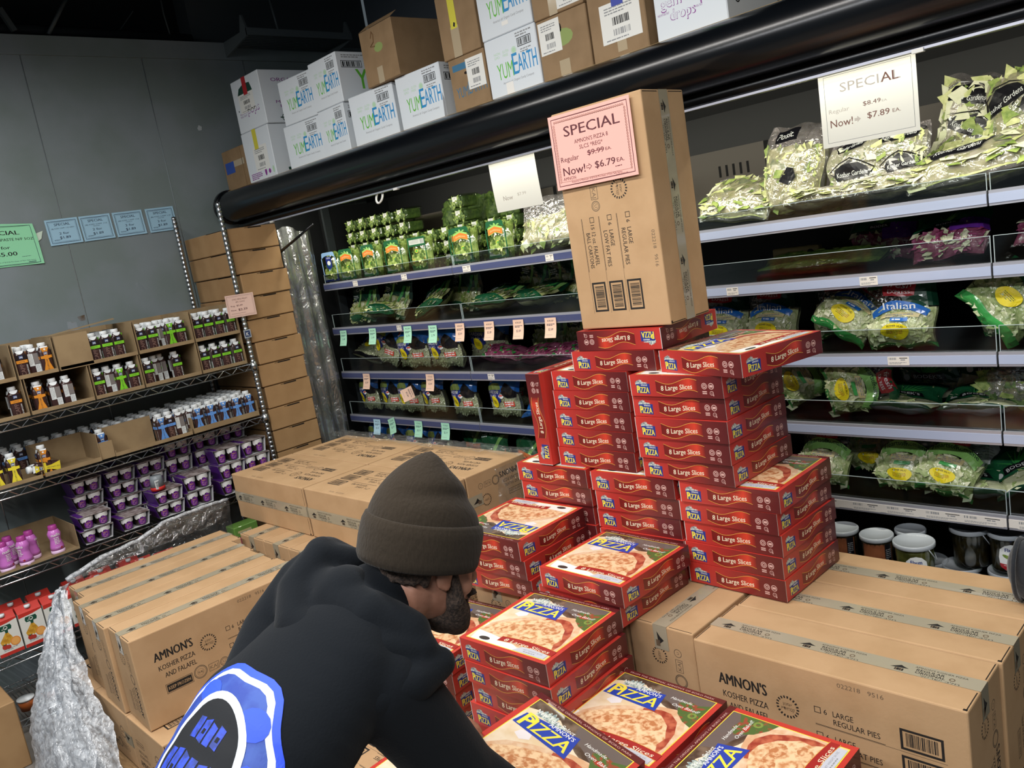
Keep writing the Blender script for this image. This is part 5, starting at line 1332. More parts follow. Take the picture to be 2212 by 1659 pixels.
# --- fourth row
for i, x in enumerate((-4.42, -4.21, -4.0, -3.80, -3.50, -3.20)):
    place(sl, (x, 2.90 + .02 * (i % 2), z4l), (-.12, .03 * ((i % 3) - 1), .08 * ((i % 3) - 1)), 'blue slaw bag on the fourth shelf, %s from the case end' % COLN[i], scale=(.78, .95, .98))
for i, x in enumerate((-3.35, -3.0, -2.85)): place(sl, (x, 3.12, z4l), (-.1, 0, .3), 'blue slaw bag shaded at the back of the fourth shelf, %s from the end' % COLN[i], scale=(.78, .95, .98))
place(make_bag('blue_bag', 'bright blue bag lying flat on the fourth shelf beside the upright pizza box', .34, .14, .06, m_bblue, [m_bblue], lambda b, f, w, h: b.rect(f, 0, 0, w, h, m_bblue, 1, SB), 61, fill=.9, n=5), (-2.90, 2.90, z4l + .035), (-1.25, -.12, .1))
rm = make_bag('romaine_heart_bag', '-', .20, .235, .09, m_lf_cut2, [m_lf_cut, m_lf_cut2, m_lf_white], d_romaine, 63, fill=.55, group='hearts of romaine bags on the lower shelves', size=.02, n=130)
for x, y, z, rot, lab in ((-1.40, 2.88, z4r + .085, (-.35, 1.42, .02), 'romaine heart bag lying on its side, red logo at the tower end'), (-1.62, 2.93, z4r + .06, (-.4, 1.1, .1), 'romaine heart bag on its side mostly behind the pizza tower'),
                          (-1.45, 2.88, z5r + .0, (-.3, .1, .1), 'romaine heart bag on the low shelf right beside the pizza tower'), (-1.165, 2.93, z5r, (-.22, .04, .05), 'romaine heart bag upright in the middle of the low shelf'), (-1.02, 2.87, z5r + .005, (-.5, .22, 0), 'romaine heart bag leaning toward the front with a yellow sticker'), (-1.33, 3.1, z5r, (-.1, -.1, 0), 'romaine heart bag in the shade at the back of the low shelf')): place(rm, (x, y, z), rot, lab)
bo = make_bag('flat_greens_pack', '-', .23, .19, .055, m_lf_white, [m_lf_white, m_lf_cut2], d_bodek, 65, fill=.85, group='dark green printed packs on the lower shelves', size=.02, n=50, film=m_bagfilm, back=m_bsil)
for x, y, z, rot, lab in ((-1.155, 2.91, z4r + .03, (-1.38, .06, .05), 'dark green pack lying flat next to the sideways romaine bag'), (-.92, 2.91, z4r + .03, (-1.4, -.05, -.03), 'dark green pack lying flat by the fourth shelf joint'), (-1.13, 3.14, z4r, (-.25, 0, 0), 'dark green pack standing at the back of the fourth shelf'), (-.93, 3.12, z4r, (-.35, .25, 0), 'dark green pack leaning at the back by the net bag'),
                          (-.93, 2.88, z5r + .03, (-1.25, .06, .25), 'dark green pack lying at the edge of the low shelf'), (-.76, 2.93, z5r + .05, (-.9, -.5, .1), 'dark green pack tipped over the low shelf joint')): place(bo, (x, y, z), rot, lab)
place(make_bag('cabbage_bag', 'clear bag with a crumpled top and a dark cabbage, back of the fourth shelf', .21, .19, .12, m_lf_dark, [m_lf_dark, m_lf_mid], None, 67, fill=.6, film=m_bagfilm2, size=.03), (-.82, 3.02, z4r + .02), (-.2, 0, 0))
t = tag(empty('nutrition_pack', (-.80, 3.0, z5r)), 'white pack with black printing leaning at the picture edge on the low shelf', 'pack'); t.rotation_euler = (-.3, .25, 0); b = MB(); b.rbox(-.06, .06, -.015, .015, 0, .17, m_bwhite, .008, 2); f = F((-.06, -.016, 0), (1, 0, 0), (0, 0, 1)); b.lines(f, .02, .14, .08, 9, .005, .006, m_ink, 2); b.obj('wrapped_pack', t)
t = tag(empty('silver_pack', (-.945, 2.99, z5r + .03)), 'crinkled silver pack between the leaning romaine bag and the white pack', 'pack'); t.rotation_euler = (-.35, .15, .2); b = MB(); P = pillow(.11, .15, .04, 71, amp=.008); b.grid(lambda a, c: P(a * 2 - 1, c * 2 - 1, -1), 10, 10, m_bsil); b.grid(lambda a, c: P(a * 2 - 1, c * 2 - 1, 1), 10, 10, m_bsil); b.lines(lambda x, y, l=0: P(x / .055 - 1, y / .075 - 1, -1, .001), .02, .13, .07, 6, .003, .006, m_grey, 2); b.obj('foil_pack', t)
# --- fifth row, left
for i, x in enumerate((-4.42, -4.21, -4.0, -3.80)): place(sl, (x, 2.90, z5l), (-.12, 0, .1 * ((i % 3) - 1)), 'blue slaw bag on the lowest shelf behind the flat cartons, %s from the case end' % COLN[i], scale=(.78, .95, .98))
cg = make_bag('carrot_bag', '-', .21, .22, .08, m_car, [m_car, m_lf_cut2, m_bgreen2], lambda b, f, w, h: (b.rect(f, 0, h * .42, w, h, m_bgreen, 1, SB), b.poly(f, [(w * .2, h * .3), (w * .7, h * .34), (w * .85, h * .42), (w * .2, h * .44)], m_bor, 3, SB), b.poly(f, [(w * .55, h * .42), (w * .65, h * .42), (w * .95, h * .85), (w * .82, h * .85)], m_blgreen, 3, SB), b.lines(f, w * .1, h * .85, w * .4, 2, .006, .006, m_bwhite, 3)), 73, fill=.5, group='green and orange bags on the lowest shelf', size=.014)
place(cg, (-3.33, 2.90, z5l), (-.15, 0, .05), 'green and orange bag on the lowest shelf nearer the slaw bags'); place(cg, (-3.09, 2.90, z5l), (-.3, .2, 0), 'green and orange bag on the lowest shelf beside the low pizza pile')
place(cg, (-3.62, 3.02, z5l), (-.12, .0, .0), 'green and orange bag set back in the shade of the lowest shelf')

# let every bag rest on its shelf deck instead of sinking into it
bpy.context.view_layer.update()
DECKS = list(SHELVES.values())
def low(o):
    q = []
    if o.type == 'MESH': q = [(o.matrix_world @ v.co).z for v in o.data.vertices]
    for ch in o.children: q += low(ch)
    return q
for o in list(COL.objects):
    if o.parent is None and o.get('category') in ('bag', 'pack'):
        under = [d[2] for d in DECKS if d[0] - .05 < o.location.x < d[1] + .05 and d[2] < o.location.z + .10]
        if under:
            zs = low(o); d = max(under) + .002 - min(zs)
            if d > 0: o.location.z += d

# ================================================================ pickle tubs on the base deck
m_lid = mat('translucent_white_lid', '#b9c0c6', .35, spec=.5, coat=.3); m_lidb = mat('blue_lid', '#2b3f8e', .35, coat=.3); m_tub = film_mat('tub_plastic', '#c9d2c8', .12, .12, .1, 8)
m_pick = mat('pickles', '#5c5a2c', .4, col2='#8d8447', scale=25); m_darkf = mat('olives_dark', '#241d14', .4, col2='#4b3a22', scale=40); m_tan = mat('baby_corn', '#b58b52', .4, col2='#d3ae76', scale=18); m_copper = mat('copper_label', '#8c5436', .4, col2='#5a3122', scale=14); m_tgreen = mat('tub_green_print', '#2f7a49', .4)
def make_tub(label, fillm, lab=None, r=.062, h=.135, lidm=None, handle=True):
    t = tag(empty('pickle_tub'), label, 'tub', 'pickle and olive tubs on the bottom deck of the case')
    b = MB(); b.lathe([(r * .83, .004), (r * .86, .02), (r * .93, h * .82), (r * .90, h * .86)], fillm, 20); b.obj('contents', t)
    b = MB(); b.lathe([(r * .86, 0), (r * .89, .006), (r * .97, h * .9), (r * .97, h - .012)], m_tub, 24); b.obj('clear_tub', t)
    b = MB(); b.lathe([(r * .985, h - .014), (r * 1.04, h - .012), (r * 1.04, h), (r * 1.0, h + .003), (r * .96, h + .002), (r * .94, h - .003), (0.001, h - .004)], lidm or m_lid, 28); b.obj('lid', t)
    if handle:
        b = MB(); b.tube([(r * 1.04 * cos(a), r * 1.04 * sin(a) , h - .012 - .055 * sin((a + .9) / 1.8 * pi)) for a in [(-.9 + i * .18) for i in range(11)]], .002, m_lid, 6); b.obj('bail_handle', t)
    if lab:
        b = MB()
        f = lambda x, y, l=0: Vector(((r * .955 + l * .0004) * sin(x / r) , -(r * .955 + l * .0004) * cos(x / r), y))
        lab(b, f, h); b.obj('printed_label', t)
    return t
def flaum(b, f, h, band=None, k=1.0):
    b.poly(f, [(-.034, h * .22), (-.038, h * .45), (-.034, h * .66), (-.018, h * .76), (0, h * .79), (.018, h * .76), (.034, h * .66), (.038, h * .45), (.034, h * .22), (.018, h * .12), (-.018, h * .12)], m_bwhite, 1, .012)
    b.poly(f, [(-.036, h * .30), (0, h * .26), (.036, h * .30), (.033, h * .20), (.018, h * .125), (-.018, h * .125), (-.033, h * .20)], band or m_tgreen, 2, .012)
    b.text(f, "Flaum", 0, h * .61, h * .095, m_bnavy, 3, w=.036, align='c', bold=.03)
    b.disk(f, -.012, h * .47, .016, .006, m_lf_mid, 3, 12, .01, -.5); b.disk(f, .008, h * .45, .012, .007, m_lf_pale, 4, 12, .01); b.text(f, "Half Sour Pickles", 0, h * .23, h * .035, m_bwhite, 3, w=.045, align='c'); b.rect(f, -.014, h * .14, .014, h * .19, m_bwhite, 3); b.bars(f, -.012, h * .145, .024, h * .04, m_ink, 4, 12, 2)
def copper(b, f, h):
    b.rect(f, -.055, h * .22, .055, h * .86, m_copper, 1, .012); b.rect(f, .025, h * .22, .052, h * .86, m_bblack, 2, .012); b.lines(f, -.045, h * .34, .06, 1, .009, .004, m_gold, 3); b.lines(f, .028, h * .7, .02, 6, .003, .004, m_grey, 3)
DZ = -.018
tl = make_tub('-', m_darkf, None); th_ = make_tub('tub of pickles with a white oval label, on top of the front tubs', m_pick, flaum, .064, .150)
tc_ = make_tub('-', m_darkf, copper, .055, .142, handle=False); tt = make_tub('tub of pale baby corn between the copper labelled tub and the pickle tub', m_tan, None, .050, .135, handle=False)
tr_ = make_tub('tub with a red banded label in the shade behind the empty looking lid', m_darkf, lambda b, f, h: flaum(b, f, h, m_bred), .056, .135); tb = make_tub('tub with a blue lid and green label at the picture edge', m_pick, lambda b, f, h: b.rect(f, -.03, h * .2, .03, h * .7, m_tgreen, 1, .012), .064, .14, m_lidb)
tw = make_tub('tub with a half seen white label behind the blue lidded one', m_pick, flaum, .056, .135)
U2 = DZ + .142
for x, y, z, lab in ((-1.20, 2.74, DZ, 'dark tub under the copper labelled tub'), (-1.075, 2.72, DZ, 'dark tub under the white labelled pickle tub'), (-.905, 2.66, DZ, 'tub with a clouded lid in front of the wide lidded one'), (-.93, 2.80, DZ, 'tub whose lid shows behind the pickle tub'), (-1.33, 2.76, DZ, 'dark tub at the pizza tower end, lower level'), (-.96, 2.93, U2, 'dark tub at the back in the shade'), (-1.10, 2.92, DZ, 'dark tub at the back, lower level'), (-.99, 2.92, DZ, 'dark tub under the one in the shade')): place(tl, (x, y, z), (0, 0, .3), lab)
place(tl, (-.79, 2.72, DZ + .0), (0, 0, .8), 'wide lidded tub between the pickle tub and the blue lidded tub', scale=(1.1, 1.1, 1.05))
b = MB(); f = F((-.058, 0, 0), (1, 0, 0), (0, 0, 1))
place(th_, (-1.065, 2.71, U2), (0, 0, .42))
place(tc_, (-1.205, 2.745, U2 - .002), (0, 0, .4), 'tub with a copper coloured label beside the pale baby corn'); place(tc_, (-1.335, 2.76, U2 - .002), (0, 0, .2), 'tub with a copper coloured label half behind the pizza tower')
place(tt, (-1.125, 2.84, U2), (0, 0, 0)); place(tr_, (-.845, 2.93, U2), (0, 0, .45)); place(tl, (-.845, 2.93, DZ), (0, 0, 0), 'dark tub under the red banded one')
place(tw, (-.70, 2.84, DZ), (0, 0, .4)); place(tb, (-.635, 2.64, DZ), (0, 0, .5))
t = tag(empty('sleeve_stand_in', (-.585, 2.28, .348)), 'dark navy stand-in for a jacket sleeve at the picture edge on the back carton', 'cloth shape')  # rounded cloth shape added in place of a dark jacket sleeve
b = MB(); m_cloth = mat('navy_cloth', '#171b22', .85, sheen=.3, bump=.2, bscale=60)
b.grid(lambda a, c: (.075 * sin(pi * c) ** .7 * cos(2 * pi * a), .06 * sin(pi * c) ** .7 * sin(2 * pi * a), .085 * (1 - cos(pi * c))), 28, 18, m_cloth, wrap=True); b.obj('stand_in_body', t)
b = MB(); b.tube([(-.045 + .0, .066 * cos(a * pi / 12), .085 + .082 * sin(a * pi / 12)) for a in range(24)], .006, m_cloth, 6, closed=True); b.obj('seam_piping', t)
# ================================================================ drinks and puddings on the wire rack
m_bot = mat('brown_bottle', '#3a2422', .3, coat=.4); m_botd = mat('dark_bottle', '#211818', .3, coat=.4); m_cap = mat('white_cap', '#dfe4e6', .45)
m_nut = mat('nutrition_panel', '#d3d8d8', .5); m_nutg = mat('grey_side_panel', '#77716f', .5); m_capp = mat('capp_lettering', '#7a5d55', .5); m_logo = mat('blue_logo', '#3b4d7d', .4)
m_tray = mat('tray_board', '#96805f', .8, col2='#8b7556', scale=10); m_traye = mat('tray_edge', '#6e5a3f', .85)
BCOL = {'green': mat('green_sleeve', '#7ccb2e', .4), 'orange': mat('orange_sleeve', '#d68a2c', .4), 'blue': mat('blue_sleeve', '#5f93d8', .4), 'yellow': mat('yellow_sleeve', '#e3d23a', .4)}
m_sleevetxt = mat('sleeve_ink', '#3d3a34', .5)
BOT = {}
def bottle_proto(c):
    t = tag(empty('coffee_bottle'), '-', 'bottle', 'small iced coffee bottles on the wire rack')
    C = BCOL[c]; b = MB(); d = .0272
    b.lathe([(.022, 0), (.0255, .004), (.0262, .012), (.0262, .098), (.024, .108), (.017, .118), (.0145, .122), (.0145, .127)], m_bot, 20, sq=.75)
    A = lambda o, u: F(o, u, (0, 0, 1))
    for s in (1, -1):
        f = A((-s * .024, -s * d, 0), (s, 0, 0))
        b.rect(f, .001, .083, .047, .105, m_botd, 1)
        b.rect(f, .016, .087, .032, .101, m_logo, 2); b.text(f, "J&J", .024, .091, .007, m_bwhite, 3, w=.013, align='c', bold=.02)
        b.rect(f, 0, .066, .048, .080, C, 1); b.text(f, c.upper() if c == 'x' else "LATTE", .024, .070, .006, m_sleevetxt, 2, w=.024, align='c')
        g = lambda x, y, l=0, f=f: f(.026 - y, x, l)
        b.text(g, "CAPP", .008, -.004, .019, m_capp, 2, w=.054, bold=.02); b.text(g, "ICED CAPPUCCINO", .006, -.0185, .006, m_bwhite, 2, w=.052)
    f = A((d, -.024, 0), (0, 1, 0))
    b.poly(f, [(.0, .002), (.048, .002), (.042, .02), (.034, .045), (.032, .066), (.048, .068), (.048, .080), (.032, .080), (.034, .098), (.042, .118), (.006, .118), (.014, .098), (.016, .080), (.0, .080), (.0, .068), (.016, .066), (.014, .045), (.006, .02)], C, 2)
    b.disk(f, .024, .110, .0045, .0045, m_bwhite, 3, 10); b.rect(f, .016, .084, .032, .099, m_logo, 3); b.text(f, "J&J", .024, .0885, .007, m_bwhite, 4, w=.013, align='c', bold=.02)
    g = lambda x, y, l=0, f=f: f(.024 - y, x, l); b.text(g, "ICED CAPPUCCINO", .006, -.003, .007, m_sleevetxt, 3, w=.058, bold=.01); b.text(f, "1.9%", .02, .058, .003, m_sleevetxt, 3)
    f = A((-d, .024, 0), (0, -1, 0))
    b.rect(f, .002, .042, .023, .100, m_nut, 2); b.rect(f, .024, .050, .046, .100, m_nutg, 2); b.rect(f, .024, .006, .046, .048, m_nut, 2); b.lines(f, .004, .094, .017, 9, .002, .0035, m_grey, 3); b.lines(f, .027, .042, .016, 6, .002, .003, m_grey, 3)
    b.obj('bottle_body', t)
    b = MB(); b.lathe([(.0165, .122), (.0175, .125), (.0175, .139), (.016, .142), (.001, .142)], m_cap, 16)
    for s, ax in ((1, 0), (-1, 0), (1, 1), (-1, 1)):
        pts = [(.0175 * sin(a), .124 - .016 * cos(a * 1.0) if abs(a) < 1.5 else .124) for a in [(-1.57 + i * .314) for i in range(11)]]
        vs = []
        for x, z in pts:
            p = (x, -s * (.0185 + (.124 - z) * .35)) if ax == 0 else (s * (.0185 + (.124 - z) * .35), x)
            vs.append((p[0], p[1], z))
        b.add(vs, [tuple(range(len(vs)))], m_cap)
    b.obj('cap', t)
    BOT[c] = t
for c in BCOL: bottle_proto(c)
FACE = {'A': pi / 2, 'B': 0.0, 'D': pi}
OFACE = {'A': 'front', 'B': 'coloured sleeve', 'D': 'white panel'}
rb_ = random.Random(12)
def bottle(c, face, y, z, lab, x=-4.353, tilt=0.0):
    place(BOT[c], (x, y, z), (tilt, 0, FACE[face] + rb_.uniform(-.08, .08)), lab)
def tray(y0, y1, z, h, label, x0=-4.315, x1=-4.68, lip=.018, backh=None, front=None, flap=False):
    t = tag(empty('cardboard_tray', ((x0 + x1) / 2, (y0 + y1) / 2, z)), label, 'tray', 'cardboard drink trays on the wire rack')
    w = (y1 - y0) / 2 - .002; d = (x0 - x1) / 2; e = .003
    b = MB(); b.box(-d, d, -w, w, 0, e, m_tray)
    b.box(-d, d, -w, -w + e, e, h, m_tray); b.box(-d, d, w - e, w, e, h, m_tray)
    b.box(-d, -d + e, -w + e, w - e, e, backh or h, m_tray); b.box(d - e, d, -w + e, w - e, e, front or lip, m_tray)
    if flap: b.add([(-.02, -w, h), (.1, -w, h), (.13, w * .7, h + .025), (-.05, w, h + .03)], [(0, 1, 2, 3)], m_tray)
    b.obj('tray_board', t)
    return t
B1 = 1.054; H1 = .170; B2 = B1 + H1 + .004
LT = [(.62, .985), (.99, 1.275), (1.28, 1.518), (1.522, 1.822), (1.826, 2.085)]
nm = ['farthest from the post', 'second farthest from the post', 'in the middle', 'second from the post', 'by the post']
for i, (a, c) in enumerate(LT):
    tray(a, c, B1 - .002, H1, 'kraft tray %s in the lower row on the upper rack shelf' % nm[i])
UT = [(.60, .97), (.975, 1.15), (1.155, 1.525), (1.53, 1.822), (1.826, 2.085)]
for i, (a, c) in enumerate(UT):
    tray(a, c, B2 - .004, .168 if i in (2,) else .165, 'kraft tray %s in the upper row on the upper rack shelf' % nm[i], flap=(i == 2))
# closed board panels
t = tag(empty('cardboard_divider', (-4.318, 1.235, B2)), 'kraft panel closing the front of an upper tray between orange and green bottles', 'cardboard'); b = MB(); b.box(0, .003, -.075, .075, .0, .160, m_tray); b.obj('board', t)
SH = 'on the upper rack shelf'
NTH = ['first', 'second', 'third', 'fourth', 'fifth', 'sixth', 'seventh', 'eighth', 'ninth', 'tenth', 'eleventh', 'twelfth', 'thirteenth', 'fourteenth', 'fifteenth', 'sixteenth', 'seventeenth', 'eighteenth']
def row(spec, z, tag_):
    for i, (c, f_, y, dx) in enumerate(spec):
        w_ = {'A': 'facing out', 'B': 'sleeve side out', 'D': 'white panel out'}[f_]
        bottle(c, f_, y, z, '%s coffee bottle %s, %s in the %s' % (c, w_, NTH[i], tag_), -4.353 - dx)
row([('orange', 'A', .76, .03), ('orange', 'A', .83, 0), ('orange', 'A', .945, .01), ('orange', 'B', 1.045, 0), ('orange', 'D', 1.115, 0), ('orange', 'D', 1.172, 0), ('green', 'A', 1.315, 0), ('green', 'D', 1.368, .015), ('green', 'B', 1.418, 0), ('green', 'A', 1.482, 0),
     ('green', 'A', 1.56, 0), ('green', 'D', 1.617, .05), ('green', 'D', 1.66, .08), ('green', 'A', 1.72, .03), ('green', 'A', 1.862, 0), ('green', 'A', 1.922, 0), ('green', 'A', 1.984, 0), ('green', 'A', 2.047, 0)], B1 + .002, 'lower bottle row, towards the post')
row([('orange', 'D', .84, 0), ('orange', 'D', .90, 0), ('orange', 'A', 1.01, 0), ('orange', 'D', 1.065, .02), ('orange', 'B', 1.112, 0), ('green', 'A', 1.338, .005), ('green', 'A', 1.395, 0), ('green', 'A', 1.448, 0),
     ('green', 'A', 1.562, 0), ('green', 'A', 1.622, 0), ('green', 'D', 1.665, .03), ('green', 'B', 1.712, 0), ('green', 'A', 1.768, 0), ('green', 'A', 1.862, 0), ('green', 'A', 1.922, 0), ('green', 'A', 1.984, 0), ('green', 'A', 2.047, 0)], B2 + .001, 'upper bottle row, towards the post')
nb = 0
for tier, z in ((0, B1 + .002), (1, B2 + .001)):
    for lay in range(1, 3):
        for i in range(21):
            y = .76 + i * .064
            if tier == 1 and 1.15 < y < 1.30: continue
            if tier == 0 and (.86 < y < .93 or 1.2 < y < 1.28 or 1.58 < y < 1.8): continue
            if any(abs(y - e) < .026 for e in (.985, 1.277, 1.52, 1.824, .972, 1.152, 1.527)): continue
            bottle('orange' if y < 1.2 else 'green', 'A', y, z, 'coffee bottle in the back rows of the stacked kraft trays, its white cap showing', -4.353 - .11 - .06 * (lay - 1))
# middle shelf: blue, yellow and orange sleeves
B3 = .756
tray(1.705, 2.088, B3 - .002, .085, 'kraft tray of blue sleeved bottles by the post on the middle rack shelf', lip=.028, x1=-4.60)
tray(.975, 1.235, B3 - .002, .135, 'empty kraft tray on the middle rack shelf', lip=.02, x1=-4.55)
tray(.62, .968, B3 - .002, .03, 'low kraft tray of yellow sleeved bottles on the middle rack shelf', x1=-4.55)
tray(1.30, 1.70, B3 - .002, .03, 'low open kraft tray around the loose blue sleeved bottles', x1=-4.5)
t = tag(empty('cardboard_divider', (-4.40, 1.405, B3 + .002)), 'kraft board standing upright behind the loose blue sleeved bottles', 'cardboard'); b = MB(); b.box(0, .003, -.115, .125, 0, .142, m_tray); b.box(-.06, .0, -.115, -.112, 0, .142, m_tray); b.obj('board', t)
t = tag(empty('cardboard_divider', (-4.325, 1.255, B3)), 'narrow kraft flap hiding most of a blue sleeved bottle', 'cardboard'); b = MB(); b.box(0, .003, -.02, .045, 0, .085, m_tray); b.obj('board', t)
row([('yellow', 'B', .79, 0), ('yellow', 'B', .862, 0), ('orange', 'B', .995, 0), ('blue', 'B', 1.265, .02), ('blue', 'B', 1.555, 0), ('blue', 'A', 1.605, .005), ('blue', 'D', 1.655, .01), ('blue', 'D', 1.69, .04)], B3 + .004, 'loose middle row')
for i in range(5): bottle('blue', 'B', 1.752 + i * .074, B3 + .004, 'blue sleeved bottle in the front row of the tray by the post, %s along' % COLN[i], -4.35)
for i in range(5): bottle('blue', 'D', 1.789 + i * .074 if i < 4 else 1.715 + .01, B3 + .004, 'blue bottle showing a white panel between the front sleeves, %s along' % COLN[i], -4.385)
place(BOT['yellow'], (-4.36, 1.05, B3 + .032), (1.45, 0, 0.2), 'yellow sleeved bottle lying on its side in the empty tray')
for lay in range(5):
    for i in range(6):
        bottle('blue', 'A', 1.735 + i * .062, B3 + .004, 'blue labelled bottle in the shaded rows behind the front sleeves', -4.435 - .058 * lay)
for lay in range(4):
    for i in range(16):
        y = .70 + i * .063
        if y < 1.30 and lay < 1: continue
        if y < 1.3 and lay < 2: continue
        bottle('blue', 'A', y, B3 + .004, 'dark bottle in the shaded rows at the back of the middle rack shelf', -4.47 - .058 * lay if y > 1.3 else -4.47 - .058 * lay)
# pudding packs
m_pud = mat('pudding_brown', '#2a1c18', .35, coat=.3); m_cream2 = mat('whipped_white', '#e8e6e4', .4); m_pur = mat('purple_label', '#6d2a8c', .4); m_sleeve = mat('white_sleeve_board', '#c9c9cc', .6); m_purs = mat('purple_sleeve_print', '#4f2078', .4); m_cocoa = mat('cocoa_foil', '#6e5f5c', .45, col2='#a49a98', scale=30)
def make_pack(hc, label):
    t = tag(empty('pudding_pack'), label, 'pudding pack', 'twin pudding packs stacked on the rack')
    w = .074
    b = MB()
    pr = [(-.078, hc + .006), (-.062, .0), (.062, .0), (.078, hc + .006)]
    for x0, x1 in ((-.062, .062),):
        b.add([(x, y, z) for x in (x0, x1) for y, z in pr], [(i, i + 1, i + 5, i + 4) for i in range(3)], m_sleeve)
        b.add([(x, y - .0015, z) for x in (x0, x1) for y, z in pr[:2]], [(0, 1, 3, 2)], m_purs); b.add([(x, y, z - .002) for x in (x0, x1) for y, z in pr], [(i + 4, i + 5, i + 1, i) for i in range(3)], m_sleeve)
    b.obj('carton_sleeve', t)
    b = MB(); b.box(-.064, .064, -.074, .074, hc + .002, hc + .006, m_cocoa); b.box(-.06, .0645, -.074, -.05, hc + .006, hc + .0068, m_purs); b.obj('lid_board', t)
    for sx in (.031, -.031):
        for sy in (-.034, .034):
            b = MB(); b.lathe([(.024, .002), (.026, .006), (.0285, hc * .55), (.0305, hc * .92), (.0325, hc)], m_pud, 20, c=(sx, sy, 0))
            if sx > 0:
                f = lambda x, y, l=0, sy=sy: Vector((sx + (.0262 + .0055 * y / hc + .0012 + l * .0003) * cos(x / .03), sy + (.0262 + .0055 * y / hc + .0012 + l * .0003) * sin(x / .03), y))
                b.poly(f, [(-.036, hc * .98), (-.036, hc * .62), (-.026, hc * .55), (-.02, hc * .64), (-.012, hc * .60), (-.006, hc * .72), (.004, hc * .66), (.012, hc * .74), (.022, hc * .60), (.03, hc * .68), (.036, hc * .6), (.036, hc * .98)], m_cream2, 1, .012)
                b.poly(f, [(-.018, hc * .18), (-.02, hc * .42), (-.016, hc * .58), (-.006, hc * .62), (0, hc * .74), (.008, hc * .66), (.018, hc * .60), (.021, hc * .42), (.018, hc * .18), (.008, hc * .08), (-.008, hc * .08)], m_pur, 2, .01)
                b.text(f, "MILKY", 0, hc * .47, hc * .08, m_gold, 3, w=.022, align='c', bold=.02); b.lines(f, -.012, hc * .36, .024, 3, .003, .004, m_seal, 3)
            b.obj('pudding_cup', t)
    return t
pt = make_pack(.076, '-'); ps = make_pack(.062, '-')
Z3 = .377
def stack(p, x, y, n, hh, lab, z0=Z3, a=0.0):
    for i in range(n): place(p, (x + .006 * (i % 2), y + rb_.uniform(-.006, .006), z0 + i * hh), (0, 0, a + rb_.uniform(-.06, .06)), 'pudding pack, %s in the stack %s' % (('lowest', 'second up', 'third up', 'fourth up')[i], lab))
stack(ps, -4.375, 1.135, 2, .072, 'next to the pink bottles')
stack(ps, -4.375, 1.315, 1, .072, 'set alone, second from the pink bottles')
stack(ps, -4.375, 1.50, 2, .072, 'with the single cup on it')
stack(pt, -4.375, 1.665, 2, .086, 'of tall white topped cups in front')
stack(pt, -4.385, 1.86, 3, .086, 'of tall cups close to the post')
stack(pt, -4.385, 2.015, 3, .086, 'of tall cups touching the post')
stack(ps, -4.53, 1.17, 4, .072, 'in the shade behind the pink bottle end'); stack(ps, -4.53, 1.345, 4, .072, 'in the shade behind the single pack'); stack(ps, -4.53, 1.50, 4, .072, 'in the shade behind the single cup')
stack(pt, -4.535, 1.655, 4, .086, 'of shaded tall cups away from the post'); stack(pt, -4.535, 1.82, 4, .086, 'of shaded tall cups, middle one'); stack(pt, -4.545, 1.985, 4, .086, 'of shaded tall cups at the post')
stack(ps, -4.69, 1.25, 4, .072, 'at the back wall, pink bottle side'); stack(ps, -4.69, 1.45, 4, .072, 'at the back wall, middle')
t = tag(empty('yogurt_cup', (-4.335, 1.465, Z3 + .147)), 'single upside-down cup with a red rim sitting on a pudding pack', 'cup'); b = MB(); b.lathe([(.036, 0), (.036, .018)], mat('red_rim', '#c3302c', .4), 20); b.lathe([(.035, .018), (.031, .06), (.027, .075), (.001, .075)], mat('grey_cup', '#80878c', .35), 20)
b.rect(F((.0345, -.022, .01), (0, 1, 0), (-.08, 0, 1)), 0, 0, .022, .045, m_nut, 2); b.bars(F((.0345, -.022, .01), (0, 1, 0), (-.08, 0, 1)), .004, .004, .014, .036, m_ink, 3, 12, 4, vert=True); b.obj('cup_body', t)
tray(.55, 1.04, Z3 - .004, .12, 'kraft tray of pink yogurt bottles on the third rack shelf', x1=-4.66, lip=.012)
m_pk = mat('pink_bottle', '#c46fc0', .35, coat=.4); m_pkd = mat('pink_cap', '#a83f8f', .35, coat=.3); m_pkl = mat('pale_pink_base', '#dfbfe0', .4)
yb = tag(empty('yogurt_bottle'), '-', 'bottle', 'pink yogurt drink bottles on the third rack shelf')
b = MB(); b.lathe([(.029, 0), (.031, .004), (.031, .018)], m_pkl, 22); b.lathe([(.031, .018), (.030, .035), (.024, .062), (.024, .072), (.029, .088), (.029, .1), (.022, .115), (.0175, .119)], m_pk, 22); b.obj('bottle_body', yb)
b = MB(); b.lathe([(.020, .117), (.0205, .120), (.019, .136), (.017, .139), (.001, .139)], m_pkd, 18); b.obj('cap', yb)
b = MB(); f = lambda x, y, l=0: Vector(((.0298 + l * .0003) * cos(x / .03), (.0298 + l * .0003) * sin(x / .03), y)); b.text(f, "nafis", -.001, .088, .014, m_cream2, 2, w=.04, align='c', bold=.04); b.lines(f, -.012, .078, .026, 5, .003, .004, m_cream2, 2); b.rect(f, -.016, .022, .012, .034, m_pkl, 1, .01); b.disk(f, .012, .028, .005, .005, m_bred, 3, 10); b.obj('printed_label', yb)
for x, y, a, lab in ((-4.36, .955, 0, 'pink yogurt bottle apart from the rest, nearest the tray side'), (-4.41, .862, 1.2, 'pink yogurt bottle behind the one with a grey panel'), (-4.345, .815, -.9, 'pink yogurt bottle in front, with a grey panel'), (-4.43, .775, .5, 'pink yogurt bottle at the back of the tray'), (-4.35, .735, .4, 'pink yogurt bottle at the picture edge')): place(yb, (x, y, Z3), (0, 0, a), lab)
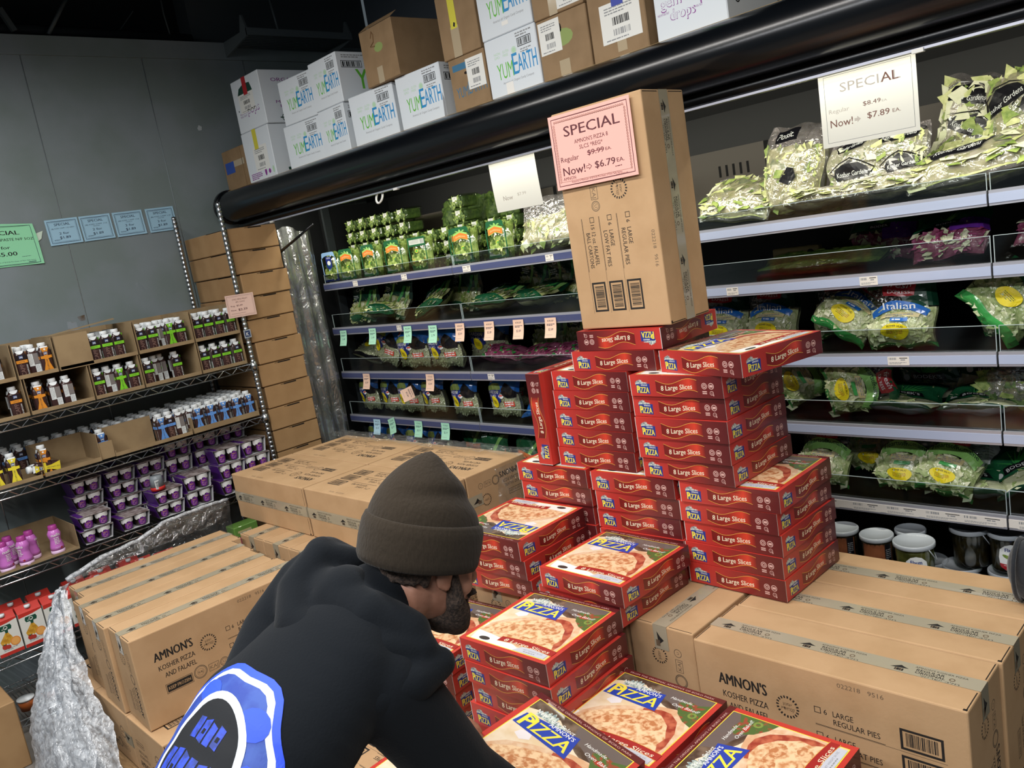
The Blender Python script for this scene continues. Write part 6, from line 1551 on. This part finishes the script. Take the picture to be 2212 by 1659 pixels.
b = MB(); f2 = lambda x, y, l=0: Vector(((.0315 + l * .0003) * cos(x / .03), (.0315 + l * .0003) * sin(x / .03), y)); b.rect(f2, -.012, .05, .012, .105, m_nut, 1, .01)
# fruit juice cartons
m_jw = mat('juice_white_board', '#dddcd4', .45); m_jr = mat('juice_red_print', '#c2352c', .45); m_ban = mat('banana_print', '#d9a63a', .45, col2='#b98326', scale=60); m_orr = mat('orange_fruit_print', '#df8a3c', .45); m_str = mat('strawberry_print', '#b03a30', .45); m_jg = mat('juice_logo_green', '#1d4d3c', .45); m_mango = mat('mango_print', '#b5702f', .45, col2='#8f4a24', scale=30)
def make_juice(kind, label):
    t = tag(empty('juice_carton'), label, 'juice carton', 'fruit juice cartons on the low rack shelf')
    w, d, h = .05, .035, .165
    b = MB(); b.box(-d, d, -w, w, 0, h, m_jw); b.add([(-d, -w, h), (d, -w, h), (d, w, h), (-d, w, h), (0, -w, h + .03), (0, w, h + .03)], [(0, 1, 4), (1, 2, 5, 4), (2, 3, 5), (3, 0, 4, 5)], m_jr)
    for f in (F((d, -w, 0), (0, 1, 0), (0, 0, 1)),):
        b.rect(f, 0, 0, .1, .016, m_jr, 1); b.poly(f, [(0, .145), (.06, .150), (.1, .158), (.1, h), (0, h)], m_jr, 1)
        b.poly(f, [(.026, .118), (.07, .118), (.074, .13), (.07, .142), (.026, .142), (.022, .13)], m_jg, 2); b.ring(f, .048, .13, .006, .009, m_jw, 3, 12); b.lines(f, .032, .124, .03, 1, .003, .002, m_jw, 3)
        if kind == 'banana':
            for k in range(4): b.poly(f, [(.045, .110), (.052, .110), (.066 - k * .012, .082), (.07 - k * .014, .058), (.056 - k * .012, .05), (.05 - k * .012, .07), (.046 - k * .004, .095)], m_ban, 3 + k)
            b.poly(f, [(.042, .118), (.056, .118), (.054, .105), (.044, .105)], m_jg, 8)
            b.disk(f, .074, .056, .021, .021, m_orr, 8, 18); b.disk(f, .074, .056, .017, .017, mat('orange_flesh_print', '#e8a85c', .45), 9, 16)
            b.disk(f, .028, .044, .012, .012, m_str, 8, 12); b.disk(f, .042, .040, .010, .010, m_str, 9, 12); b.poly(f, [(.02, .056), (.036, .056), (.028, .05)], m_jg, 10)
        else:
            b.disk(f, .05, .085, .034, .024, m_mango, 3, 18); b.disk(f, .06, .05, .024, .024, m_str, 4, 16); b.disk(f, .03, .05, .016, .014, m_jg, 4, 12)
        b.lines(f, .02, .03, .06, 2, .003, .003, m_grey, 3)
    b.obj('carton_body', t)
    b = MB(); b.lathe([(.013, 0), (.013, .014), (.001, .014)], m_cap, 14); b.v = [(x * .9 + .018, y, z + h + .014 + (0 if True else 0)) for x, y, z in b.v]; b.obj('cap', t)
    return t
jb = make_juice('banana', '-'); jm = make_juice('mango', '-')
Z4 = .006
for y, lab in ((.655, 'fruit juice carton with bananas at the picture edge'), (.762, 'fruit juice carton with bananas, first fully seen one'), (.868, 'fruit juice carton with bananas touching the stretch film')): place(jb, (-4.35, y, Z4), (0, 0, .03), lab)
for i, y in enumerate((.98, 1.09, 1.2, 1.31, 1.42)): place(jm, (-4.36 - .03 * (i % 2), y, Z4), (0, 0, -.02), 'fruit juice carton with a dark round fruit, %s past the banana ones' % COLN[i])
for i, y in enumerate((.72, .84, 1.0, 1.13, 1.27)): place(jm, (-4.47, y, Z4), (0, 0, .05), 'fruit juice carton in the second row, %s along' % COLN[i])
for i, (c, y, z, hh, lab) in enumerate((('#3d4f78', 1.55, 0, .12, 'navy carton low on the rack, behind the stretch film'), ('#b03a8a', 1.68, 0, .075, 'magenta carton low on the rack, behind the stretch film'), ('#7da342', 1.70, .078, .07, 'green carton lying on the magenta one behind the stretch film'), ('#a8335f', 1.86, 0, .12, 'dark pink carton low on the rack nearest the flat cartons'), ('#6f9a48', 1.86, .122, .06, 'green carton resting on the dark pink one'))):
    t = tag(empty('food_carton', (-4.36, y, Z4 + z)), lab, 'carton', 'coloured cartons low on the rack'); b = MB(); mm = mat('food_carton_print_%d' % i, c, .4, coat=.3); b.rbox(-.05, .05, -.07 - .02 * (i % 2), .07, 0, hh, mm, .003, 1); f = F((.05, -.07, 0), (0, 1, 0), (0, 0, 1)); b.rect(f, .02, hh * .4, .10, hh * .6, m_btan, 2); b.lines(f, .03, hh * .3, .07, 2, .005, .004, m_bwhite, 2); b.obj('carton_body', t)
for i, (y, z) in enumerate(((.66, -.29), (.76, -.29))):
    t = tag(empty('orange_tub', (-4.36, y, z)), 'small orange tub on the bottom rack shelf, %s' % ['nearer the picture edge', 'nearer the stretch film'][i], 'tub'); b = MB(); b.lathe([(.03, 0), (.036, .05)], mat('orange_tub_plastic', '#b3602f', .4), 18); b.obj('tub_body', t); b = MB(); b.lathe([(.038, .05), (.038, .058), (.001, .058)], m_cap, 18); b.obj('lid', t)
t = tag(empty('kraft_box', (-4.12, .42, FZ)), 'plain kraft box on the floor below the rack at the picture corner', 'box'); b = MB(); b.rbox(-.15, .15, -.3, .14, 0, .30, m_kr3, .004, 1); b.obj('box_body', t)
# ================================================================ the man
from mathutils.bvhtree import BVHTree
UNIT = {}
def unit_sphere(n):
    if n not in UNIT:
        vs = [(0, 0, 1)]
        for i in range(1, n):
            t = pi * i / n
            vs += [(sin(t) * cos(2 * pi * k / n), sin(t) * sin(2 * pi * k / n), cos(t)) for k in range(n)]
        vs.append((0, 0, -1)); L = len(vs) - 1
        fs = [(0, 1 + k, 1 + (k + 1) % n) for k in range(n)]
        for i in range(n - 2):
            for k in range(n):
                p, q = 1 + i * n + k, 1 + i * n + (k + 1) % n
                fs.append((p, p + n, q + n, q))
        fs += [(L, L - n + (k + 1) % n, L - n + k) for k in range(n)]
        UNIT[n] = (vs, fs)
    return UNIT[n]
class Lump:
    def __init__(s): s.v = []; s.f = []
def sph(bm, c, r, axes=None, n=14):
    """ellipsoid: r scalar or (rx, ry, rz) along axes"""
    r = (r, r, r) if not hasattr(r, '__len__') else r
    M = Matrix.Identity(3) if axes is None else axes
    vs, fs = unit_sphere(n); k = len(bm.v); c = Vector(c)
    bm.v += [tuple(c + M @ Vector((x * r[0], y * r[1], z * r[2]))) for x, y, z in vs]
    bm.f += [tuple(k + i for i in f) for f in fs]
def limb(bm, pts, rs, n=12):
    pts = [Vector(p) for p in pts]
    for (a, b, ra, rb) in zip(pts[:-1], pts[1:], rs[:-1], rs[1:]):
        L = (b - a).length; k = max(2, int(L / (min(ra, rb) * .35)))
        for i in range(k + 1):
            t = i / k; sph(bm, a.lerp(b, t), ra + (rb - ra) * t, None, n)
def blob(name, bm, m, voxel, smooth, parent):
    me = bpy.data.meshes.new(name); me.from_pydata(bm.v, [], bm.f)
    o = bpy.data.objects.new(name, me); COL.objects.link(o)
    md = o.modifiers.new('r', 'REMESH'); md.mode = 'VOXEL'; md.voxel_size = voxel; md.use_smooth_shade = True
    if smooth:
        s_ = o.modifiers.new('s', 'SMOOTH'); s_.factor = .5; s_.iterations = smooth
    dg = bpy.context.evaluated_depsgraph_get()
    new = bpy.data.meshes.new_from_object(o.evaluated_get(dg))
    bpy.data.objects.remove(o)
    new.materials.clear(); new.materials.append(m)
    for p in new.polygons: p.use_smooth = True
    o = bpy.data.objects.new(name, new); COL.objects.link(o)
    o.parent = parent; o.matrix_parent_inverse = Matrix.Translation(-Vector(parent.location))
    return o
m_skin = mat('skin', '#a87862', .5, col2='#9a6a55', scale=40)
m_hood = mat('black_fleece', '#101419', .95, spec=.15, sheen=.06, bump=.12, bscale=220)
m_bean = mat('brown_knit', '#2f2820', .95, spec=.15, sheen=.08, bump=.25, bscale=170, stretch=(1, 1, .35))
m_beard = mat('dark_beard', '#2a221e', .9, col2='#4a3c33', scale=180, bump=.4, bscale=260)
m_jean = mat('dark_denim', '#20252f', .85); m_shoe = mat('black_shoe', '#151515', .6)
man = tag(empty('person', (-1.45, .25, FZ)), 'bearded man in a brown beanie and black hoodie bending over the pizza boxes', 'person')
# head frame: forward slightly right of +Y, pitched down
HC = Vector((-1.226, .850, .930))
HR = Euler((radians(-24), 0, radians(-6)), 'XYZ').to_matrix()
hp = lambda x, y, z: HC + HR @ Vector((x, y, z))
sp = [(-1.28, .22, .50), (-1.28, .36, .62), (-1.29, .52, .745), (-1.285, .64, .81), (-1.275, .715, .855)]
RS, LSH = (-1.185, .69, .775), (-1.41, .735, .755)
RE, LE = (-1.165, .80, .535), (-1.49, .90, .53)
RW, LW = (-1.10, .925, .375), (-1.545, .99, .405)
bm = Lump()
sph(bm, hp(0, -.01, .045), (.075, .095, .085), HR); sph(bm, hp(0, .03, -.02), (.064, .070, .085), HR); sph(bm, hp(0, .055, -.075), (.045, .045, .038), HR); sph(bm, hp(0, .082, -.098), (.024, .022, .02), HR)
sph(bm, hp(0, .108, -.02), (.013, .018, .017), HR, 10); limb(bm, [hp(0, .092, .025), hp(0, .11, -.015)], [.009, .011], 10)
for s in (-1, 1):
    sph(bm, hp(s * .071, -.002, -.008), (.008, .019, .030), HR, 12); sph(bm, hp(s * .073, .004, -.026), (.008, .010, .012), HR, 10)
    sph(bm, hp(s * .032, .078, .012), (.014, .01, .010), HR, 10); sph(bm, hp(s * .044, .06, -.03), (.022, .022, .02), HR, 10); limb(bm, [hp(s * .014, .094, .03), hp(s * .05, .08, .03)], [.008, .007], 8)
limb(bm, [hp(-.02, .098, -.058), hp(.02, .098, -.058)], [.008, .008], 8)
limb(bm, [hp(0, -.02, -.05), (-1.262, .755, .83), sp[3]], [.052, .046, .055])
# hidden body under the clothes: torso, arms, legs, hands in one surface
for p, w_, d_ in zip(sp, (.12, .11, .12, .11, .06), (.085, .08, .085, .065, .05)): sph(bm, p, (w_, d_, .10))
for i in range(4):
    a, b2 = Vector(sp[i]), Vector(sp[i + 1])
    for t_ in (.33, .66): sph(bm, a.lerp(b2, t_), (.11, .075, .08))
limb(bm, [sp[3], RS, RE, RW], [.06, .05, .042, .03]); limb(bm, [sp[3], LSH, LE, LW], [.06, .05, .042, .03])
limb(bm, [sp[0], (-1.28, .22, .45), (-1.27, .30, .06), (-1.27, .21, FZ + .10)], [.10, .085, .055, .042]); limb(bm, [sp[0], (-1.46, .22, .45), (-1.50, .32, .06), (-1.50, .23, FZ + .10)], [.10, .085, .055, .042])
def hand(bm, wrist, palm, u, side):
    """palm centre, u = finger direction; fingers curl over the box edge"""
    wrist, palm, u = Vector(wrist), Vector(palm), Vector(u).normalized()
    limb(bm, [wrist, palm], [.028, .026], 10)
    sd = u.cross(Vector((0, 0, 1))).normalized()
    for k, (o, L) in enumerate(((-.030, .062), (-.010, .072), (.010, .068), (.030, .052))):
        a = palm + sd * o + u * .02
        limb(bm, [a, a + u * L * .5 + Vector((0, 0, .006)), a + u * L * .85 + Vector((0, 0, -.008)), a + u * L + Vector((0, 0, -.022))], [.0105, .0095, .0085, .0075], 8)
    a = palm - sd * side * .03
    limb(bm, [a, a - sd * side * .028 + u * .018 + Vector((0, 0, -.02)), a - sd * side * .026 + u * .046 + Vector((0, 0, -.032))], [.013, .011, .009], 8)
hand(bm, RW, (-1.125, .945, .345), (-.25, 1, -.1), 1)
hand(bm, LW, (-1.53, 1.02, .385), (1, .45, -.05), -1)
blob('body', bm, m_skin, .0055, 3, man)
# eyes
for s in (-1, 1):
    b = MB(); b.lathe([(0.001, -.011), (.008, -.008), (.011, 0), (.008, .008), (.001, .011)], mat('eye_white', '#e6e2da', .3), 12); b.v = [tuple(hp(s * .032, .086, .014) + Vector(v)) for v in b.v]
    o = b.obj('eye'); o.parent = man; o.matrix_parent_inverse = Matrix.Translation(-Vector(man.location))
# beard and nape hair
bm = Lump()
sph(bm, hp(0, .062, -.088), (.054, .05, .042), HR); sph(bm, hp(0, .09, -.108), (.034, .03, .026), HR)
for s in (-1, 1):
    limb(bm, [hp(s * .063, .022, -.012), hp(s * .062, .038, -.055), hp(s * .042, .066, -.088)], [.013, .019, .025], 10)
limb(bm, [hp(-.03, .1, -.045), hp(.03, .1, -.045)], [.009, .009], 8)
blob('beard', bm, m_beard, .006, 3, man)
bm = Lump()
for k in range(9):
    a = radians(200 + k * 17.5); limb(bm, [hp(.070 * cos(a), -.01 + .083 * sin(a), .01), hp(.062 * cos(a), -.005 + .074 * sin(a), -.030)], [.013, .008], 8)
blob('hair', bm, m_beard, .006, 2, man)
# beanie: cuff and crown
def beanie_ring(z, k, fold=0.0):
    pass
b = MB()
def crown(u, v):
    a = 2 * pi * u
    z = .070 + .138 * v
    k = max(0.0, 1 - v ** 1.75) ** .80
    rx, ry = .093 * k, .113 * k
    dent = .012 * math.exp(-((v - .45) / .10) ** 2) * max(0, cos(a - 0.2)) + .010 * math.exp(-((v - .82) / .09) ** 2) * max(0, cos(a - .9))
    k2 = 1 - dent / .1
    return hp(rx * k2 * cos(a), -.018 + ry * k2 * sin(a) - .012 * v, z + .006 * sin(3 * a + 1) * v * (1 - v) * 4 * .6)
b.grid(crown, 48, 26, m_bean, wrap=True)
cr = b.obj('beanie'); cr.parent = man; cr.matrix_parent_inverse = Matrix.Translation(-Vector(man.location))
b = MB()
prof = [(.0, .004), (.006, .0), (.011, .01), (.013, .04), (.012, .07), (.007, .084), (.0, .086), (-.004, .078), (-.004, .02)]
def cuff(u, v):
    a = 2 * pi * u; i = v * (len(prof) - 1); j = min(int(i), len(prof) - 2); t_ = i - j
    o = prof[j][0] + (prof[j + 1][0] - prof[j][0]) * t_; z = prof[j][1] + (prof[j + 1][1] - prof[j][1]) * t_
    return hp((.090 + o * .9) * cos(a), -.018 + (.110 + o * .9) * sin(a), z - .004 + .004 * sin(2 * a))
b.grid(cuff, 48, 24, m_bean, wrap=True)
cf = b.obj('beanie_cuff'); cf.parent = cr
cf.matrix_parent_inverse = cr.matrix_parent_inverse.copy() if False else Matrix.Identity(4)
# hoodie
bm = Lump()
nrm = Matrix(((1, 0, 0), (0, .79, -.61), (0, .61, .79)))            # torso frame: y along the spine, z out of the back
for p, w_, d_ in zip(sp, (.17, .17, .185, .165, .10), (.125, .12, .125, .105, .075)): sph(bm, p, (w_, .13, d_), nrm, 18)
for i in range(4):
    a, b2 = Vector(sp[i]), Vector(sp[i + 1])
    w0, w1 = (.17, .17, .185, .165, .10)[i:i + 2]; d0, d1 = (.125, .12, .125, .105, .075)[i:i + 2]
    for t_ in (.25, .5, .75): sph(bm, a.lerp(b2, t_), (w0 + (w1 - w0) * t_, .12, d0 + (d1 - d0) * t_), nrm, 18)
limb(bm, [(-1.25, .67, .80), RS, RE, Vector(RW)], [.088, .085, .070, .05], 14); limb(bm, [(-1.37, .70, .79), LSH, LE, Vector(LW)], [.085, .078, .066, .05], 14)
limb(bm, [Vector(RE).lerp(Vector(RW), .8), RW], [.052, .05]); limb(bm, [Vector(LE).lerp(Vector(LW), .8), LW], [.052, .05])
blob_h = blob('hoodie', bm, m_hood, .008, 8, man)
bm = Lump()
hood_out = [(-1.375, .80, .915), (-1.405, .755, .955), (-1.42, .69, .925), (-1.42, .61, .855), (-1.38, .545, .81), (-1.30, .53, .795), (-1.22, .57, .785), (-1.16, .645, .785), (-1.13, .715, .785), (-1.13, .775, .79)]
limb(bm, hood_out, [.030, .035, .042, .052, .055, .054, .050, .045, .038, .028], 12)
limb(bm, [(-1.36, .78, .94), (-1.385, .725, .965), (-1.375, .665, .925), (-1.325, .625, .885), (-1.25, .635, .865), (-1.18, .69, .845), (-1.145, .75, .825)], [.026, .032, .040, .044, .042, .038, .032], 12)
limb(bm, [(-1.40, .60, .825), (-1.33, .53, .775), (-1.25, .54, .77)], [.045, .048, .044], 12)
limb(bm, [(-1.36, .705, .915), (-1.30, .695, .905), (-1.22, .71, .885), (-1.17, .75, .85)], [.045, .052, .05, .04], 12)
sph(bm, (-1.395, .735, .955), (.034, .04, .045)); sph(bm, (-1.295, .715, .915), (.06, .055, .05)); sph(bm, (-1.31, .64, .845), (.09, .07, .055)); sph(bm, (-1.25, .70, .83), (.08, .06, .045))
hd = blob('hood', bm, m_hood, .007, 5, blob_h)
hd.matrix_parent_inverse = Matrix.Identity(4)
# back print, laid onto the cloth
m_p1 = mat('royal_blue_ink', '#2b4fe0', .6); m_p2 = mat('pale_ink', '#dfe8f2', .6); m_p3 = mat('dull_blue_ink', '#263f92', .6, col2='#34519f', scale=26); m_p4 = mat('black_ink_patch', '#101318', .8); m_p5 = mat('scribble_blue_ink', '#2c48c4', .6, col2='#27387f', scale=60)
bv = BVHTree.FromPolygons([v.co.copy() for v in blob_h.data.vertices], [tuple(p.vertices) for p in blob_h.data.polygons])
bn = Vector((0, -.61, .79)).normalized(); bu = Vector((1, 0, 0)); bw = Vector((0, .79, .61)).normalized()
PC = Vector((-1.264, .472, .66)) + bn * .13
def onback(x, y, l=0):
    p = PC + bu * x + bw * y
    d = (bn + bu * (x * 1.6)).normalized()
    h = bv.ray_cast(p + d * .35, -d)
    q = h[0] if h[0] is not None else p
    return q + d * (.0012 + l * .0006)
b = MB()
def blobpts(rx, ry, k, n=44, ph=0.0, sc=7): return [((rx * (1 + k * sin(sc * t_ + ph))) * cos(t_), (ry * (1 + k * sin(sc * t_ + ph))) * sin(t_)) for t_ in [2 * pi * i / n for i in range(n)]]
b.poly(onback, blobpts(.150, .165, .035), m_p1, 1, .014)
b.poly(onback, blobpts(.138, .153, .04), m_p2, 2, .014)
b.poly(onback, blobpts(.127, .142, .04), m_p3, 3, .014)
for cx_, cy_, rx, ry in ((.07, .09, .03, .025), (.1, .0, .02, .04), (.085, -.09, .03, .025), (-.06, .1, .03, .02)): b.disk(onback, cx_, cy_, rx, ry, m_p1, 4, 14, .012)
b.poly(onback, blobpts(.092, .112, .01, sc=4), m_p2, 5, .014); b.poly(onback, blobpts(.079, .099, .01, sc=4), m_p4, 6, .014)
def scrib(x0, y0, w_, h_, n, seed):
    r_ = random.Random(seed)
    for i in range(n):
        x = x0 + w_ * i / n
        q = [(x, y0 + r_.uniform(0, .006)), (x + w_ / n * .8, y0 + r_.uniform(0, .006)), (x + w_ / n * .8, y0 + h_ - r_.uniform(0, .008)), (x, y0 + h_ - r_.uniform(0, .008))]
        b.poly(onback, q, m_p5, 7, .012)
        if i % 2: b.rect(onback, x + w_ / n * .25, y0 + h_ * .35, x + w_ / n * .6, y0 + h_ * .55, m_p4, 8, .012)
scrib(-.035, .028, .075, .040, 4, 3); scrib(-.066, -.05, .132, .062, 6, 5)
b.rect(onback, -.06, -.058, .066, -.050, m_p5, 7, .012)
o = b.obj('back_print'); o.parent = blob_h; o.matrix_parent_inverse = Matrix.Identity(4)
# trousers and shoes
bm = Lump()
sph(bm, (-1.37, .20, .44), (.16, .12, .12)); limb(bm, [(-1.29, .20, .42), (-1.27, .29, .06), (-1.27, .22, FZ + .08)], [.105, .075, .065]); limb(bm, [(-1.45, .20, .42), (-1.50, .31, .06), (-1.50, .24, FZ + .08)], [.105, .075, .065])
blob('trousers', bm, m_jean, .009, 4, man)
for x, y in ((-1.27, .25), (-1.50, .27)):
    bm = Lump(); sph(bm, (x, y - .03, FZ + .05), (.045, .06, .048)); sph(bm, (x, y + .07, FZ + .036), (.046, .085, .034)); blob('shoe', bm, m_shoe, .007, 3, man)
# ================================================================ stretch film around the left cartons
m_stretch = film_mat('stretch_film', '#e9edf2', .20, .24, .8, 55, body=.34)
m_stretch2 = film_mat('thin_stretch_film', '#f2f4f5', .13, .10, 1.0, 34, body=.03)
from mathutils import noise as NZ
rs_ = random.Random(6)
def wob(u, v, k):
    p = Vector((u * 3.1 + k * 7.3, v * 3.1 - k * 2.7, k * 1.9))
    return NZ.noise(p) * .9 + NZ.noise(p * 2.7) * .5 + NZ.noise(p * 6.1) * .3
film = tag(empty('stretch_film', (-3.9, 1.0, -.2)), 'loose crumpled stretch film hanging off the row of taped cartons', 'plastic film')
b = MB()
# hanging sheet in front of the carton ends, bulging toward the aisle
LE_ = [(-3.925, .86, .345), (-3.925, .78, .235), (-3.92, .72, .115), (-3.92, .665, -.01), (-3.92, .612, -.13), (-3.92, .59, -.25), (-3.92, .57, -.37)]
RE_ = [(-3.80, .82, .352), (-3.645, .772, .22), (-3.54, .755, .10), (-3.45, .745, .0), (-3.32, .735, -.08), (-3.19, .725, -.20), (-3.13, .72, -.37)]
def along(L, v):
    i = v * (len(L) - 1); j = min(int(i), len(L) - 2)
    return Vector(L[j]).lerp(Vector(L[j + 1]), i - j)
def hang(u, v, k=0.0, o=0.0):
    a, c = along(LE_, v), along(RE_, v)
    p = a.lerp(c, u)
    bulge = sin(pi * u) * (.03 + .06 * v) + o
    return p + Vector((.3, -.9, .1)) * bulge + Vector((.012 * wob(u * 3, v * 2, 1 + k), .026 * wob(u * 3.2, v * 1.8, 2 + k), .006 * wob(u * 2, v * 3, 3 + k)))
b.grid(hang, 46, 80, m_stretch); b.grid(lambda u, v: hang(.04 + u * .8, v, 4.0, .02), 40, 70, m_stretch); b.obj('hanging_sheet', film)
b = MB()
TE_ = [(-3.975, .87, .345), (-3.98, 1.03, .386), (-3.985, 1.2, .402), (-3.985, 1.35, .446), (-3.985, 1.53, .45), (-3.985, 1.66, .446)]
BE_ = [(-3.94, .87, .340), (-3.945, 1.03, .345), (-3.95, 1.2, .348), (-3.955, 1.35, .350), (-3.96, 1.50, .352), (-3.965, 1.58, .352)]
def side(u, v): return along(TE_, u).lerp(along(BE_, u), v) + Vector((.010 * wob(u * 6, v * 2, 4), 0, .004 * wob(u * 8, v * 3, 5) * (1 - v)))
b.grid(side, 60, 14, m_stretch2)
def side2(u, v): return along(TE_, u) + Vector((-.01 - .05 * v + .012 * wob(u * 6, v * 3, 6), .01 * wob(u * 4, v, 3), -.68 * v))
b.grid(side2, 40, 24, m_stretch2)
b.obj('side_sheet', film)
b = MB()
b.tube([along(TE_, i / 30) + Vector((.004 * wob(i * .3, 0, 1), 0, .004 * wob(i * .4, 1, 2))) for i in range(31)], [.010 + .005 * abs(wob(i * .5, 2, 3)) - .004 * i / 30 for i in range(31)], m_stretch, 8)
b.obj('rolled_edge', film)
for c in (film,):
    for ch in c.children: ch.matrix_parent_inverse = Matrix.Translation(-Vector(c.location))
# thin wrap over the far edge of the flat cartons
w2 = tag(empty('stretch_film', (-2.6, 2.3, .5)), 'thin stretch film clinging to the far edges of the flat cartons', 'plastic film')
b = MB()
def edge(u, v):
    x = -4.0 + 1.50 * u
    return Vector((x, 2.31 + .105 * v + .006 * wob(u * 9, v, 1), .588 + .010 * wob(u * 12, v * 2, 2) + .008 * sin(pi * v)))
b.grid(edge, 70, 10, m_stretch2)
def down(u, v): return Vector((-4.0 + 1.50 * u, 2.415 + .008 * wob(u * 10, v * 2, 3), .575 - .4 * v))
b.grid(down, 50, 16, m_stretch2); b.obj('top_wrap', w2)
b = MB()
def corner(u, v): return Vector((-2.50 + .035 * sin(u * 6) * v + .012 * wob(u * 5, v * 4, 4), 2.16 + .24 * u, .575 - .32 * v))
b.grid(corner, 24, 30, m_stretch2); b.obj('corner_wrap', w2)
for ch in w2.children: ch.matrix_parent_inverse = Matrix.Translation(-Vector(w2.location))
